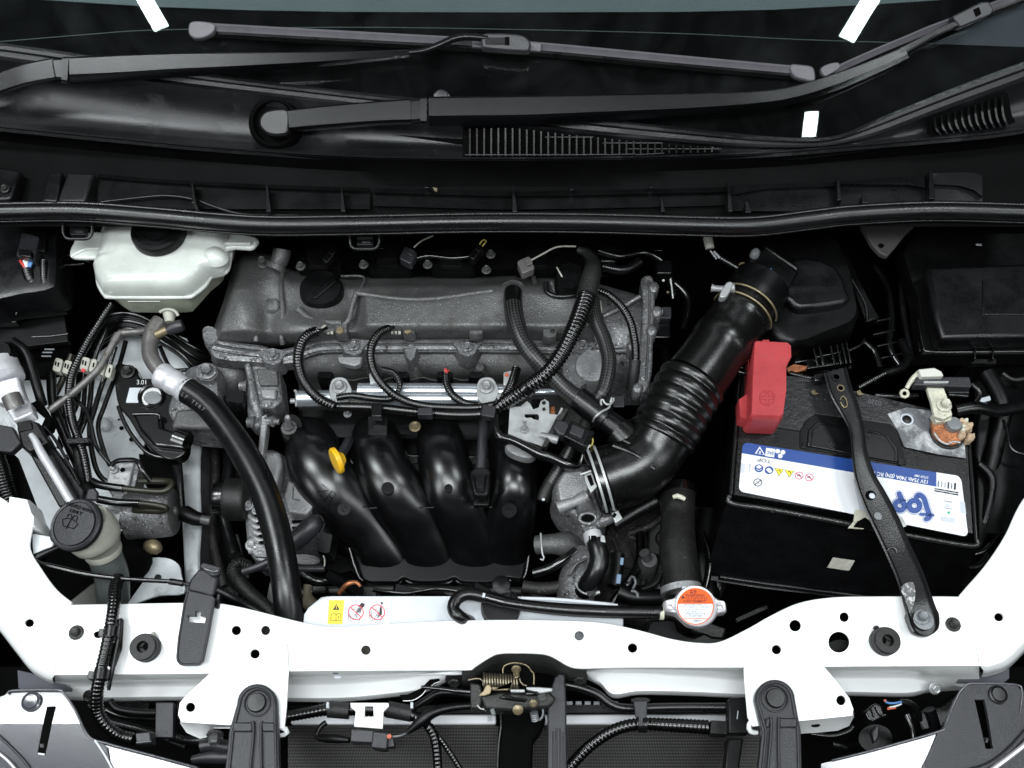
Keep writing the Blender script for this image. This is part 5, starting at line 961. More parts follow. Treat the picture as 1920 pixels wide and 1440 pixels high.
t = loom('thick black corrugated main loom sweeping from the fuel rail up to the rear', MAINL, 16, 0.0052, dep=0.15, n=20)
tube('taped_top', [(1100, 555, 0.010, 20), (1108, 520, 0.010, 18), (1112, 495, 0.006, 14), (1100, 475, 0.002, 9), (1084, 468, 0.0, 7)], TAPE, t)
tube('cable_branch', [(1110, 520, 0.006), (1124, 515, 0.006), (1120, 490, 0.004), (1108, 472, 0.002), (1094, 466, 0.002)], BLKG, t, r=6)
for a, b in (((983, 733, -0.022), (990, 725, -0.018)),): tube('tape_band', [a, b], BLKG, t, r=18)
box('loom_clip', 706, 768, -0.034, 20, 26, 0.014, BLKG, t, rr=2); box('loom_clip', 797, 770, -0.034, 28, 16, 0.014, CONN, t, rr=2); box('loom_clip', 916, 770, -0.032, 26, 22, 0.014, CONN, t, a=10, rr=2)
box('clip_leg', 708, 798, -0.055, 36, 34, 0.008, BLK, t, rr=1)
t = loom('short black corrugated piece lying on the left of the fuel rail', [(632, 746, -0.046), (660, 742, -0.044), (700, 747, -0.044), (730, 748, -0.044), (748, 740, -0.042)], 7, 0.004)
t = loom('small black corrugated loop behind the middle loom', [(716, 692, -0.05), (740, 700, -0.046), (750, 722, -0.046), (744, 740, -0.046)], 6, 0.004)
t = loom('thin black corrugated branch near the right rail bolt', [(836, 700, -0.055), (838, 722, -0.050), (850, 742, -0.046), (872, 756, -0.044), (896, 760, -0.044)], 8, 0.004)
tube('red_wire_end', [(835, 692, -0.05), (838, 700, -0.05)], WIRER, t, r=3, n=8)
t = loom('short black corrugated stub between the zinc bracket and the main loom', [(968, 692, -0.05), (962, 712, -0.045), (955, 730, -0.042), (946, 745, -0.04)], 9, 0.0036)
t = loom('thin black corrugated loom on the far right of the engine end', [(1122, 545, -0.006, 7), (1142, 554, -0.006, 8), (1166, 576, -0.010, 8), (1182, 604, -0.012, 8.5), (1190, 640, -0.016, 8.5), (1192, 668, -0.022, 8.5), (1190, 700, -0.032, 9)], 8.5, 0.0036)
tube('taped_end', [(1191, 675, -0.024), (1188, 702, -0.034), (1184, 730, -0.05)], TAPE, t, r=11)
t = thing('braided_hose', 'braided black hose dropping from the valve cover bore to the intake stub', 'hose', (985, 640, 0.0))
tube('hose_end', [(962, 548, -0.020, 17), (962, 570, -0.008, 18), (964, 590, -0.002, 17)], RUB, t, n=22)
tube('braided_sleeve', [(962, 572, -0.004, 18), (966, 600, 0.0, 18), (978, 636, 0.0, 17), (1000, 668, -0.004, 17), (1030, 700, -0.014, 17), (1060, 730, -0.022, 17), (1090, 752, -0.026, 18)], BRAID, t, n=28, step=0.003)
tube('hose_lower', [(1082, 745, -0.024, 23), (1104, 762, -0.026, 24), (1136, 786, -0.028, 24)], RUB, t, n=26)
tube('intake_stub', [(1132, 784, -0.030, 21), (1160, 804, -0.030, 22), (1190, 830, -0.03, 26)], BLK, t, n=26)
tube('spring_clamp', [(1112, 790, -0.022), (1116, 782, -0.004), (1128, 772, -0.002), (1140, 766, -0.006), (1144, 760, -0.006), (1146, 748, -0.004), (1150, 745, -0.004), (1150, 752, -0.004), (1142, 759, -0.002), (1134, 756, -0.002), (1130, 748, -0.002), (1126, 752, -0.002), (1128, 760, -0.002)], ZINC, t, r=2.2, n=8)
disc('bore_ring', 962, 552, -0.036, 27, [(0, 1), (0.006, 1), (0.008, 0.92), (0.006, 0.84), (0.0, 0.82)], CASTD, t, n=36)
t = thing('braided_hose', 'flat braided black hose running down beside the end housing', 'hose', (1150, 680, 0.0))
tube('braided_sleeve', [(1112, 560, -0.006, 12), (1118, 600, -0.006, 13), (1134, 640, -0.008, 14), (1142, 680, -0.010, 14), (1134, 725, -0.014, 14), (1122, 748, -0.02, 13), (1102, 790, -0.05, 13), (1070, 840, -0.07, 12), (1050, 875, -0.08, 12), (1030, 910, -0.09, 12)], BRAID, t, n=26, step=0.003)
tube('hose_tail', [(1034, 900, -0.088, 12), (1022, 925, -0.092, 13), (1017, 940, -0.094, 11)], RUBD, t); box('tail_mark', 1019, 936, -0.078, 6, 5, 0.002, LBLG, t)
# throttle cable bracket and connector
t = thing('linkage_plate', 'zinc plated cutout bracket plate right of the fuel rail', 'bracket', (990, 800, -0.05))
plate('zinc_plate', [(956, 764), (976, 762), (988, 752), (994, 757), (1000, 768), (1010, 764), (1014, 752), (1022, 748), (1029, 754), (1030, 776), (1046, 778), (1052, 764), (1056, 766), (1018, 838), (1010, 834), (985, 826), (953, 813)], -0.040, 0.003, ZINC, t, holes=[circ(1020, 755, 4, 4, 12), circ(1020, 767, 3.5, 3.5, 12), [(984, 776), (1008, 776), (1011, 780), (1010, 788), (1000, 786), (996, 783), (984, 784)]], bevel=0)
plate('upright_flange', [(1044, 780), (1062, 764), (1066, 768), (1024, 838), (1016, 836)], -0.026, 0.014, STEELD, t, bevel=0.001)
bolt(983, 805, -0.038, 8, CASTL, t, hh=0.006); tube('plate_stud', [(983, 800, -0.034, 4), (984, 786, -0.012, 4)], ZINC, t, n=10)
tube('cross_bolt', [(1014, 816, -0.032, 6), (1024, 818, -0.03, 7), (1040, 824, -0.028, 9), (1046, 826, -0.028, 8)], CASTL, t, n=6, smooth=False)
box('copper_tab', 1036, 770, -0.05, 10, 16, 0.004, COPPER, t); box('dark_catch', 1008, 758, -0.05, 22, 20, 0.02, BLKG, t)
stack('pale_foot', cr([(950, 834), (972, 838), (1004, 850), (1000, 860), (984, 862), (960, 854), (948, 844)], 3, True), [(1, -0.07), (1.0, -0.060), (0.88, -0.056)], CASTL, t, zref=-0.06)
box('vacuum_tab', 1160, 752, -0.04, 22, 22, 0.004, CONN, t)
t = thing('sensor_plug', 'black square sensor plug clipped to the zinc bracket', 'connector', (1070, 810, -0.03))
plate('sensor_housing', [(1042, 784), (1066, 790), (1070, 800), (1060, 818), (1046, 814), (1036, 800)], -0.018, 0.02, CONN, t, bevel=0.003)
box('plug_shell', 1086, 814, -0.014, 50, 34, 0.022, BLK, t, a=28, rr=3, bevel=0.002); box('plug_latch', 1082, 808, -0.010, 26, 18, 0.006, CONN, t, a=24, rr=2); box('plug_collar', 1104, 822, -0.012, 8, 32, 0.02, BLKG, t, a=28, rr=1)
tube('wire', [(1110, 820, -0.018), (1112, 830, -0.02), (1106, 838, -0.024)], WIREY, t, r=1.8, n=6); tube('wire', [(1106, 834, -0.018), (1102, 840, -0.02), (1092, 838, -0.024)], WIREW, t, r=1.8, n=6)
t = thing('taped_cable', 'glossy black taped cable winding from the loom under the zinc bracket', 'cable', (950, 810, -0.03))
tube('cable', [(930, 780, -0.04, 6), (928, 800, -0.036, 7), (938, 818, -0.034, 8), (962, 826, -0.034, 8), (990, 840, -0.036, 9), (1014, 852, -0.038, 11), (1038, 860, -0.04, 9), (1066, 872, -0.044, 10), (1086, 872, -0.046, 5), (1094, 850, -0.04, 4), (1104, 838, -0.034, 3)], BLKG, t, n=14)
# ================================================================ intake manifold
t = thing('intake_manifold', 'glossy black plastic intake manifold with four curved runners', 'intake manifold', (780, 950, -0.12))
plate('back_shell', cr([(540, 800), (545, 860), (562, 915), (600, 962), (640, 1000), (664, 1040), (676, 1080), (690, 1092), (720, 1092), (744, 1092), (756, 1084), (772, 1090), (800, 1092), (836, 1090), (852, 1084), (868, 1092), (910, 1093), (940, 1090), (952, 1084), (968, 1086), (982, 1080), (992, 1020), (1003, 940), (1006, 850), (1000, 800), (960, 790), (700, 785)], 3, True), -0.175, 0.03, MANI, t, bevel=0.004)
def runner(st, n=26):
    """stations (cx, cy, z, half width px, height m): half-elliptic crown running along the stations"""
    q = cr(st, 7); secs = []
    for i, (x, y, z, w, h) in enumerate(q):
        c, d = q[max(i-1, 0)], q[min(i+1, len(q)-1)]; dx, dy = d[0]-c[0], d[1]-c[1]; m = math.hypot(dx, dy); nx, ny = -dy/m, dx/m; s = []
        for k in range(n+1):
            a = math.pi*k/n; e = math.cos(a)*1.17; g = max(0.0, math.sin(a))**0.85
            s.append(P(x, y, z)+(P(x+nx*w, y+ny*w, z)-P(x, y, z))*e+Vector((0, 0, h*g-0.004)))
        s += [s[-1]-Vector((0, 0, 0.03)), s[0]-Vector((0, 0, 0.03))]
        secs.append(s)
    return loft('runner', secs, MANI, t, ang=60)
runner([(592, 792, -0.135, 36, 0.020), (586, 830, -0.118, 44, 0.032), (600, 880, -0.118, 50, 0.040), (634, 928, -0.130, 52, 0.044), (672, 968, -0.150, 50, 0.042), (704, 1010, -0.172, 40, 0.036), (722, 1055, -0.186, 40, 0.026), (724, 1088, -0.195, 36, 0.010)])
runner([(706, 790, -0.135, 34, 0.020), (706, 830, -0.118, 42, 0.032), (718, 880, -0.118, 45, 0.040), (748, 930, -0.128, 47, 0.044), (778, 975, -0.148, 46, 0.042), (796, 1015, -0.170, 42, 0.036), (806, 1055, -0.186, 40, 0.026), (808, 1088, -0.195, 36, 0.010)])
runner([(822, 790, -0.135, 32, 0.020), (826, 830, -0.118, 39, 0.032), (836, 880, -0.116, 43, 0.040), (852, 930, -0.126, 45, 0.044), (872, 975, -0.146, 42, 0.044), (886, 1015, -0.168, 42, 0.036), (892, 1055, -0.186, 42, 0.026), (892, 1088, -0.195, 38, 0.010)])
runner([(958, 790, -0.140, 36, 0.015), (960, 815, -0.128, 38, 0.024), (962, 850, -0.118, 40, 0.034), (964, 900, -0.114, 39, 0.042), (962, 945, -0.124, 39, 0.046), (956, 985, -0.144, 39, 0.042), (952, 1020, -0.166, 38, 0.036), (950, 1055, -0.186, 36, 0.026), (948, 1082, -0.195, 32, 0.010)])
tube('manifold_rim', [(543, 800, -0.140), (542, 850, -0.140), (556, 905, -0.142), (590, 952, -0.15), (630, 990, -0.16), (652, 1020, -0.17), (666, 1064, -0.18), (684, 1090, -0.185), (744, 1094, -0.185), (757, 1085, -0.185), (772, 1093, -0.185), (838, 1093, -0.185), (852, 1085, -0.185), (868, 1094, -0.185), (940, 1092, -0.185), (960, 1087, -0.185), (984, 1080, -0.182), (994, 1020, -0.17), (1004, 940, -0.15)], MANI, t, r=3.5, n=10)
tube('side_ridge', [(1000, 860, -0.125), (1002, 920, -0.13), (996, 980, -0.15)], MANI, t, r=4, n=10)
for a, b, c in (((660, 885), (714, 950), (700, 952)), ((762, 868), (806, 950), (796, 952)), ((866, 870), (918, 948), (906, 952))):
    plate('runner_web', [(a[0]-6, a[1]), (a[0]+26, a[1]-2), (b[0]+10, b[1]-6), (c[0]+6, c[1]+2), (c[0]-6, c[1]-10)], -0.128, 0.012, MANI, t, bevel=0.003)
    tube('web_edge', [(c[0]-8, c[1]+1, -0.112), (b[0]+14, b[1]+1, -0.112)], BLK, t, r=1.6, n=8)
    tube('web_edge', [(a[0]-2, a[1]-22, -0.11), (a[0]+4, a[1]-14, -0.11), (a[0]+26, a[1]-14, -0.11), (a[0]+32, a[1]-22, -0.11)], MANI, t, r=1.6, n=8)
def mfz(z): return lambda x, y: P(x, y, z)
plate('moulded_disc', circ(727, 915, 12, 12, 20), -0.0755, 0.004, BLKM, t, bevel=0.0006); plate('moulded_disc', circ(841, 915, 7.5, 8, 18), -0.0745, 0.004, BLKM, t, bevel=0.0006)
disc('moulded_ring', 646, 955, -0.092, 13, [(0, 1), (0.002, 1), (0.002, 0.8), (0.0012, 0.78), (0.0012, 0.4), (0.002, 0.3)], MANI, t); disc('moulded_ring', 955, 958, -0.088, 14, [(0, 1), (0.002, 1), (0.002, 0.8), (0.0012, 0.78), (0.0012, 0.4), (0.002, 0.3)], MANI, t)
ZF2 = lambda x, y: P(x, y, -0.0795-0.0002*(y-920))
LZ = M('engraved_letter_shadow', (0.001, 0.001, 0.001), 0.9, spec=0.05)
ribbon('letter_z', [(604, 908), (616, 919), (595, 922), (604, 933)], 1.5, 0, LZ, t, f=lambda x, y: P(x, y, -0.077-0.00018*(y-905)), smooth=False)
ribbon('letter_r', [(608, 940), (623, 920), (630, 927), (626, 934), (618, 931)], 1.5, 0, LZ, t, f=lambda x, y: P(x, y, -0.078-0.00018*(y-905)), smooth=False); ribbon('letter_r', [(622, 933), (618, 946)], 1.5, 0, LZ, t, f=lambda x, y: P(x, y, -0.078-0.00018*(y-905)), smooth=False)
stack('flange_block', [(560, 770), (1000, 770), (1006, 800), (990, 830), (560, 822)], [(1, -0.17), (1, -0.125), (0.97, -0.12)], BLKM, t, zref=-0.125)
stack('mount_ear', circ(548, 805, 22, 28, 22), [(1, -0.15), (1, -0.105), (0.9, -0.10)], BLKM, t, zref=-0.105)
bolt(542, 802, -0.098, 15, CASTD, t, hh=0.007); tube('mount_stud', [(543, 800, -0.094, 6), (540, 788, -0.075, 5), (539, 784, -0.070, 6), (539, 781, -0.066, 4)], CASTL, t)
tube('side_bolt', [(496, 790, -0.09, 9), (508, 790, -0.09, 9), (510, 790, -0.09, 12), (514, 790, -0.09, 12), (515, 790, -0.09, 6), (524, 791, -0.09, 6)], CAST, t, n=12, smooth=False)
bolt(778, 800, -0.09, 11, BRASS, t); bolt(652, 776, -0.08, 8, CASTL, t)
t = thing('dipstick', 'yellow round oil dipstick handle on a grey tube', 'dipstick', (632, 862, -0.05))
tube('tube', [(654, 826, -0.085), (648, 838, -0.07), (636, 858, -0.052)], CONN, t, r=9, n=18)
lathe('handle', P(640, 860, -0.048), (-0.85, -0.50, 0.19), [(-0.004, 0.006), (0.0, 0.010), (0.003, 0.013), (0.004, 0.0175), (0.008, 0.0180), (0.010, 0.0165), (0.011, 0.012), (0.0105, 0.003)], YEL, t, n=36)
t = thing('breather_pipe', 'grey tube plugged into a black clip between the third and fourth runner', 'pipe', (903, 850, -0.07))
tube('tube', [(908, 785, -0.075), (905, 820, -0.07), (901, 880, -0.07)], CONN, t, r=9.5, n=18)
plate('clip_body', [(881, 884), (892, 876), (912, 876), (920, 884), (916, 924), (910, 930), (894, 930), (888, 924)], -0.060, 0.02, BLK, t, bevel=0.002)
plate('clip_face', [(891, 892), (910, 892), (908, 912), (903, 917), (896, 916), (892, 910)], -0.0585, 0.003, BLKM, t, bevel=0.001); ribbon('clip_slot', [(888, 890), (892, 915), (898, 921), (908, 920), (912, 890)], 2, -0.0592, DEEP, t)
plate('clip_tail', [(892, 930), (912, 930), (918, 948), (886, 948)], -0.085, 0.01, BLKM, t, bevel=0.002); tube('tail_edge', [(884, 951, -0.10), (922, 951, -0.10)], CONN, t, r=1.3, n=8)
# ================================================================ alternator
t = thing('alternator', 'cast alloy alternator with cooling slots and dark pulley', 'alternator', (530, 960, -0.15))
stack('rear_casting', cr([(466, 880), (500, 850), (524, 850), (560, 880), (590, 940), (610, 980), (600, 1010), (560, 1030), (500, 1048), (470, 1040), (462, 980), (460, 920)], 3, True), [(1.02, -0.22), (1.0, -0.15), (0.96, -0.138), (0.85, -0.134)], CAST, t, zref=-0.15)
plate('tall_arm', [(489, 780), (500, 775), (500, 800), (494, 850), (486, 858), (484, 845)], -0.085, 0.02, CASTL, t, bevel=0.002)
plate('upper_block', [(492, 846), (524, 846), (528, 870), (516, 918), (500, 900)], -0.10, 0.03, CASTL, t, bevel=0.005)
plate('lower_block', [(540, 900), (572, 912), (590, 945), (575, 965), (540, 960), (532, 930)], -0.110, 0.03, CASTL, t, bevel=0.003)
ribbon('cast_mark', [(550, 914), (549, 936), (562, 938)], 1.6, -0.1092, DEEP, t, smooth=False)
for i in range(7):
    y = 972+i*12
    tube('slot_fin', [(468+i*1.5, y-5, -0.128, 4), (474+i*1.5, y+2, -0.124, 5), (486+i*1.5, y+6, -0.124, 5), (498+i*1.5, y+5, -0.126, 4)], CASTL, t, n=10)
    tube('slot_gap', [(478+i*1.5, y-6, -0.124, 2), (486+i*1.5, y-3, -0.122, 3), (496+i*1.5, y-4, -0.124, 2)], DEEP, t, n=8)
for y in (977, 989): box('slot_gap', 560, y, -0.130, 24, 4, 0.004, DEEP, t, a=-2, bevel=0)
for x, y, r in ((466, 948, 10), (480, 958, 8), (460, 884, 8), (468, 945, 6), (472, 1022, 12)): bolt(x, y, -0.124, r, CASTL, t)
tube('bearing_ring', [(470, 1025, -0.13, 14), (476, 1026, -0.13, 14), (478, 1026, -0.13, 12), (486, 1026, -0.13, 12)], TINB, t, n=24, smooth=False)
stack('foot_casting', cr([(474, 1030), (510, 1025), (512, 1044), (480, 1046)], 2, True), [(1, -0.16), (1, -0.12), (0.9, -0.116)], CAST, t, zref=-0.12)
tube('pulley_hub', [(404, 934, -0.13, 30), (410, 934, -0.13, 32), (424, 934, -0.13, 32)], BLKG, t, n=30, smooth=False); tube('pulley', [(424, 936, -0.13, 38), (428, 936, -0.13, 40), (462, 937, -0.13, 40), (466, 937, -0.13, 37)], RUBD, t, n=36, smooth=False)
stack('lower_bracket', cr([(552, 1040), (590, 1042), (600, 1052), (590, 1058), (552, 1056)], 2, True), [(1, -0.17), (1, -0.15)], CASTD, t, zref=-0.15)
t = thing('cable_boot', 'smooth grey rubber boot over the alternator terminal', 'boot', (585, 990, -0.10))
tube('boot', [(552, 1016, -0.108, 20), (566, 1004, -0.102, 19), (580, 990, -0.098, 19), (590, 980, -0.098, 18), (596, 976, -0.100, 12)], CONN, t, n=24); tube('boot_rim', [(584, 966, -0.11), (600, 968, -0.11), (608, 982, -0.11), (600, 1000, -0.11)], BLK, t, r=3)
tube('lower_tube', [(478, 1066, -0.10), (500, 1065, -0.10), (560, 1066, -0.10), (608, 1066, -0.10)], CONN, t, r=6.5, n=14)
tube('thin_wire', [(606, 1042, -0.095), (609, 1050, -0.095), (608, 1062, -0.095)], CREAM, t, r=1.4, n=6); stack('plug_block', rect(610, 1020, 26, 40, 10, 5), [(1, -0.14), (1, -0.105), (0.9, -0.10)], BLKM, t, zref=-0.105)
t = thing('wiring_loom', 'dusty corrugated loom bending round below the alternator', 'wiring loom', (450, 1080, -0.10))
tube('corrugated_sleeve', [(470, 1062, -0.098, 10), (448, 1058, -0.094, 13), (440, 1072, -0.092, 15), (450, 1092, -0.088, 15), (468, 1112, -0.080, 14), (494, 1134, -0.07, 13), (520, 1160, -0.06, 12)], RUBD, t, corr=(0.0034, 0.2), n=18)
tube('inner_hose', [(456, 1072, -0.075, 8), (480, 1064, -0.072, 8), (512, 1050, -0.07, 8)], CONN, t, n=14)
plate('pipe_bracket', [(508, 1080), (518, 1090), (524, 1130), (512, 1150), (500, 1120)], -0.13, 0.01, CASTD, t)
o = tube('coolant_pipe', [(396, 1100, -0.06), (440, 1122, -0.06), (480, 1144, -0.06), (520, 1168, -0.06)], BLK, None, r=7); o['label'] = 'dark pipe just behind the crossmember under the dusty loom'; o['category'] = 'pipe'
# dark clutter deep in the bay
def clutter(lab, pts, r, m=BLKM, cat='hose', name='dark_hose'):
    o = tube(name, pts, m, None, r=r, n=14); o['label'] = lab; o['category'] = cat
clutter('short dusty hose stub below the manifold at its left corner', [(620, 1080, -0.17), (650, 1096, -0.15), (672, 1110, -0.13)], 12, BLK)
clutter('dim horizontal pipe low under the manifold', [(560, 1112, -0.2), (720, 1104, -0.2), (900, 1108, -0.2), (1050, 1110, -0.2)], 9, STEELD, 'pipe', 'dark_pipe')
t = thing('brass_fitting', 'dirty brown fitting beside the coolant tank corner', 'fitting', (575, 1110, -0.12)); tube('fitting_stem', [(578, 1098, -0.11, 9), (576, 1112, -0.11, 7), (580, 1130, -0.11, 14), (590, 1140, -0.11, 12)], M('brown_grime', (0.09, 0.075, 0.05), 0.7, bump=0.8, bs=250), t)
tube('rusty_clip', [(636, 1112, -0.12, 4), (650, 1096, -0.11, 5), (668, 1092, -0.11, 4), (676, 1100, -0.11, 3)], COPPER, t)
# ================================================================ air intake duct
t = thing('intake_duct', 'large glossy black intake duct with bellows leading to the throttle body', 'air duct', (1270, 720, -0.02))
tube('upper_pipe', [(1404, 570, 0.0, 52), (1392, 588, 0.0, 55), (1388, 594, 0.0, 58), (1384, 600, 0.0, 55), (1364, 628, 0.0, 56), (1356, 638, 0.0, 59), (1350, 646, 0.0, 59), (1344, 654, 0.0, 56), (1320, 690, -0.002, 58), (1302, 714, -0.004, 60)], DUCT, t, n=48, smooth=False)
BL = [(1300, 716, -0.006), (1286, 738, -0.008), (1270, 765, -0.012), (1254, 796, -0.018), (1240, 822, -0.024)]
bp = cr(BL, 10); pts = []
for i, (x, y, z) in enumerate(bp):
    k = (i/len(bp))*6; pts.append((x, y, z, 60+6*abs(math.sin(math.pi*k))**0.6))
tube('bellows', pts, DUCT, t, n=48, smooth=False, step=0.0012)
tube('lower_elbow', [(1244, 816, -0.022, 58), (1228, 842, -0.030, 58), (1206, 866, -0.036, 60), (1178, 884, -0.042, 62), (1150, 894, -0.046, 62), (1128, 900, -0.048, 62)], DUCT, t, n=48)
tube('elbow_rib', [(1170, 826, -0.006, 5), (1210, 846, -0.004, 5), (1248, 862, -0.010, 5)], DUCT, t); tube('elbow_rib', [(1150, 836, -0.006, 5), (1190, 852, -0.0, 5), (1226, 880, -0.006, 5)], DUCT, t)
tube('branch_boss', [(1160, 806, -0.028, 30), (1178, 824, -0.030, 33), (1196, 842, -0.034, 36)], DUCT, t, n=28)
def ring(cx, cy, cz, ax, R, r, a0, a1, mat, parent, name='clamp_band', n=40, flat=1.0, w=None):
    """part of a hoop about axis ax at point; r metres"""
    ax = Vector(ax).normalized(); u = ax.cross(Vector((0, 0, 1))).normalized(); v = u.cross(ax); c = P(cx, cy, cz); secs = []
    for i in range(n+1):
        a = math.radians(a0+(a1-a0)*i/n); d = u*math.cos(a)+v*math.sin(a); p = c+d*R
        if w: secs.append([p+ax*w/2, p+ax*w/2+d*r, p-ax*w/2+d*r, p-ax*w/2])
        else: secs.append([p+(d*math.cos(b)+ax*math.sin(b))*r for b in [2*math.pi*k/8 for k in range(8)]])
    return loft(name, secs, mat, parent, ang=40)
t = thing('hose_clamp', 'gold tinted twin wire clamp with screw at the top of the intake duct', 'hose clamp', (1370, 550, 0.02))
dax = (P(1404, 570, 0)-P(1384, 600, 0)).normalized(); Rm = rp(58, 0.0, 580)
ring(1402, 574, 0.0, dax, Rm*1.0, 0.0014, 0, 200, BRASS, t); ring(1392, 588, 0.0, dax, Rm*1.0, 0.0014, 0, 200, BRASS, t)
tube('clamp_screw', [(1334, 540, 0.028, 8), (1338, 541, 0.028, 6), (1366, 542, 0.034, 6), (1368, 541, 0.034, 10), (1378, 540, 0.036, 10)], CASTL, t, n=14, smooth=False)
plate('clamp_block', cr([(1352, 546), (1362, 530), (1372, 528), (1374, 536), (1362, 556), (1350, 556)], 2, True), 0.042, 0.012, ZINC, t, bevel=0.002)
t = thing('air_flow_sensor', 'black air flow sensor housing with screws above the intake duct', 'sensor', (1420, 520, 0.01))
plate('sensor_body', [(1392, 500), (1412, 470), (1440, 462), (1500, 510), (1470, 560), (1440, 580), (1400, 540)], 0.006, 0.04, BLKM, t, bevel=0.004)
plate('sensor_edge', [(1432, 462), (1438, 458), (1498, 500), (1496, 508)], 0.012, 0.01, BLK, t, bevel=0.003)
tube('housing_mouth', [(1428, 534, 0.0, 56), (1410, 560, 0.0, 56), (1404, 570, 0.0, 54)], BLKM, t, n=40, smooth=False)
for x, y in ((1391, 501), (1432, 526), (1416, 475)): stack('screw_head', circ(x, y, 9, 8, 14), [(1, 0.004), (1, 0.012), (0.7, 0.015)], LEAD if x != 1391 else BRASS, t, zref=0.01)
tube('sensor_lead', [(1352, 484, 0.01), (1376, 498, 0.01), (1400, 512, 0.01), (1424, 524, 0.012)], BLKG, t, r=6); tube('blue_wire', [(1440, 512, 0.012), (1446, 504, 0.014)], WIREB, t, r=1.5, n=6)
t = thing('coil_spring_sleeve', 'pale yellow ribbed sleeve with two wires near the rubber seal', 'wire sleeve', (1329, 455, 0.02))
tube('ribbed_sleeve', [(1327, 446, 0.02), (1329, 456, 0.02), (1331, 466, 0.018)], CREAM, t, r=9, corr=(0.0026, 0.2), n=14); tube('wire', [(1338, 472, 0.016), (1350, 484, 0.014)], LEAD, t, r=3); tube('wire', [(1332, 470, 0.016), (1344, 486, 0.012)], BLKG, t, r=4)
# throttle body
t = thing('throttle_body', 'rough cast aluminium throttle body with round open port', 'throttle body', (1090, 950, -0.08))
stack('body_casting', cr([(1042, 905), (1062, 880), (1090, 872), (1112, 896), (1130, 930), (1140, 960), (1132, 985), (1112, 1000), (1090, 990), (1070, 975), (1050, 960), (1036, 930)], 3, True), [(1.04, -0.14), (1.0, -0.080), (0.93, -0.068), (0.8, -0.064)], CAST, t, zref=-0.08)
plate('body_deck', [(1044, 908), (1058, 884), (1092, 880), (1108, 912), (1098, 930), (1050, 940)], -0.060, 0.01, CASTL, t, bevel=0.003)
tube('cross_pipe', [(1046, 952, -0.052, 12), (1062, 946, -0.050, 11), (1080, 940, -0.050, 9), (1086, 937, -0.050, 12), (1100, 930, -0.050, 12)], CASTL, t, n=18, smooth=False)
tube('open_port', [(1094, 935, -0.062, 17), (1098, 955, -0.055, 18), (1101, 968, -0.050, 19)], CAST, t, n=26)
plate('port_mouth', circ(1103, 972, 12, 7, 18), -0.0465, 0.002, DEEP, t, bevel=0); tube('port_lip', [(*p, -0.046) for p in circ(1102, 972, 16, 10, 14)+circ(1102, 972, 16, 10, 14)[:1]], CAST, t, r=3.2, n=10)
tube('side_port', [(1112, 982, -0.075, 14), (1136, 974, -0.07, 12), (1156, 966, -0.068, 10)], CAST, t); stack('lower_lug', cr([(1086, 985), (1110, 980), (1124, 1000), (1120, 1012), (1106, 1008)], 2, True), [(1, -0.10), (1, -0.065), (0.85, -0.062)], CAST, t, zref=-0.065)
t = thing('hose_clamp', 'broad silver band clamp joining the intake duct to the throttle body', 'hose clamp', (1125, 920, -0.04))
eax = (P(1150, 894, -0.046)-P(1124, 901, -0.049)).normalized(); Rc = rp(63, -0.046, 895)
tube('rubber_collar', [(1142, 897, -0.047, 63), (1136, 899, -0.048, 66), (1112, 906, -0.05, 66), (1108, 907, -0.05, 60)], BLKG, t, n=44, smooth=False)
eax = (P(1142, 897, -0.047)-P(1112, 906, -0.05)).normalized(); Rc = rp(66, -0.05, 900)
ring(1132, 900, -0.049, eax, Rc*1.0, 0.0015, 10, 190, ZINC, t, w=0.003); ring(1119, 904, -0.050, eax, Rc*1.0, 0.0015, 10, 190, ZINC, t, w=0.003)
plate('clamp_latch', [(1094, 886), (1110, 882), (1120, 912), (1108, 924), (1098, 904)], -0.012, 0.004, ZINC, t, bevel=0.001); plate('latch_slot', [(1100, 892), (1108, 890), (1114, 908), (1108, 912)], -0.0115, 0.002, DEEP, t, bevel=0)
tube('latch_lip', [(1088, 890, -0.01), (1100, 886, -0.008), (1108, 883, -0.008)], ZINC, t, r=2.5); plate('clamp_tab', [(1146, 960), (1158, 955), (1168, 972), (1154, 981)], -0.05, 0.004, ZINC, t, bevel=0.001); box('tab_slot', 1152, 966, -0.049, 6, 8, 0.001, DEEP, t, a=30, bevel=0)
# coolant hoses
t = thing('coolant_hose', 'short curved black hose clamped below the throttle body', 'hose', (1120, 1050, -0.07))
tube('hose', [(1112, 1008, -0.062, 15), (1120, 1026, -0.058, 18), (1124, 1050, -0.060, 19), (1116, 1076, -0.066, 19), (1102, 1096, -0.08, 18), (1094, 1108, -0.095, 17)], RUB, t, n=24)
tube('spring_band', [(1110, 1000, -0.062, 17), (1112, 1008, -0.061, 18), (1115, 1016, -0.060, 18)], TINB, t, n=24, smooth=False); plate('clamp_tab', [(1126, 1002), (1134, 1004), (1136, 1017), (1126, 1015)], -0.045, 0.004, ZINC, t); box('band_slot', 1112, 1008, -0.040, 8, 8, 0.001, DEEP, t, bevel=0)
for x in (1103, 1109, 1115): box('band_slot', x+2, 1009, -0.0415, 2.5, 9, 0.001, DEEP, t, bevel=0)
t = thing('thermostat_housing', 'round grey thermostat housing with ribs at the foot of the curved hose', 'housing', (1090, 1080, -0.11))
tube('housing_neck', [(1104, 1050, -0.13, 36), (1096, 1064, -0.125, 38), (1086, 1086, -0.125, 38), (1080, 1110, -0.13, 36), (1078, 1126, -0.135, 34)], CAST, t, n=32, smooth=False)
for i in range(3): tube('housing_rib', [(1062+i*4, 1080-i*2, -0.10+0.004*i), (1072+i*4, 1062-i*2, -0.095+0.004*i), (1092+i*4, 1052-i*2, -0.095+0.004*i)], CASTD, t, r=3)
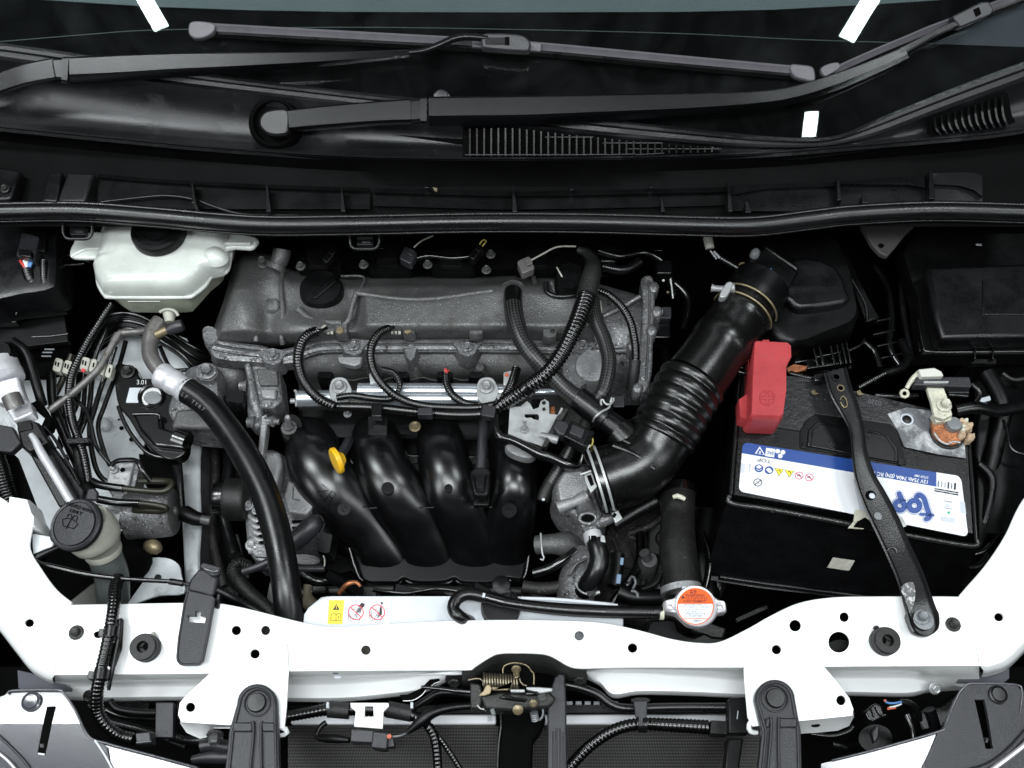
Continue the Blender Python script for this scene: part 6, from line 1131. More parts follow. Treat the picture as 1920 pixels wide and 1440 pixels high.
tube('end_clamp', [(1080, 1094, -0.085), (1090, 1108, -0.08), (1108, 1114, -0.08), (1124, 1110, -0.08)], ZINC, t, r=3.5); plate('clamp_tab', [(1098, 1106), (1112, 1102), (1118, 1112), (1104, 1120)], -0.074, 0.003, STEELD, t)
t = thing('rubber_hose', 'fat black upper radiator hose dropping to the radiator cap', 'hose', (1270, 1010, -0.06))
tube('hose', [(1270, 925, -0.085, 34), (1270, 945, -0.08, 33), (1271, 975, -0.075, 31), (1270, 1010, -0.065, 34), (1272, 1040, -0.06, 35), (1276, 1075, -0.055, 34), (1280, 1110, -0.05, 33), (1282, 1140, -0.05, 32)], RUBD, t, n=32)
tube('top_band', [(1268, 914, -0.085, 34), (1270, 930, -0.084, 36)], BLKG, t, n=30, smooth=False); tube('crust', [(1262, 932, -0.052, 4), (1272, 930, -0.050, 5), (1284, 936, -0.052, 4)], CORR, t)
tube('lower_band', [(1276, 1100, -0.050, 38), (1278, 1112, -0.050, 39)], CASTL, t, n=36, smooth=False); box('band_slot', 1262, 1118, -0.010, 18, 8, 0.002, DEEP, t, a=-10)
box('blue_tab', 1283, 1101, -0.018, 9, 6, 0.003, LBLG, t)
for (pts, r, m, lab) in (([(1006, 1022, -0.12, 18), (1034, 1020, -0.115, 19), (1062, 1020, -0.12, 22), (1092, 1018, -0.13, 14)], 18, CASTD, 'dim cast elbow pipe with wire clip right of the manifold'),
    ([(1000, 1075, -0.12, 9), (1030, 1066, -0.115, 9), (1056, 1050, -0.11, 9), (1080, 1032, -0.11, 8)], 9, LOOM, 'dark ribbed hose right of the manifold foot'),
    ([(1150, 985, -0.10, 12), (1190, 960, -0.10, 14), (1230, 940, -0.10, 16)], 14, RUB, 'dark hose running right behind the band clamp'),
    ([(1330, 960, -0.20, 22), (1320, 1040, -0.20, 22), (1330, 1120, -0.2, 20)], 20, BLKM, 'dark vertical pipe between hose and battery'),
    ([(1160, 1110, -0.13, 18), (1190, 1120, -0.13, 16), (1240, 1120, -0.13, 16)], 16, BLKM, 'dark hose stub left of the radiator neck')):
    clutter(lab, pts, r, m)
tube('wire_clip', [(1014, 1000, -0.09), (1015, 1020, -0.088), (1017, 1038, -0.088), (1020, 1046, -0.088), (1017, 1051, -0.088), (1013, 1048, -0.088)], ZINC, None, r=1.8, n=8, label='thin bright wire clip hanging right of the manifold', cat='wire clip')
t = thing('oil_sender', 'dim round knurled sender with cap deep right of the curved hose', 'sensor', (1218, 1050, -0.14)); stack('sender_body', circ(1216, 1054, 20, 20, 18), [(1, -0.17), (1, -0.14), (0.7, -0.13)], CASTD, t, zref=-0.14); tube('sender_pin', [(1214, 1048, -0.13, 9), (1208, 1036, -0.12, 10)], CASTD, t)
for x, y, w, h, a in ((1166, 1052, 7, 14, 8), (1160, 1085, 9, 18, 8)): box('blue_paint_tab', x, y, -0.09, w, h, 0.003, M('blue_mark', (0.22, 0.32, 0.45), 0.5), None, a=a, label='pale blue paint tab, %s of the two deep right of the curved hose' % ('upper' if y < 1070 else 'lower'), cat='tab')
tube('cable', [(1158, 1040, -0.1), (1156, 1070, -0.1), (1150, 1100, -0.1)], BLKM, None, r=13, label='thick dark cable carrying the blue paint tabs', cat='cable')
for i, (x, y, w, h, a, z) in enumerate(((1330, 1180, 60, 26, 20, -0.10), (1222, 1190, 20, 50, 0, -0.10), (1180, 1080, 50, 30, 10, -0.2), (1410, 1150, 70, 14, -24, -0.2), (1230, 1010, 30, 60, 0, -0.2), (640, 1060, 60, 40, 20, -0.24), (1010, 1100, 60, 20, 0, -0.16))):
    box('dark_bracket', x, y, z, w, h, 0.015, BLKM if i % 2 else STEELD, None, a=a, rr=4, bevel=0.003, label=['dark bracket just right of the radiator neck', 'dark upright bracket left of the radiator neck', 'dark block deep below the throttle body', 'dark bracket ahead of the battery tray', 'dark block left of the fat radiator hose', 'dark block under the manifold left foot', 'dark plate behind the coolant tank'][i], cat='bracket')
# radiator cap
t = thing('radiator_cap', 'silver radiator pressure cap with orange and white warning label', 'radiator cap', (1302, 1138, 0.0))
zc = 0.004
ears = [(1245, 1128), (1262, 1123), (1270, 1114), (1284, 1103), (1302, 1101), (1320, 1105), (1334, 1116), (1346, 1126), (1358, 1129), (1361, 1140), (1360, 1149), (1346, 1152), (1338, 1163), (1324, 1173), (1308, 1176), (1290, 1172), (1278, 1162), (1266, 1152), (1248, 1148), (1244, 1140)]
stack('cap_shell', cr(ears, 3, True), [(1.0, -0.010), (1.01, 0.0), (0.99, 0.003), (0.95, 0.0045), (0.9, 0.0035)], CHROME, t, zref=0.0)
disc('cap_rim', 1304, 1138, 0.002, 39, [(0, 1), (0.004, 1), (0.005, 0.97), (0.0046, 0.9)], CHROME, t, n=48)
zt = 0.0075; zf = lambda k: (lambda x, y: P(x, y, zt+k*0.0002))
C0 = (1304, 1137); RR = 34.5
def seg(a0, a1, ry=None): return [(C0[0]+RR*math.cos(math.radians(a)), C0[1]+RR*math.sin(math.radians(a))) for a in [a0+(a1-a0)*i/20 for i in range(21)]]
LD = plate('label_disc', circ(C0[0], C0[1], RR, RR, 40), 0, 0.001, LBLW, t, f=zf(0), bevel=0)
plate('label_orange_half', seg(188, 352), 0, 0.0001, LBLO, LD, f=zf(1), bevel=0)
ribbon('label_ring', circ(C0[0], C0[1], 33.5, 33.5, 40), 1.8, 0, LBLO, LD, f=zf(2), closed=True, smooth=False); ribbon('label_rule', [(1282, 1160), (1327, 1160)], 1.3, 0, LBLO, LD, f=zf(2))
DR = M('dark_red_ink', (0.10, 0.012, 0.008), 0.5)
text('警告', 1300, 1110, 7.5, 0, 0, DR, LD, f=zf(2), bold=0.02, sx=0.9)
text('WARNING', 1303, 1116.5, 7.6, 0, 0, DR, LD, f=zf(2), bold=0.015); text('ОСТОРОЖНО', 1306, 1122, 6.2, 0, 0, DR, LD, f=zf(2), bold=0.01, sx=0.95); text('AVERTISSEMENT', 1303, 1127.6, 7.0, 0, 0, DR, LD, f=zf(2), bold=0.015, sx=0.86)
plate('hazard_mark', [(1277, 1122), (1284.5, 1122), (1280.7, 1116)], 0, 0.0001, INK, LD, f=zf(2), bevel=0)
for i, s in enumerate(('NEVER OPEN WHEN HOT', 'НЕ ОТКРЫВАТЬ ГОРЯЧИМ', 'NE PAS OUVRIR CHAUD')): text(s, 1304, 1134.2+i*4.2, 4.0, 0, 0, INKG, LD, f=zf(2), sx=0.95)
for i, s in enumerate(('熱い時あけない', '高温时切勿打开盖', '高溫時勿開')): text(s, 1304, 1147.0+i*4.1, 4.0, 0, 0, INKG, LD, f=zf(2), sx=1.2)
text('108kPa', 1307, 1164, 5.5, 0, 0, INK, LD, f=zf(2))
disc('rivet', 1350, 1139, 0.004, 5, [(0, 1), (0.001, 1), (0.0015, 0.7), (0.0008, 0.5)], CHROME, t, n=18); ribbon('ear_stamp', [(1253, 1134), (1260, 1134)], 1.4, 0.0047, LEAD, t); ribbon('ear_stamp', [(1252, 1143), (1262, 1143)], 1.4, 0.0047, LEAD, t)
disc('neck', 1302, 1142, -0.035, 36, [(0, 1), (0.02, 1.0), (0.024, 0.96)], BLKM, t, n=32)
plate('neck_saddle', cr([(1216, 1166), (1234, 1160), (1268, 1160), (1274, 1180), (1300, 1192), (1320, 1184), (1336, 1192), (1372, 1196), (1372, 1214), (1220, 1206)], 2, True), -0.04, 0.02, BLKM, t, bevel=0.004)
# coolant tank
t = thing('coolant_tank', 'long white plastic coolant tank behind the crossmember with black lid', 'coolant tank', (860, 1145, -0.02))
stack('tank_body', [(566, 1180), (568, 1152), (576, 1140), (600, 1120), (610, 1118), (960, 1118), (1040, 1120), (1110, 1126), (1150, 1130), (1164, 1136), (1170, 1160), (1170, 1185), (900, 1195)], [(1, -0.08), (1, -0.026), (0.992, -0.020), (0.96, -0.018)], TANK, t, zref=-0.02)
tube('tank_rim', [(976, 1122, -0.017), (1040, 1124, -0.017), (1110, 1130, -0.017), (1158, 1136, -0.017)], TANK, t, r=3.5, n=10)
disc('tank_lid', 939, 1142, -0.018, 37, [(0, 1), (0.010, 1), (0.012, 0.97), (0.0125, 0.9), (0.0115, 0.88), (0.012, 0.2)], BLKM, t, n=44)
stack('lid_tab', circ(940, 1098, 18, 18, 24), [(1, -0.006), (1, 0.002), (0.9, 0.003)], BLKM, t, zref=0.0); box('lid_neck', 938, 1116, 0.001, 40, 20, 0.006, BLKM, t, rr=6)
text('ENGINE COOLANT', 940, 1108, 7, 6, 0.0036, M('grey_moulding', (0.05, 0.05, 0.05), 0.5), t, sx=0.6, name='moulded_text')
SZ = -0.0172
SK = plate('sticker', [(617, 1125), (733, 1126), (732, 1171), (614, 1170)], SZ, 0.0006, LBLW, t, bevel=0)
sk = lambda k: (lambda x, y: P(x, y, SZ+0.0002*k))
plate('sticker_yellow', [(617, 1125), (646, 1125), (642, 1170), (614, 1170)], 0, 0.0001, LBLY, SK, f=sk(1), bevel=0)
plate('sticker_triangle', [(630.5, 1132), (624, 1143.5), (637, 1143.5)], 0, 0.0001, INK, SK, f=sk(2), bevel=0); text('!', 630.6, 1139, 9, 0, 0, LBLY, SK, f=sk(3), bold=0.03)
ribbon('sticker_book', [(620, 1163), (621, 1152), (626, 1150), (630, 1153), (630, 1163)], 1.3, 0, INK, SK, f=sk(2), smooth=False); ribbon('sticker_book', [(630, 1153), (634, 1150), (639, 1151), (639, 1163), (620, 1163)], 1.3, 0, INK, SK, f=sk(2), smooth=False); text('i', 635, 1157.5, 9, 0, 0, INK, SK, f=sk(2), bold=0.03)
for cx in (667, 707):
    ribbon('sticker_glyph', circ(cx-4, 1151, 7, 9, 16), 0.8, 0, INK, SK, f=sk(2), closed=True, smooth=False); ribbon('sticker_glyph', [(cx-14, 1152), (cx-13, 1162), (cx-6, 1164)], 0.8, 0, INK, SK, f=sk(2)); ribbon('sticker_glyph', [(cx+8, 1160), (cx+4, 1168), (cx-4, 1167)], 0.8, 0, INK, SK, f=sk(2)); ribbon('sticker_glyph', [(cx-6, 1148), (cx+4, 1158)], 0.8, 0, INK, SK, f=sk(2)); ribbon('sticker_glyph', [(cx+3, 1149), (cx-5, 1158)], 0.8, 0, INK, SK, f=sk(2))
    ribbon('prohibition_ring', circ(cx, 1148, 14, 14, 28), 1.8, 0, LBLR, SK, f=sk(4), closed=True, smooth=False); ribbon('prohibition_bar', [(cx-10, 1138.5), (cx+10, 1157.5)], 1.8, 0, LBLR, SK, f=sk(4))
plate('sticker_hand', [(671, 1137), (676, 1132), (678, 1130), (684, 1132), (683, 1137), (679, 1140)], 0, 0.0001, INK, SK, f=sk(3), bevel=0)
for k in range(4): ribbon('sticker_finger', [(677-k*2.1, 1138+k), (673-k*2+3, 1148)], 1.3, 0, INK, SK, f=sk(3))
plate('sticker_bottle', [(712, 1140), (714, 1136), (716, 1141), (716, 1152), (708, 1158), (711, 1150)], 0, 0.0001, INK, SK, f=sk(3), bevel=0); plate('sticker_nozzle', [(713, 1129), (719, 1129), (716, 1135)], 0, 0.0001, INK, SK, f=sk(3), bevel=0)
t = thing('overflow_hose', 'black overflow hose looping over the coolant tank to the radiator cap', 'hose', (900, 1140, 0.0))
tube('hose', [(910, 1180, -0.06, 11), (888, 1168, -0.03, 11), (864, 1158, 0.002, 12), (850, 1142, 0.002, 12), (856, 1124, 0.002, 12), (876, 1114, 0.002, 12), (905, 1118, 0.002, 12), (940, 1128, 0.004, 11), (990, 1136, 0.004, 11), (1060, 1143, 0.004, 12), (1140, 1147, 0.004, 12), (1242, 1149, 0.0, 12)], RUB, t, n=22)
tube('joiner', [(912, 1120, 0.003), (945, 1129, 0.004)], BLKG, t, r=12.5, n=20); box('joint_mark', 907, 1116, 0.0105, 5, 8, 0.0004, LBLG, t, a=10, bevel=0); tube('hose_end', [(1236, 1150, 0.0), (1244, 1150, 0.0)], CORR, t, r=12.2, n=18)
# ================================================================ right side boxes
t = thing('air_filter_box', 'black air filter box lid with clips behind the battery', 'air box', (1550, 560, -0.01))
stack('lid', cr([(1430, 440), (1545, 440), (1586, 500), (1600, 560), (1606, 600), (1590, 622), (1540, 642), (1490, 660), (1440, 640), (1420, 560)], 3, True), [(1.05, -0.07), (1.02, -0.045), (0.98, -0.02), (0.9, -0.012)], BLKM, t, zref=-0.03)
plate('raised_panel', cr([(1470, 500), (1510, 480), (1570, 500), (1590, 545), (1594, 562), (1560, 572), (1500, 578), (1480, 564), (1462, 550)], 2, True), 0.004, 0.03, BLK, t, bevel=0.007)
tube('lid_edge', [(1478, 664, -0.048), (1530, 650, -0.048), (1575, 636, -0.048), (1596, 618, -0.048), (1600, 600, -0.048)], BLKG, t, r=2.5, n=10)
tube('lid_edge', [(1490, 680, -0.055), (1560, 668, -0.055), (1608, 650, -0.055), (1620, 636, -0.055)], BLKG, t, r=3, n=10); tube('side_crease', [(1568, 482, -0.03), (1600, 530, -0.035), (1622, 570, -0.04), (1626, 600, -0.045)], BLKM, t, r=3)
for i, x in enumerate((1524, 1535, 1556, 1568, 1578, 1586)): plate('clip_fin', [(x, 652-i*2), (x+2.5, 651-i*2), (x+12, 684-i), (x+8, 686-i)], -0.030, 0.02, BLKG, t, bevel=0.0006)
box('clip_bar', 1548, 684, -0.032, 70, 5, 0.015, BLKG, t, a=-9); box('clip_bar', 1554, 664, -0.032, 50, 3, 0.01, BLKG, t, a=-12); plate('latch_frame', [(1510, 676), (1590, 664), (1600, 690), (1520, 700)], -0.048, 0.012, BLKM, t, bevel=0.002)
tube('lower_rim', [(1376, 684, -0.03), (1392, 690, -0.03), (1402, 688, -0.03)], BLKG, t, r=3)
plate('rust_strip', [(1474, 690), (1488, 682), (1516, 686), (1510, 694), (1480, 700)], -0.045, 0.004, COPPER, t)
t = thing('bay_bracket', 'dim grey triangular body bracket under the seal right of the air box', 'body panel', (1660, 450, 0.0)); plate('bracket_skin', [(1614, 420), (1718, 420), (1700, 436), (1680, 462), (1664, 480), (1650, 474), (1634, 456)], -0.01, 0.01, M('grey_primer', (0.055, 0.052, 0.05), 0.6, bump=0.3, bs=600), t, bevel=0.002); disc('panel_hole', 1652, 461, -0.009, 5, [(0, 1), (0.001, 1)], DEEP, t, n=12)
plate('bracket_side', [(1570, 470), (1590, 478), (1630, 560), (1650, 596), (1624, 604), (1600, 540)], -0.06, 0.01, BLKM, t, bevel=0.002)
t = thing('relay_box', 'large black relay box lid at the right edge with clip tab', 'relay box', (1830, 560, -0.01))
stack('lid', cr([(1710, 440), (1990, 430), (2000, 640), (1990, 662), (1745, 665), (1732, 655), (1720, 560)], 3, True), [(1.02, -0.06), (1.01, -0.04), (0.985, -0.034)], BLKM, t, zref=-0.034)
plate('raised_panel', [(1736, 500), (1990, 490), (1990, 630), (1766, 636), (1752, 590)], -0.002, 0.035, BLK, t, bevel=0.006); plate('panel_step', [(1842, 524), (1990, 522), (1990, 590), (1842, 590)], -0.0005, 0.003, BLK, t, bevel=0.001)
tube('lid_edge', [(1722, 600, -0.034), (1732, 652, -0.034), (1746, 660, -0.034), (1830, 660, -0.034), (1990, 658, -0.034)], BLKG, t, r=3, n=10); tube('lid_edge', [(1722, 640, -0.044), (1738, 668, -0.044), (1830, 670, -0.044), (1990, 668, -0.044)], BLKG, t, r=2.2, n=8)
for x in (1829, 1863): box('clip_fin', x, 662, -0.028, 4, 22, 0.012, BLKG, t)
box('clip_base', 1845, 677, -0.038, 46, 8, 0.01, BLK, t, rr=1); text('RELAY', 1862, 574, 8, -2, 0.0008, BLKM, t, name='moulded_text'); box('foam_fleck', 1836, 458, -0.02, 12, 4, 0.002, LEAD, t, a=5)
# ================================================================ battery
ZB = -0.030
bt = thing('battery', 'black car battery with blue and white label in its tray', 'battery', (1600, 860, ZB))
RIM = [(1388, 700), (1500, 704), (1600, 728), (1745, 760), (1812, 800), (1826, 1004), (1372, 932)]
stack('case', [(1390, 706), (1812, 806), (1824, 1003), (1374, 930)], [(1.0, ZB-0.16), (1.0, ZB-0.003), (0.99, ZB)], BLK, bt, zref=ZB-0.003, ang=25)
plate('rear_deck', [(1400, 698), (1500, 706), (1600, 732), (1744, 766), (1808, 800), (1812, 860), (1695, 838), (1682, 806), (1670, 795), (1530, 776), (1510, 790), (1500, 808), (1400, 792)], ZB+0.003, 0.006, M('worn_battery_deck', (0.016, 0.016, 0.018), 0.4, bump=1.0, bs=140, dirt=(0.13, 0.135, 0.14), ds=190, dl=0.62, dw=0.06), bt, bevel=0.001)
plate('acid_stain', [(1664, 776), (1700, 764), (1744, 770), (1806, 802), (1811, 859), (1760, 852), (1697, 838), (1684, 808)], ZB+0.0036, 0.0004, M('acid_haze', (0.10, 0.105, 0.115), 0.5, bump=0.5, bs=150, dirt=(0.48, 0.49, 0.50), ds=26, dl=0.47, dw=0.16), bt, bevel=0)
disc('vent_ring', 1700, 787, ZB+0.003, 12, [(0, 1), (0.0015, 1), (0.0018, 0.8), (0.0008, 0.72), (0.0008, 0.1)], LBLG, bt, n=28); disc('vent_plug', 1700, 787, ZB+0.0032, 8.5, [(0, 1), (0.0012, 1), (0.0016, 0.8)], BLK, bt, n=24)
plate('handle_recess', [(1500, 840), (1500, 808), (1522, 776), (1532, 770), (1668, 792), (1682, 806), (1700, 868), (1698, 872)], ZB+0.0015, 0.004, BLKM, bt, bevel=0.0006)
plate('handle', [(1514, 836), (1516, 806), (1532, 790), (1664, 812), (1684, 842), (1684, 866), (1600, 852)], ZB+0.004, 0.005, BLK, bt, bevel=0.0012)
for (x, y) in ((1508, 834), (1689, 866)): box('handle_pivot', x, y, ZB+0.0045, 8, 10, 0.005, BLKG, bt, a=9, rr=1)
ribbon('handle_groove', [(1520, 838), (1524, 806), (1538, 795), (1660, 816), (1678, 846), (1678, 864)], 1.2, 0, DEEP, bt, f=lambda x, y: P(x, y, ZB+0.0043), smooth=False)
text('0220', 1640, 754, 13, 189, ZB+0.0036, M('faint_stamp', (0.10, 0.10, 0.11), 0.5), bt, name='stamped_number')
# label, drawn flat on the lid
LB = lambda k: (lambda x, y: P(x, y, ZB+0.0006+0.00022*k))
def lerp(a, b, t): return (a[0]+(b[0]-a[0])*t, a[1]+(b[1]-a[1])*t)
TL, TR, BR, BLc = (1393, 829), (1803, 893), (1817, 1007), (1385, 921)
def L(u, v): a = lerp(TL, TR, u); b = lerp(BLc, BR, u); return lerp(a, b, v)
rc = []
for (cu, cv, st) in ((0.022, 0.10, 180), (0.975, 0.10, 270), (0.975, 0.90, 0), (0.022, 0.90, 90)):
    for k in range(5):
        a = math.radians(st+22.5*k); rc.append(L(cu+0.022*math.cos(a), cv+0.10*math.sin(a)))
LS = plate('label_sheet', rc, 0, 0.0008, LBLW, bt, f=LB(0), bevel=0)
blue = [p for p in rc[:5]]+[L(0.875, 0.0), L(0.872, 0.30), L(0, 0.30)]
plate('label_blue_band', [L(0.0, 0.225)]+rc[:5]+[L(0.885, 0.0), L(0.878, 0.245)], 0, 0.0002, LBLB, LS, f=LB(1), bevel=0)
plate('label_grey_patch', [L(0, 0.42), L(0.018, 0.43), L(0.018, 0.62), L(0, 0.62)], 0, 0.0001, LBLG, LS, f=LB(1), bevel=0); plate('label_grey_patch', [L(0.975, 0.42), L(1, 0.42), L(1, 0.62), L(0.975, 0.62)], 0, 0.0001, LBLG, LS, f=LB(1), bevel=0)
plate('label_grey_patch', [L(0.50, 0.36), L(0.60, 0.36), L(0.60, 0.98), L(0.53, 0.98)], 0, 0.0001, LBLG, LS, f=LB(1), bevel=0); plate('label_grey_patch', [L(0.89, 0.42), L(0.975, 0.44), L(0.975, 0.62), L(0.89, 0.62)], 0, 0.0001, M('label_pale', (0.70, 0.71, 0.73), 0.4), LS, f=LB(1), bevel=0)
AN = 189.5
text('12V 75Ah 740A (EN) RC 13', 1741, 904, 9.5, AN, 0, LBLW, LS, f=LB(3), bold=0.02, align='LEFT'); text('57529 SMF', 1741, 895.5, 6, AN, 0, LBLW, LS, f=LB(3), bold=0.01, align='LEFT')
# tree-letter logo "top", upside down
def logo(w, m, k):
    ribbon('logo_t', [(1737, 973), (1743, 968), (1738, 952), (1733, 936), (1728, 930), (1722, 928), (1718, 933)], w, 0, m, LS, f=LB(k)); ribbon('logo_t', [(1726, 964), (1749, 966)], w*0.55, 0, m, LS, f=LB(k))
    ribbon('logo_o', circ(1714.5, 948, 10, 9.5, 20), w*1.05, 0, m, LS, f=LB(k), closed=True, smooth=False)
    ribbon('logo_p', circ(1687, 948, 9, 8.5, 20), w*1.05, 0, m, LS, f=LB(k), closed=True, smooth=False); ribbon('logo_p', [(1694, 945), (1690, 935), (1686, 926)], w, 0, m, LS, f=LB(k))
logo(14.2, LBLB, 3); logo(12.6, LBLW, 4); logo(10.2, LBLB, 5)
text('TOP', 1433, 863.5, 9, AN, 0, INK, LS, f=LB(3), sx=1.5)
# hazard row
def tri(c, r, up, m, k, name='label_symbol', a=9): 
    s = -1 if up else 1; plate(name, [(c[0]-r, c[1]-s*r*0.6-0.15*r), (c[0]+r, c[1]-s*r*0.6+0.15*r), (c[0]-0.05*r, c[1]+s*r*0.95)], 0, 0.0001, m, LS, f=LB(k), bevel=0)
tri((1425, 846), 9.5, True, LBLW, 3); tri((1425, 847), 6.8, True, LBLB, 4); text('B', 1425, 848, 7, AN, 0, LBLW, LS, f=LB(5), bold=0.02)
box('label_symbol', 1444, 848.5, ZB+0.0014, 17, 15.5, 0.0001, LBLW, LS, a=8, bevel=0, f=LB(3)); text('EAC', 1444, 849, 9, AN, 0, LBLB, LS, f=LB(5), bold=0.02, sx=0.8)
for x, y in ((1458, 846), (1468, 848), (1463, 855)): plate('label_symbol', circ(x, y, 4.6, 4.2, 10), 0, 0.0001, LBLW, LS, f=LB(3), bevel=0)
plate('label_symbol', circ(1423, 878, 8.2, 7.4, 20), 0, 0.0001, LBLB, LS, f=LB(3), bevel=0); plate('label_symbol', circ(1423, 875.5, 4.8, 3.0, 12), 0, 0.0001, LBLW, LS, f=LB(4), bevel=0); ribbon('label_symbol', [(1418, 880), (1423, 882), (1428, 880)], 1, 0, LBLW, LS, f=LB(4))
plate('label_symbol', circ(1442, 881.5, 8.2, 7.4, 20), 0, 0.0001, LBLB, LS, f=LB(3), bevel=0); plate('label_symbol', [(1436, 880), (1441, 877), (1445, 879), (1448, 884), (1444, 887), (1440, 885)], 0, 0.0001, LBLW, LS, f=LB(4), bevel=0)
for c in ((1461, 884), (1480, 887)):
    tri(c, 9, False, INK, 3); tri((c[0], c[1]-0.2), 7.6, False, LBLY, 4); ribbon('label_symbol', [(c[0]-3, c[1]-2), (c[0]+1, c[1]-3), (c[0]+2, c[1]+1)], 1.4, 0, INK, LS, f=LB(5))
for c in ((1498.5, 891.5), (1517.5, 895)):
    ribbon('label_symbol', circ(c[0], c[1], 7.4, 6.6, 20), 1.2, 0, LBLR, LS, f=LB(4), closed=True, smooth=False); ribbon('label_symbol', [(c[0]-5, c[1]-4), (c[0]+5, c[1]+4)], 1.1, 0, LBLR, LS, f=LB(5)); ribbon('label_symbol', [(c[0]-3, c[1]+1), (c[0], c[1]-2), (c[0]+3, c[1]+3)], 1.6, 0, INK, LS, f=LB(3))
ribbon('label_symbol', circ(1421, 904.5, 7.6, 6.8, 20), 1.3, 0, INK, LS, f=LB(4), closed=True, smooth=False); ribbon('label_symbol', [(1416, 908), (1427, 900)], 1.4, 0, INK, LS, f=LB(4)); ribbon('label_symbol', [(1418, 902), (1424, 907)], 0.7, 0, INK, LS, f=LB(3))
text('07502220', 1405.5, 876, 4, 98, 0, INKG, LS, f=LB(3), sx=0.8)
for i, w2 in enumerate((2.2, 1.4, 0.9, 2.6, 1.2, 3.4)): x = 1760+i*6.2; ribbon('barcode_bar', [(x, 902+(x-1760)*0.155), (x-0.6, 912+(x-1760)*0.155)], w2, 0, INKG if i in (0, 1) else INK, LS, f=LB(4), smooth=False)
for i in range(2):
    for j in range(8): ribbon('small_print', [(1753+j*5.6, 916+i*4+j*1.0), (1757+j*5.6, 916.8+i*4+j*1.0)], 2.4, 0, INK if (i+j) % 3 else INKG, LS, f=LB(4), smooth=False)
text('ENERGY', 1777, 940, 4.5, AN, 0, INKG, LS, f=LB(3)); ribbon('small_print', [(1771, 952), (1785, 954.5)], 1.2, 0, INKG, LS, f=LB(3)); plate('green_dot', circ(1779, 961, 2.8, 2.6, 12), 0, 0.0001, M('label_green', (0.05, 0.40, 0.20), 0.5), LS, f=LB(3), bevel=0)
plate('label_symbol', rect(1777, 974, 26, 9, 9, 3), 0, 0.0001, LBLG, LS, f=LB(3), bevel=0); plate('label_symbol', circ(1777, 948, 3.4, 3, 12), 0, 0.0001, LBLG, LS, f=LB(3), bevel=0)
# rim and tray
TR_ = thing('battery_tray', 'black insulating battery box with worn shiny rim and small pale sticker', 'battery box', (1580, 1040, -0.08))
tube('rim_front', [(1368, 930, ZB-0.004), (1372, 944, ZB-0.006), (1450, 956, ZB-0.006), (1600, 984, ZB-0.006), (1740, 1011, ZB-0.006), (1826, 1024, ZB-0.006), (1832, 1012, ZB-0.004)], M('scuffed_rim', (0.012, 0.012, 0.012), 0.25, bump=0.9, bs=160, dirt=(0.42, 0.43, 0.44), ds=110, dl=0.64, dw=0.05), TR_, r=5.5, n=14)
tube('rim_side', [(1386, 700, ZB-0.004), (1380, 800, ZB-0.004), (1370, 930, ZB-0.004)], BLKG, TR_, r=5, n=12); tube('rim_side', [(1814, 800, ZB-0.004), (1822, 900, ZB-0.004), (1830, 1014, ZB-0.004)], BLKG, TR_, r=5, n=12)
secs = [[P(x, y, ZB-0.010), P(x, y+5, ZB-0.014), P(x+(xb-x)*0.2, y+(yb-y)*0.18, ZB-0.03), P(xb, yb, -0.150), P(xb, yb+4, -0.153), P(xb, yb+12, -0.153), P(xb, yb+13, -0.17)] for x, y, xb, yb in ((1362, 940, 1324, 1074), (1450, 956, 1420, 1090), (1600, 984, 1575, 1108), (1740, 1011, 1700, 1122), (1834, 1026, 1790, 1128))]
loft('front_wall', secs, BLK, TR_, closed=False, ang=50)
loft('left_wall', [[P(1362, 940, ZB-0.010), P(1366, 930, ZB-0.008), P(1376, 800, ZB-0.008), P(1384, 700, ZB-0.008)], [P(1324, 1074, -0.150), P(1330, 1050, -0.15), P(1345, 900, -0.15), P(1360, 760, -0.15)]], BLKM, TR_, closed=False)
tube('bottom_ledge', [(1350, 1082, -0.150), (1430, 1094, -0.150), (1500, 1103, -0.150), (1700, 1130, -0.150), (1780, 1138, -0.150)], BLK, TR_, r=4)
def wallf(x, y): return P(x, y, -0.060-0.00062*(y-1010))
plate('small_sticker', [(1562, 1045), (1603, 1051), (1592, 1070), (1551, 1064)], 0, 0.001, M('pale_sticker', (0.42, 0.41, 0.36), 0.6, var=0.15, vs=200), TR_, bevel=0, f=wallf)
plate('torn_foil', cr([(1604, 955), (1630, 960), (1628, 985), (1618, 992), (1590, 990), (1600, 978)], 1, True), ZB+0.004, 0.002, CORR, TR_, bevel=0); plate('torn_foil', [(1684, 966), (1692, 970), (1700, 986), (1690, 990), (1682, 985)], ZB+0.004, 0.002, ZINC, TR_, bevel=0)
plate('torn_gap', [(1607, 978), (1622, 970), (1632, 978), (1636, 992), (1600, 988)], ZB+0.005, 0.001, DEEP, TR_, bevel=0)
plate('side_wall_right', [(1830, 880), (1870, 900), (1880, 960), (1850, 1010), (1836, 1030)], -0.09, 0.01, BLKM, TR_, bevel=0.003); tube('side_bracket', [(1790, 1060, -0.10), (1830, 1062, -0.10), (1850, 1040, -0.10)], BLKM, TR_, r=8); box('side_foot', 1812, 1084, -0.12, 20, 30, 0.02, BLKM, TR_, rr=4)
plate('red_tinge', [(1, 1), (2, 1), (2, 2)], -0.5, 0.001, DEEP, TR_, bevel=0) if False else None
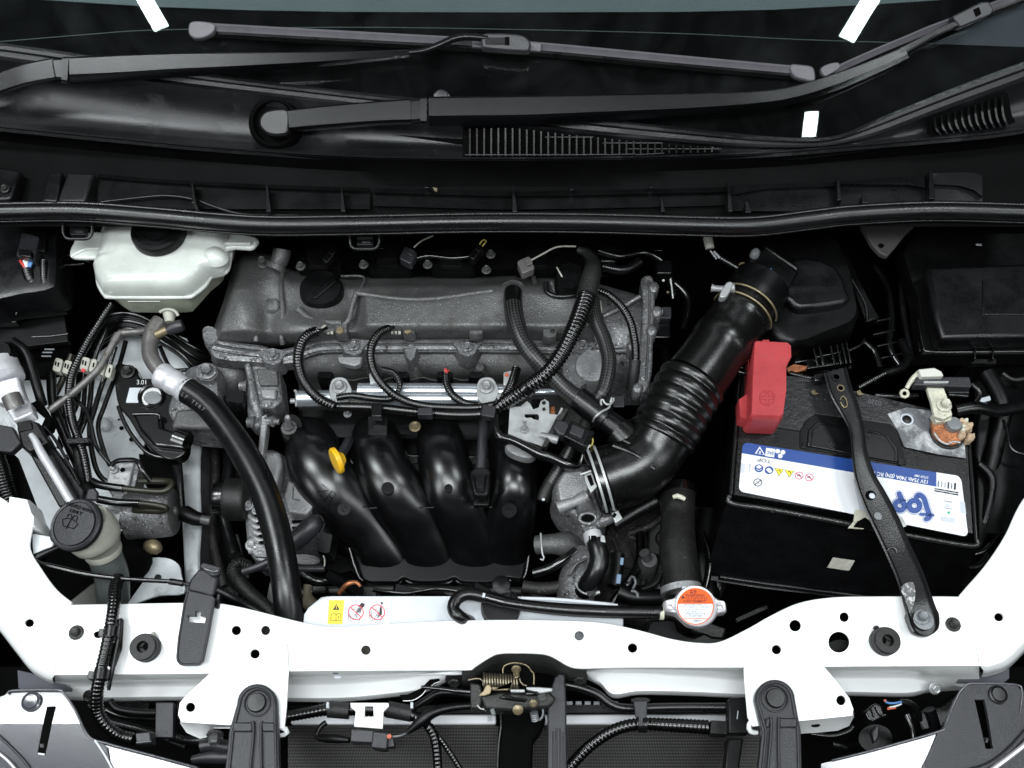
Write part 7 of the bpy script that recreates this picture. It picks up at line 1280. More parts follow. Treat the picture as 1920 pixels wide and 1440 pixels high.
# positive terminal cover
t = thing('terminal_cover', 'red plastic positive terminal cover with plus sign on the battery', 'terminal cover', (1435, 720, 0.0))
stack('cover_body', [(1410, 646), (1414, 643), (1474, 646), (1481, 652), (1482, 674), (1476, 684), (1472, 694), (1472, 740), (1466, 786), (1460, 791), (1410, 789), (1404, 784), (1406, 720)], [(1.0, -0.028), (1.0, 0.008), (0.975, 0.0155), (0.94, 0.018)], RED, t, zref=0.008, ang=30)
stack('cover_flange', [(1402, 660), (1412, 652), (1410, 720), (1408, 786), (1398, 790), (1386, 786), (1384, 752), (1400, 742)], [(1, -0.03), (1, -0.012), (0.95, -0.008)], RED, t, zref=-0.012, ang=30); box('cover_tab', 1436, 641, 0.010, 13, 8, 0.006, RED, t, rr=1)
PM = M('plus_outline', (0.30, 0.015, 0.02), 0.5)
PZ = lambda x, y: P(x, y, 0.0185)
ribbon('plus_ring', circ(1438, 746, 14, 14, 28), 1.3, 0, PM, t, f=PZ, closed=True, smooth=False)
ribbon('plus_sign', [(1435, 736), (1441, 736), (1441, 743), (1449, 743), (1449, 749), (1441, 749), (1441, 757), (1435, 757), (1435, 749), (1427, 749), (1427, 743), (1435, 743)], 1.1, 0, PM, t, f=PZ, closed=True, smooth=False)
# hold-down bar
t = thing('battery_hold_down', 'curved black steel hold-down bar across the battery to the crossmember', 'hold-down bar', (1650, 930, 0.0))
HB = [(1566, 694, 0.0, 22), (1576, 730, 0.002, 22), (1592, 765, 0.002, 19), (1607, 805, 0.002, 14), (1612, 850, 0.002, 15), (1622, 895, 0.0, 20), (1642, 940, -0.002, 25), (1664, 985, -0.002, 26), (1684, 1030, -0.001, 25), (1706, 1080, 0.004, 26), (1722, 1130, 0.010, 28), (1731, 1160, 0.010, 30), (1737, 1178, 0.010, 26), (1740, 1189, 0.010, 14)]
q = cr(HB, 6); secs = []
for i, (x, y, z, w) in enumerate(q):
    c, d = q[max(i-1, 0)], q[min(i+1, len(q)-1)]; dx, dy = d[0]-c[0], d[1]-c[1]; m = math.hypot(dx, dy); nx, ny = -dy/m, dx/m
    pt = lambda k, dz: P(x+nx*w*k, y+ny*w*k, z+dz)
    secs.append([pt(-1, -0.004), pt(-1, 0.004), pt(-0.86, 0.005), pt(-0.72, 0.0), pt(0, -0.001), pt(0.72, 0.0), pt(0.86, 0.005), pt(1, 0.004), pt(1, -0.004), pt(0, -0.004)])
STL = M('black_enamel_steel', (0.010, 0.010, 0.0105), 0.30, bump=0.3, bs=500, rv=0.08, dirt=(0.08, 0.078, 0.072), ds=75, dl=0.66, dw=0.1)
loft('bar', secs, STL, t, ang=35)
stack('bar_foot', cr([(1700, 1150), (1704, 1172), (1714, 1188), (1736, 1193), (1756, 1184), (1762, 1166), (1756, 1142), (1730, 1150)], 3, True), [(1, 0.003), (1, 0.008), (0.96, 0.0085)], STL, t, zref=0.008)
plate('worn_patch', cr([(1690, 1100), (1712, 1092), (1716, 1120), (1706, 1150), (1698, 1130)], 3, True), 0.012, 0.0004, M('bare_scratches', (0.03, 0.03, 0.03), 0.35, dirt=(0.55, 0.55, 0.56), ds=130, dl=0.50, dw=0.08), t, bevel=0)
disc('washer', 1731, 1162, 0.0125, 19, [(0, 1), (0.0008, 1), (0.001, 0.6)], LEAD, t, n=28); bolt(1728, 1157, 0.0135, 15, LEAD, t, hh=0.009)
disc('bar_hole', 1633, 928, 0.0, 9, [(0, 1), (0.0004, 1)], DEEP, t, n=20); disc('hole_glint', 1635, 930, 0.0006, 5.5, [(0, 1), (0.0006, 1), (0.001, 0.6)], LBLG, t, n=18); disc('weld_spot', 1646, 968, -0.001, 8, [(0, 1), (0.001, 0.9), (0.0008, 0.3)], LEAD, t, n=18)
for (x, y, r) in ((1568, 707, 8), (1576, 728, 7)): disc('bar_ring', x, y, 0.002, r, [(0, 1), (0.001, 1), (0.001, 0.75), (0, 0.7)], BRASS if y > 710 else STL, t, n=20)
tube('slot_edge', [(1575, 750, 0.003), (1580, 742, 0.003), (1587, 750, 0.003), (1588, 762, 0.003), (1582, 764, 0.003), (1576, 754, 0.003)], BRASS, t, r=1.5, n=6)
tube('crescent_press', [(1662, 1034, -0.0005), (1668, 1027, 0.0), (1678, 1028, 0.0), (1682, 1036, -0.0005)], BLKG, t, r=2, n=8); box('hook_box', 1540, 706, -0.008, 26, 14, 0.012, BLKG, t, a=-8)
for x, y in ((1527, 735), (1612, 736)): plate('rust_fleck', [(x-6, y-2), (x, y-5), (x+4, y+1), (x+9, y+3), (x+1, y+5), (x-4, y+3)], ZB+0.008, 0.002, BRASS, t, bevel=0)
# negative terminal
t = thing('negative_terminal', 'corroded copper battery clamp with whitish crust on a lead post', 'battery clamp', (1775, 800, -0.02))
plate('copper_clamp', cr([(1748, 788), (1752, 778), (1780, 780), (1796, 786), (1806, 800), (1806, 820), (1794, 832), (1775, 832), (1756, 820), (1748, 804)], 3, True), ZB+0.013, 0.006, COPPER, t, bevel=0.0015)
plate('clamp_base', cr([(1744, 800), (1752, 826), (1774, 840), (1798, 838), (1810, 822), (1808, 800), (1776, 790)], 3, True), ZB+0.007, 0.006, STEELD, t, bevel=0.001)
disc('lead_post', 1784, 800, ZB+0.011, 14, [(0, 1.05), (0.008, 1.0), (0.010, 0.92), (0.0102, 0.1)], LEAD, t, n=28)
tube('bright_edge', [(1752, 812, ZB+0.012), (1762, 826, ZB+0.013), (1776, 833, ZB+0.013), (1786, 828, ZB+0.013), (1800, 830, ZB+0.013)], ZINC, t, r=2, n=8)
random.seed(3)
for i in range(16):
    x = 1804+random.uniform(-8, 14)+(i % 3)*2; y = 812+random.uniform(-18, 16); r = random.uniform(5, 9)
    stack('crust_lump', [(x+r*random.uniform(.7, 1.2)*math.cos(a), y+r*random.uniform(.7, 1.2)*math.sin(a)) for a in [i*math.pi/4 for i in range(8)]], [(1, ZB+0.004), (0.95, ZB+0.012+random.uniform(0, .006)), (0.55, ZB+0.018+random.uniform(0, .004))], CRUST if i % 4 else CORR, t, zref=ZB+0.008, ang=70)
plate('terminal_strap', cr([(1736, 716), (1782, 716), (1770, 728), (1775, 740), (1782, 762), (1786, 778), (1770, 786), (1752, 780), (1746, 752), (1740, 734)], 1, True), 0.000, 0.006, CORR, t, bevel=0.001)
plate('strap_fold', [(1732, 714), (1780, 714), (1778, 718), (1734, 718)], 0.010, 0.008, ZINC, t, bevel=0.0006); bolt(1770, 760, 0.001, 14, CORR, t, hh=0.010); plate('strap_step', [(1748, 776), (1786, 774), (1784, 788), (1756, 792)], ZB+0.022, 0.01, CORR, t, bevel=0.001)
t = thing('current_sensor', 'black current sensor bar above the negative clamp with white plug', 'sensor', (1770, 715, 0.0))
plate('sensor_bar', [(1718, 706), (1818, 706), (1823, 723), (1820, 726), (1714, 722)], 0.006, 0.014, CONN, t, bevel=0.0015); plate('sensor_lower', [(1776, 726), (1820, 726), (1818, 744), (1780, 742)], -0.006, 0.014, BLKG, t, bevel=0.002); tube('lower_edge', [(1778, 736, -0.004), (1816, 736, -0.004)], CONN, t, r=1.8, n=8)
plate('white_plug', [(1722, 692), (1752, 689), (1766, 696), (1770, 705), (1728, 706)], 0.014, 0.02, M('white_plug_plastic', (0.58, 0.58, 0.52), 0.5), t, bevel=0.0015); tube('ring_lug_stem', [(1724, 698, 0.004, 5), (1710, 712, 0.0, 5), (1700, 728, -0.006, 4)], CORR, t); tube('ring_lug', [(*p, -0.008) for p in circ(1696, 738, 7, 7, 12)+circ(1696, 738, 7, 7, 12)[:1]], CORR, t, r=3, n=8)
for pts, r, m, lab, cg in (([(1480, 700, -0.03), (1500, 705, -0.03), (1530, 712, -0.03)], 6, LOOM, 'thin black corrugated lead behind the red terminal cover', 0.003), ([(1608, 728, -0.03), (1630, 716, -0.028), (1652, 704, -0.026), (1668, 696, -0.026)], 6, LOOM, 'black corrugated lead right of the hold-down bar', 0.003)):
    o = tube('battery_lead', pts, m, None, r=r, corr=(cg, 0.2)); o['label'] = lab; o['category'] = 'cable'
for pts, r, lab in (([(1640, 742, -0.03), (1680, 744, -0.03), (1720, 742, -0.03)], 6, 'plain black lead behind the battery under the ring lug'), ([(1660, 700, -0.026), (1690, 690, -0.03), (1702, 670, -0.04), (1690, 640, -0.05)], 8, 'black lead climbing between the air box and relay box'), ([(1790, 770, -0.02), (1830, 764, -0.02), (1870, 770, -0.03), (1930, 760, -0.04)], 12, 'thick dark cable leaving the negative clamp to the right'), ([(1822, 720, 0.0), (1838, 736, 0.0), (1830, 752, -0.01)], 5, 'short black lead curling from the current sensor')):
    clutter(lab, pts, r, RUB, 'cable', 'battery_cable')
box('pale_tie', 1848, 748, -0.02, 20, 9, 0.004, LBLG, None, a=-15, label='pale tie end right of the current sensor', cat='tie')
clutter('dark cable running down right of the battery', [(1850, 700, -0.06), (1880, 760, -0.06), (1870, 820, -0.08), (1850, 900, -0.1)], 16, BLKM, 'cable', 'battery_cable')
# ================================================================ front low: condenser, latch, harness
t = thing('condenser', 'dark finned condenser core with bright header bar below the crossmember', 'condenser', (900, 1400, -0.16))
ZH = -0.150
for a, b in ((545, 930), (1010, 1425)):
    plate('header_bar', [(a, 1340), (b, 1340), (b, 1358), (a, 1358)], ZH, 0.01, M('header_alloy', (0.80, 0.81, 0.84), 0.4, metal=0.05, dirt=(0.2, 0.2, 0.2), ds=120, dl=0.66, dw=0.05) , t, bevel=0.002)
plate('core_backing', [(540, 1350, ZH-0.03), (1430, 1350, ZH-0.03), (1430, 1500, ZH-0.16), (540, 1500, ZH-0.16)], ZH-0.022, 0.01, DEEP, t, bevel=0)
vs = []; fs = []
for k in range(46):
    y = 1361+k*2.75; z = ZH-0.006-0.0022*k
    b = len(vs); vs += [P(540, y, z), P(1428, y, z), P(1428, y+1.5, z), P(540, y+1.5, z), P(1428, y+1.5, z-0.008), P(540, y+1.5, z-0.008)]
    fs += [(b, b+1, b+2, b+3), (b+3, b+2, b+4, b+5)]
mk('core_tubes', vs, fs, FINS, t, kind='stuff', recalc=False)
plate('header_code', [(914, 1343), (923, 1343), (923, 1353), (914, 1353)], ZH+0.0006, 0.0004, LBLG, t, bevel=0)
for x in range(1064, 1150, 17): box('fin_tab', x+4, 1318, -0.10, 12, 7, 0.004, LEAD, t, rr=1)
plate('upper_shroud', [(545, 1322), (1425, 1316), (1425, 1338), (545, 1340)], -0.135, 0.01, BLKM, t, bevel=0.002)
t = thing('bonnet_latch', 'greasy bonnet latch with coil spring under the middle of the crossmember', 'latch', (960, 1290, -0.03))
cs = []
for i in range(13*14+1):
    a = 2*math.pi*i/14; x = 907+i*(66/182); cs.append((x, 1277, -0.035, a))
vs = []; base = [P(x, y+ (x-907)*0.06, z)+Vector((0, 0.0085*math.cos(a), 0.0085*math.sin(a))) for x, y, z, a in cs]
secs = []
for i, c in enumerate(base):
    T = (base[min(i+1, len(base)-1)]-base[max(i-1, 0)]).normalized(); u, v = frame(T); u = (Vector((1, 0, 0))-T*T.x).normalized(); v = T.cross(u)
    secs.append([c+(u*math.cos(b)+v*math.sin(b))*0.00135 for b in [2*math.pi*k/6 for k in range(6)]])
SPR = M('greasy_spring_steel', (0.24, 0.21, 0.15), 0.35, metal=0.8, dirt=(0.03, 0.025, 0.02), ds=140, dl=0.55)
loft('coil_spring', secs, SPR, t, ang=80)
tube('spring_hook', [(878, 1275, -0.03), (895, 1272, -0.03), (906, 1276, -0.03), (906, 1285, -0.03)], SPR, t, r=2, n=8); tube('spring_hook', [(974, 1272, -0.03), (978, 1282, -0.03), (988, 1286, -0.03)], SPR, t, r=2, n=8)
tube('wire_bracket', [(943, 1262, -0.018), (944, 1250, -0.016), (956, 1244, -0.014), (970, 1243, -0.014), (988, 1248, -0.014), (996, 1258, -0.016), (1001, 1264, -0.018), (1001, 1284, -0.02)], BRASS, t, r=1.4, n=8)
plate('latch_back', [(944, 1248), (990, 1248), (1000, 1262), (1000, 1290), (944, 1280)], -0.035, 0.004, DEEP, t)
bolt(968, 1254, -0.02, 9, BRASS, t, ax=(0, -0.8, 0.6), hh=0.012)
plate('side_cheek', [(881, 1280), (900, 1282), (906, 1300), (900, 1330), (882, 1328)], -0.03, 0.02, STEELD, t, bevel=0.002)
plate('cream_lever', [(897, 1304), (906, 1296), (912, 1284), (918, 1284), (922, 1290), (919, 1300), (908, 1304)], -0.018, 0.004, M('greasy_tan_metal', (0.38, 0.30, 0.18), 0.5), t, bevel=0.001)
plate('upper_plate', [(922, 1288), (956, 1290), (958, 1284), (952, 1294), (924, 1294)], -0.02, 0.005, BRASS, t, bevel=0.001); plate('upper_plate', [(956, 1292), (984, 1292), (985, 1298), (958, 1298)], -0.016, 0.005, ZINC, t, bevel=0.001); plate('upper_plate', [(986, 1288), (1010, 1288), (1036, 1290), (1036, 1296), (1012, 1300), (988, 1293)], -0.014, 0.006, ZINC, t, bevel=0.001)
plate('latch_body', [(900, 1304), (940, 1296), (990, 1300), (1030, 1296), (1044, 1310), (1030, 1326), (960, 1332), (910, 1330)], -0.03, 0.03, STEELD, t, bevel=0.003)
plate('latch_jaw', [(934, 1308), (950, 1298), (960, 1306), (990, 1310), (986, 1316), (950, 1312)], -0.014, 0.006, BLKG, t, bevel=0.002); plate('latch_jaw', [(982, 1304), (990, 1294), (1010, 1296), (1008, 1304)], -0.012, 0.006, BLKG, t, bevel=0.002)
disc('rivet', 971, 1330, -0.03, 10, [(0, 1), (0.002, 1), (0.004, 0.5)], BRASS, t, ax=(0, -0.5, 0.8), n=24); disc('rivet', 1000, 1318, -0.026, 8, [(0, 1), (0.002, 1), (0.004, 0.5)], BRASS, t, ax=(0, -0.5, 0.8), n=24); disc('rivet', 1016, 1307, -0.02, 8, [(0, 1), (0.002, 1)], STEELD, t, n=20)
tube('small_spring', [(1001, 1336, -0.04), (1004, 1350, -0.045)], LEAD, t, r=8, corr=(0.0022, 0.2), n=14); tube('hook_end', [(1012, 1350, -0.045), (1018, 1342, -0.042), (1018, 1330, -0.04)], LEAD, t, r=2)
plate('green_tag', [(918, 1330), (926, 1326), (930, 1340), (922, 1341)], -0.03, 0.002, NECK, t); tube('pin', [(895, 1322, -0.02), (902, 1330, -0.02), (908, 1330, -0.02)], ZINC, t, r=1.5)
t = thing('centre_post', 'broad black centre post in front of the condenser below the latch', 'post', (970, 1390, -0.08))
plate('post_face', [(936, 1326), (1016, 1326), (1024, 1350), (1014, 1372), (1000, 1390), (996, 1480), (928, 1480), (934, 1380)], -0.075, 0.03, DEEP, t, bevel=0.003); tube('post_edge', [(939, 1335, -0.073), (940, 1360, -0.073), (935, 1400, -0.073), (932, 1470, -0.073)], BLKG, t, r=2, n=8)
t = thing('centre_strap', 'dark grey upright strap with pressed ribs right of the latch', 'strap', (1045, 1350, -0.05))
plate('strap_face', [(1040, 1270), (1048, 1262), (1060, 1264), (1062, 1320), (1064, 1480), (1026, 1480), (1027, 1320), (1030, 1300)], -0.040, 0.012, BRKT, t, bevel=0.002)
for x in (1037, 1043, 1050, 1056): tube('pressed_rib', [(x, 1362+abs(x-1046), -0.0395), (x+1, 1460, -0.0395)], BRKT, t, r=1.6, n=8)
t = thing('latch_cable', 'black release cables running left from the latch', 'cable', (840, 1290, -0.05))
tube('cable', [(790, 1288, -0.045, 3), (830, 1292, -0.045, 4), (860, 1296, -0.045, 5), (890, 1298, -0.04, 5)], BLKG, t); tube('cable', [(770, 1330, -0.07, 6), (800, 1312, -0.065, 7), (830, 1298, -0.06, 7), (890, 1304, -0.06, 6)], BLKM, t)
plate('slot_liner', [(750, 1303), (764, 1302), (790, 1290), (806, 1274), (824, 1272), (824, 1278), (800, 1290), (782, 1310), (764, 1315), (753, 1312)], -0.052, 0.004, DEEP, t, bevel=0); ribbon('slot_edge', [(756, 1314), (774, 1313), (790, 1304), (798, 1294)], 1.2, -0.050, WHITE, t); ribbon('slot_edge', [(807, 1288), (814, 1282), (824, 1278)], 1.2, -0.050, WHITE, t)
t = thing('wiring_loom', 'black corrugated loom under the crossmember left of the latch', 'wiring loom', (650, 1330, -0.07))
tube('corrugated_sleeve', [(536, 1344, -0.075, 11), (580, 1336, -0.072, 11), (615, 1330, -0.070, 12), (660, 1330, -0.070, 12), (730, 1332, -0.070, 13), (765, 1338, -0.070, 12), (790, 1350, -0.072, 9)], LOOM, t, corr=(0.0045, 0.16), n=18)
for a, b in ((616, 655), (727, 772)): tube('tape_wrap', [(a, 1330, -0.070), (b, 1333 if a < 700 else 1338, -0.070)], TAPE, t, r=15, n=18)
for x in (614, 772): box('pale_clip_end', x, 1322, -0.055, 5, 12, 0.006, LBLG, t, rr=1)
tube('fork_sleeve', [(800, 1358, -0.07, 9), (812, 1376, -0.075, 10), (818, 1400, -0.08, 10), (822, 1450, -0.09, 9)], LOOM, t, corr=(0.0045, 0.16), n=16); tube('fork_sleeve', [(808, 1362, -0.075, 6), (826, 1386, -0.08, 6), (848, 1418, -0.088, 6), (868, 1450, -0.095, 6)], LOOM, t, corr=(0.0036, 0.16), n=14)
tube('tape_wrap', [(766, 1372, -0.06, 5), (790, 1352, -0.058, 11), (812, 1336, -0.056, 10), (850, 1326, -0.055, 8), (900, 1322, -0.055, 8)], BLKM, t); tube('wire_tail', [(768, 1370, -0.062, 5), (756, 1378, -0.064, 2.5), (744, 1380, -0.064, 2)], TAPE, t)
t = thing('connector_holder', 'white plastic H shaped holder clip carrying a plug below the crossmember', 'clip', (690, 1350, -0.04))
plate('holder', [(657, 1318), (728, 1318), (729, 1324), (719, 1334), (717, 1366), (664, 1362), (667, 1334), (658, 1326)], -0.040, 0.005, WHITE, t, holes=[[(684, 1324), (700, 1324), (701, 1346), (698, 1344), (686, 1344), (683, 1348)]], bevel=0)
t = thing('fog_lamp_plug', 'dark grey plug with orange seal hanging from the white holder clip', 'connector', (700, 1380, -0.06))
box('plug_half', 679, 1380, -0.045, 44, 24, 0.018, CONN, t, a=3, rr=3); box('plug_half', 712, 1388, -0.042, 30, 32, 0.022, BRKT, t, a=6, rr=3, bevel=0.002); box('plug_wing', 732, 1392, -0.05, 14, 18, 0.014, CONN, t, a=-8, rr=2); disc('orange_seal', 730, 1381, -0.040, 5, [(0, 1), (0.002, 0.8)], WIREO, t, n=14); tube('wires', [(736, 1381, -0.045), (748, 1380, -0.045), (760, 1376, -0.05)], LEAD, t, r=2, n=8)
tube('plug_cable', [(655, 1388, -0.055, 5), (630, 1386, -0.06, 8), (600, 1384, -0.065, 6), (590, 1380, -0.065, 3)], BLKM, t); tube('plug_cable', [(592, 1382, -0.065, 2), (600, 1364, -0.065, 5), (612, 1354, -0.065, 5)], BLKM, t)
t = thing('wiring_loom', 'black corrugated loom rising to a clip right of the latch', 'wiring loom', (1200, 1360, -0.07))
tube('corrugated_sleeve', [(1050, 1460, -0.085, 12), (1080, 1424, -0.080, 12), (1110, 1395, -0.075, 12), (1150, 1370, -0.070, 12), (1196, 1358, -0.068, 12), (1260, 1360, -0.068, 13), (1328, 1364, -0.068, 14)], LOOM, t, corr=(0.0046, 0.15), n=18); box('plug_shell', 1349, 1364, -0.055, 34, 26, 0.02, BLKM, t, a=3, rr=2)
plate('hanger_clip', [(1188, 1314), (1214, 1314), (1213, 1345), (1206, 1347), (1206, 1362), (1197, 1362), (1198, 1345), (1192, 1344)], -0.040, 0.006, BRKT, t, bevel=0.001); tube('clip_band', [(1196, 1358, -0.066), (1212, 1358, -0.066)], BLK, t, r=15, n=18); stack('clip_cap', circ(1201, 1313, 18, 5, 16), [(1, -0.05), (1, -0.044)], BLKM, t, zref=-0.045)
t = thing('release_tube', 'plain black tube running right of the latch under the crossmember', 'tube', (1200, 1325, -0.06)); tube('tube', [(1054, 1282, -0.06), (1090, 1290, -0.06), (1120, 1302, -0.062), (1144, 1320, -0.065), (1176, 1328, -0.066), (1260, 1326, -0.066), (1372, 1326, -0.066)], RUB, t, r=8, n=16)
t = thing('junction_block', 'black block between the loom end and the right grille stay', 'block', (1382, 1345, -0.05)); plate('block_face', [(1366, 1310), (1398, 1306), (1408, 1360), (1404, 1376), (1366, 1376)], -0.045, 0.02, BLKM, t, bevel=0.002); tube('glint', [(1384, 1333, -0.044), (1382, 1348, -0.044)], LBLG, t, r=1, n=6); plate('block_leg', [(1364, 1384), (1394, 1384), (1380, 1480), (1356, 1480)], -0.08, 0.02, BLKM, t, bevel=0.002)
t = thing('headlamp_plug', 'black plug with blue and white wires near the right bumper corner', 'connector', (1645, 1335, -0.05))
plate('plug_shell', [(1622, 1334), (1640, 1318), (1652, 1322), (1660, 1342), (1640, 1354), (1630, 1352)], -0.040, 0.02, BLK, t, bevel=0.002)
for p in ([(1624, 1338), (1630, 1350), (1636, 1351)], [(1634, 1328), (1640, 1344)], [(1642, 1324), (1652, 1342), (1660, 1340)]): tube('shell_ridge', [(x, y, -0.038) for x, y in p], BLKG, t, r=1.8, n=6)
tube('wire', [(1660, 1316, -0.04), (1672, 1319, -0.036), (1690, 1316, -0.038)], WIREB, t, r=2, n=8); tube('wire', [(1668, 1326, -0.04), (1680, 1324, -0.036), (1690, 1320, -0.038)], WIREW, t, r=1.5, n=8); tube('wire', [(1664, 1330, -0.04), (1680, 1327, -0.036)], WIREO, t, r=1.6, n=8); disc('seal', 1659, 1314, -0.04, 2.5, [(0, 1), (0.002, 0.8)], WIREO, t, n=12); disc('seal', 1666, 1328, -0.04, 2.5, [(0, 1), (0.002, 0.8)], WIREO, t, n=12)
tube('cable', [(1688, 1316, -0.04, 5), (1704, 1320, -0.044, 8), (1718, 1332, -0.05, 8), (1724, 1350, -0.06, 6)], BLKM, t); plate('lower_wedge', [(1634, 1372), (1644, 1358), (1650, 1362), (1648, 1385), (1640, 1394)], -0.06, 0.01, CONN, t, bevel=0.002)
o = tube('wiring_loom', [(1520, 1376, -0.05, 4), (1560, 1380, -0.05, 4), (1590, 1372, -0.05, 4), (1600, 1362, -0.05, 4)], LOOM, None, corr=(0.0028, 0.2)); o['label'] = 'thin dark corrugated lead under the right white bracket'; o['category'] = 'wiring loom'
clutter('vertical black tube by the right bumper corner', [(1742, 1330, -0.06), (1752, 1360, -0.07), (1758, 1400, -0.09)], 11, BLK, 'tube', 'drain_tube')
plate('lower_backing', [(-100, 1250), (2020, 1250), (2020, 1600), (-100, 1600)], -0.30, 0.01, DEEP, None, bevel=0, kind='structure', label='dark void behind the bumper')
# ================================================================ dim hardware in the gaps
def tubes(t, rows, name='dark_hose'):
    for pts, r, m in rows: tube(name, pts, m, t, r=r, n=12)
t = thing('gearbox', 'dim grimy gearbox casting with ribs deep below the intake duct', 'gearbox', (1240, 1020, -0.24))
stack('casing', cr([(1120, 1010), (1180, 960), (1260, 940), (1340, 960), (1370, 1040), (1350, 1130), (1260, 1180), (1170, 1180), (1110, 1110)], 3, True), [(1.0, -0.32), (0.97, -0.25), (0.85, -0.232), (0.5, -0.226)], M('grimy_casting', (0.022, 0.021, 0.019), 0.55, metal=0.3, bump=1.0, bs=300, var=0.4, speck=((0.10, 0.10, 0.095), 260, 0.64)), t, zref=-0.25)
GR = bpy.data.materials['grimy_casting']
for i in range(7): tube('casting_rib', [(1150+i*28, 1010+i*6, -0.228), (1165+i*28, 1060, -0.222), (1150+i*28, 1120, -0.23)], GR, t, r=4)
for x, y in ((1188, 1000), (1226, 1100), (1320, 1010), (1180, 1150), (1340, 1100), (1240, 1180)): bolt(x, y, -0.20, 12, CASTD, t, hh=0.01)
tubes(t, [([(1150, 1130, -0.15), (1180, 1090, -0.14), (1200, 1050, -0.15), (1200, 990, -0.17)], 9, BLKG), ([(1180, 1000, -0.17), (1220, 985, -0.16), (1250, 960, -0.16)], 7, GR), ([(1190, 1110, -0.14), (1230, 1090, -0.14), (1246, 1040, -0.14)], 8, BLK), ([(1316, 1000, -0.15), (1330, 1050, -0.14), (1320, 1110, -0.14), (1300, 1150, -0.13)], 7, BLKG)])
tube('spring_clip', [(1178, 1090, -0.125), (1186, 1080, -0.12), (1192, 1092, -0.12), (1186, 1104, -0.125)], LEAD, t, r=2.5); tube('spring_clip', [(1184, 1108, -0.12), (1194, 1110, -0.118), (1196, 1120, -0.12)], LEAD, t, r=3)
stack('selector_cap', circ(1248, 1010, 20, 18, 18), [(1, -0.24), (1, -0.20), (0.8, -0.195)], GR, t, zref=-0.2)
t = thing('bulkhead_harness', 'faint black cables and pipes against the bulkhead behind the engine', 'cables', (950, 460, -0.05))
tubes(t, [([(520, 468, -0.08), (620, 474, -0.08), (760, 466, -0.08), (900, 470, -0.08), (1050, 462, -0.08), (1240, 470, -0.08)], 7, BLKG), ([(480, 458, -0.10), (700, 452, -0.10), (900, 458, -0.10), (1180, 452, -0.10), (1400, 466, -0.10)], 6, BLK),
  ([(1120, 470, -0.03), (1160, 480, -0.04), (1210, 474, -0.05), (1250, 500, -0.06), (1262, 560, -0.08)], 7, BLKG), ([(1130, 500, -0.05), (1170, 506, -0.05), (1200, 490, -0.05)], 9, BLK), ([(760, 492, -0.02), (800, 480, -0.02), (850, 484, -0.02), (900, 478, -0.02)], 4, BLKG), ([(1240, 640, -0.16), (1250, 700, -0.16), (1220, 780, -0.17), (1210, 860, -0.17)], 12, BLK), ([(1250, 520, -0.12), (1290, 560, -0.13), (1280, 620, -0.14)], 10, BLKG)])
for x, y, w, h in ((1150, 466, 44, 20), (1246, 500, 30, 26), (700, 462, 40, 10), (1020, 452, 40, 12), (1140, 486, 30, 10)): box('dim_bracket', x, y, -0.05, w, h, 0.02, BLK, t, rr=3, bevel=0.002)
for x, y in ((1244, 526), (1252, 548)): disc('bright_fleck', x, y, -0.03, 2.6, [(0, 1), (0.001, 0.8)], WIREW if y < 540 else BRASS, t, n=10)
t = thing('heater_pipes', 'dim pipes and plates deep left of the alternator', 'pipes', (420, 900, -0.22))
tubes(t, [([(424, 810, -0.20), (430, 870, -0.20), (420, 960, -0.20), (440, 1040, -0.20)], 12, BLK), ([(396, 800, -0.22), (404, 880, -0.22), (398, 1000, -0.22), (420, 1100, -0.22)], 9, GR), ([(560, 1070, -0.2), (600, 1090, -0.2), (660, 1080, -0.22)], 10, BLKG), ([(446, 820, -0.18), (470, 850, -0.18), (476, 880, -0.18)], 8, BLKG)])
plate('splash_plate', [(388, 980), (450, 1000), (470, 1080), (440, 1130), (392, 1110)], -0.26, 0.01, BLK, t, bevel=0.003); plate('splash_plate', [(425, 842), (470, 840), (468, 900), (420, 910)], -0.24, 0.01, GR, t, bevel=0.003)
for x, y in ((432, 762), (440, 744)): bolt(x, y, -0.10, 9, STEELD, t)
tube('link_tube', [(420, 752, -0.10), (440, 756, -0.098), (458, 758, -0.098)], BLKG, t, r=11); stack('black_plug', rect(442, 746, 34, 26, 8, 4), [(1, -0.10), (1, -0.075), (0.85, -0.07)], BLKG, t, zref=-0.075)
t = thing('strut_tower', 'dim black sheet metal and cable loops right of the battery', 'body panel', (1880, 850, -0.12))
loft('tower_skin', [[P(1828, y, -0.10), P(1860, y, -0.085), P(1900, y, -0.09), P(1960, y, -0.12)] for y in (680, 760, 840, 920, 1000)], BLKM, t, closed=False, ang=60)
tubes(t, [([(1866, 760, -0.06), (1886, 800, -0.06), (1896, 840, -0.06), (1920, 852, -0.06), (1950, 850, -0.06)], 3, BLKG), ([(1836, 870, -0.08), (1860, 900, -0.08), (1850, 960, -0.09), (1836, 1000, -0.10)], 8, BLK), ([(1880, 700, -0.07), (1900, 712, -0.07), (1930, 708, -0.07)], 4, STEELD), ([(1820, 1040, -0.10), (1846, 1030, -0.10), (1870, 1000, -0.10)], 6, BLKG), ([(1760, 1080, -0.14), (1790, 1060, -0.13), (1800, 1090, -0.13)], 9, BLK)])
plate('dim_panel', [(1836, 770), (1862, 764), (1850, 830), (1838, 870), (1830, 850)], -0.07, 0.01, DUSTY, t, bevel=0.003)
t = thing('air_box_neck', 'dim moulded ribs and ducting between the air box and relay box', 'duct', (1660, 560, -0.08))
tubes(t, [([(1640, 500, -0.08), (1664, 540, -0.08), (1672, 600, -0.08), (1668, 650, -0.08), (1690, 690, -0.08)], 7, BLKG), ([(1700, 470, -0.07), (1690, 540, -0.07), (1700, 620, -0.07), (1716, 680, -0.07)], 6, BLK), ([(1618, 640, -0.07), (1640, 660, -0.07), (1650, 690, -0.07)], 6, BLKG)])
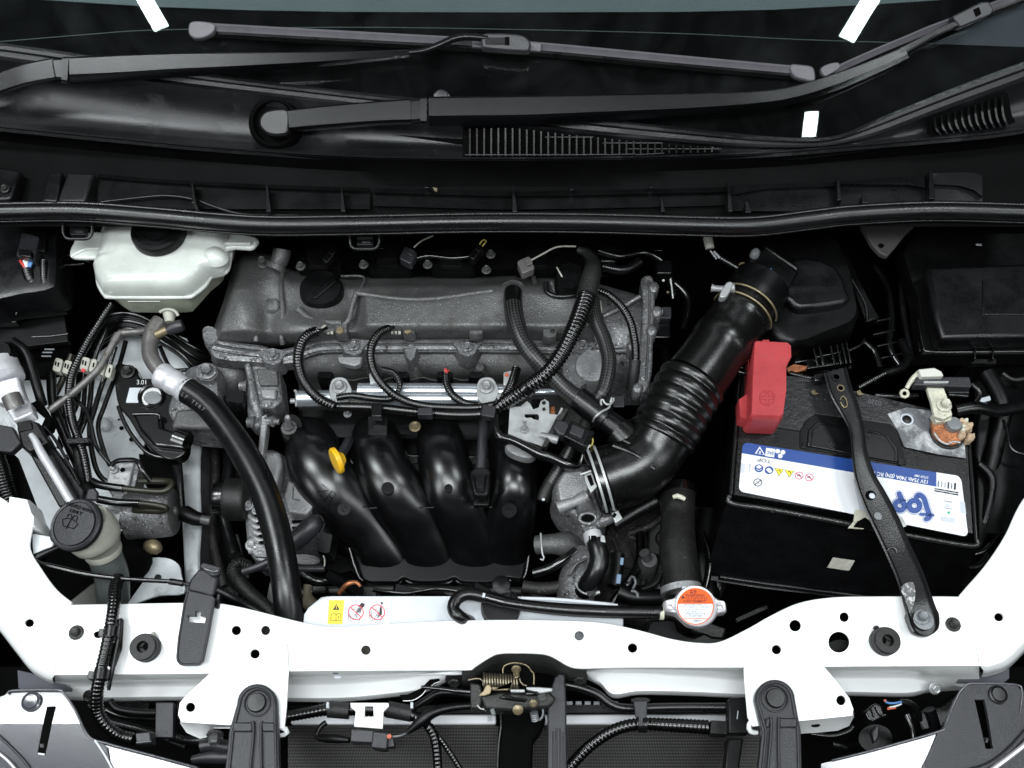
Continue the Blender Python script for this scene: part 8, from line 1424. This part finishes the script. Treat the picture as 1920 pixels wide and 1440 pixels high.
for i in range(4): box('moulded_rib', 1650+i*8, 600+i*22, -0.075, 44, 4, 0.01, BLK, t, a=-12)
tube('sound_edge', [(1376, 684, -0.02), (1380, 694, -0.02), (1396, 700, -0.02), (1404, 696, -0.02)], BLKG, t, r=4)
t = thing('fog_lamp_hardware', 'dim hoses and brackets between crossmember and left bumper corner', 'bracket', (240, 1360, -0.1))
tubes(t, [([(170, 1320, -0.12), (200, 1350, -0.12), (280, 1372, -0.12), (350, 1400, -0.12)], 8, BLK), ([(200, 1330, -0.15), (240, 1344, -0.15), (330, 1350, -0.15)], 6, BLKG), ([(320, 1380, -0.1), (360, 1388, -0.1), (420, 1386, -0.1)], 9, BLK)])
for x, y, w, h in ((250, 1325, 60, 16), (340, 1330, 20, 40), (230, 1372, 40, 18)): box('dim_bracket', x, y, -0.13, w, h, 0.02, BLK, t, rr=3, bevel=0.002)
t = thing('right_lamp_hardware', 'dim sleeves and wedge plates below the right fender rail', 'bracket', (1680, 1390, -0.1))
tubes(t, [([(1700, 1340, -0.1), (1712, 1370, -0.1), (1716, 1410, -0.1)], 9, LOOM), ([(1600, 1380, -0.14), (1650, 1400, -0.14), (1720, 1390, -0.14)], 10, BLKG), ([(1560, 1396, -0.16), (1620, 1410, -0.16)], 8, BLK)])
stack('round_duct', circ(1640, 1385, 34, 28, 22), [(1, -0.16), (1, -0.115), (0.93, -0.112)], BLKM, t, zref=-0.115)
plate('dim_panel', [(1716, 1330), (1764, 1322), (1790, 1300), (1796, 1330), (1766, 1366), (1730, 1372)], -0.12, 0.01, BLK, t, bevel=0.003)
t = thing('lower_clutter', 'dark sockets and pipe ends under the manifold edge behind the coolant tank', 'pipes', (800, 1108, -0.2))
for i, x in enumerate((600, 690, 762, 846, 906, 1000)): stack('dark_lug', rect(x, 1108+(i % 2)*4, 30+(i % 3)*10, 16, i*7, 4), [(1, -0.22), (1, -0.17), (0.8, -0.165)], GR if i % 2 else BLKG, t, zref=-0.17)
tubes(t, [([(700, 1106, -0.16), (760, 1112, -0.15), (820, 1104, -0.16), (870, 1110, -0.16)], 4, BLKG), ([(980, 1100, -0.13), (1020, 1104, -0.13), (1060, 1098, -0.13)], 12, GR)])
# loose bolts, grime flecks and screws lying proud on the black shells
t = thing('fuse_box_detail', 'small moulded ribs under the left fuse box beside the reservoir', 'bracket', (130, 560, -0.05))
tubes(t, [([(104, 494, -0.02), (130, 497, -0.02), (158, 494, -0.02)], 3, BLKG), ([(128, 478, -0.02), (150, 484, -0.02), (170, 492, -0.02)], 3, BLK), ([(60, 632, -0.04), (100, 630, -0.04), (128, 626, -0.04)], 2, BLKG), ([(40, 560, -0.02), (30, 590, -0.03)], 2, BLKG)])
for x, y in ((86, 668), (92, 655), (88, 661)): tube('thread', [(x-8, y, -0.05), (x+10, y, -0.05)], LEAD, t, r=1.6, n=6)
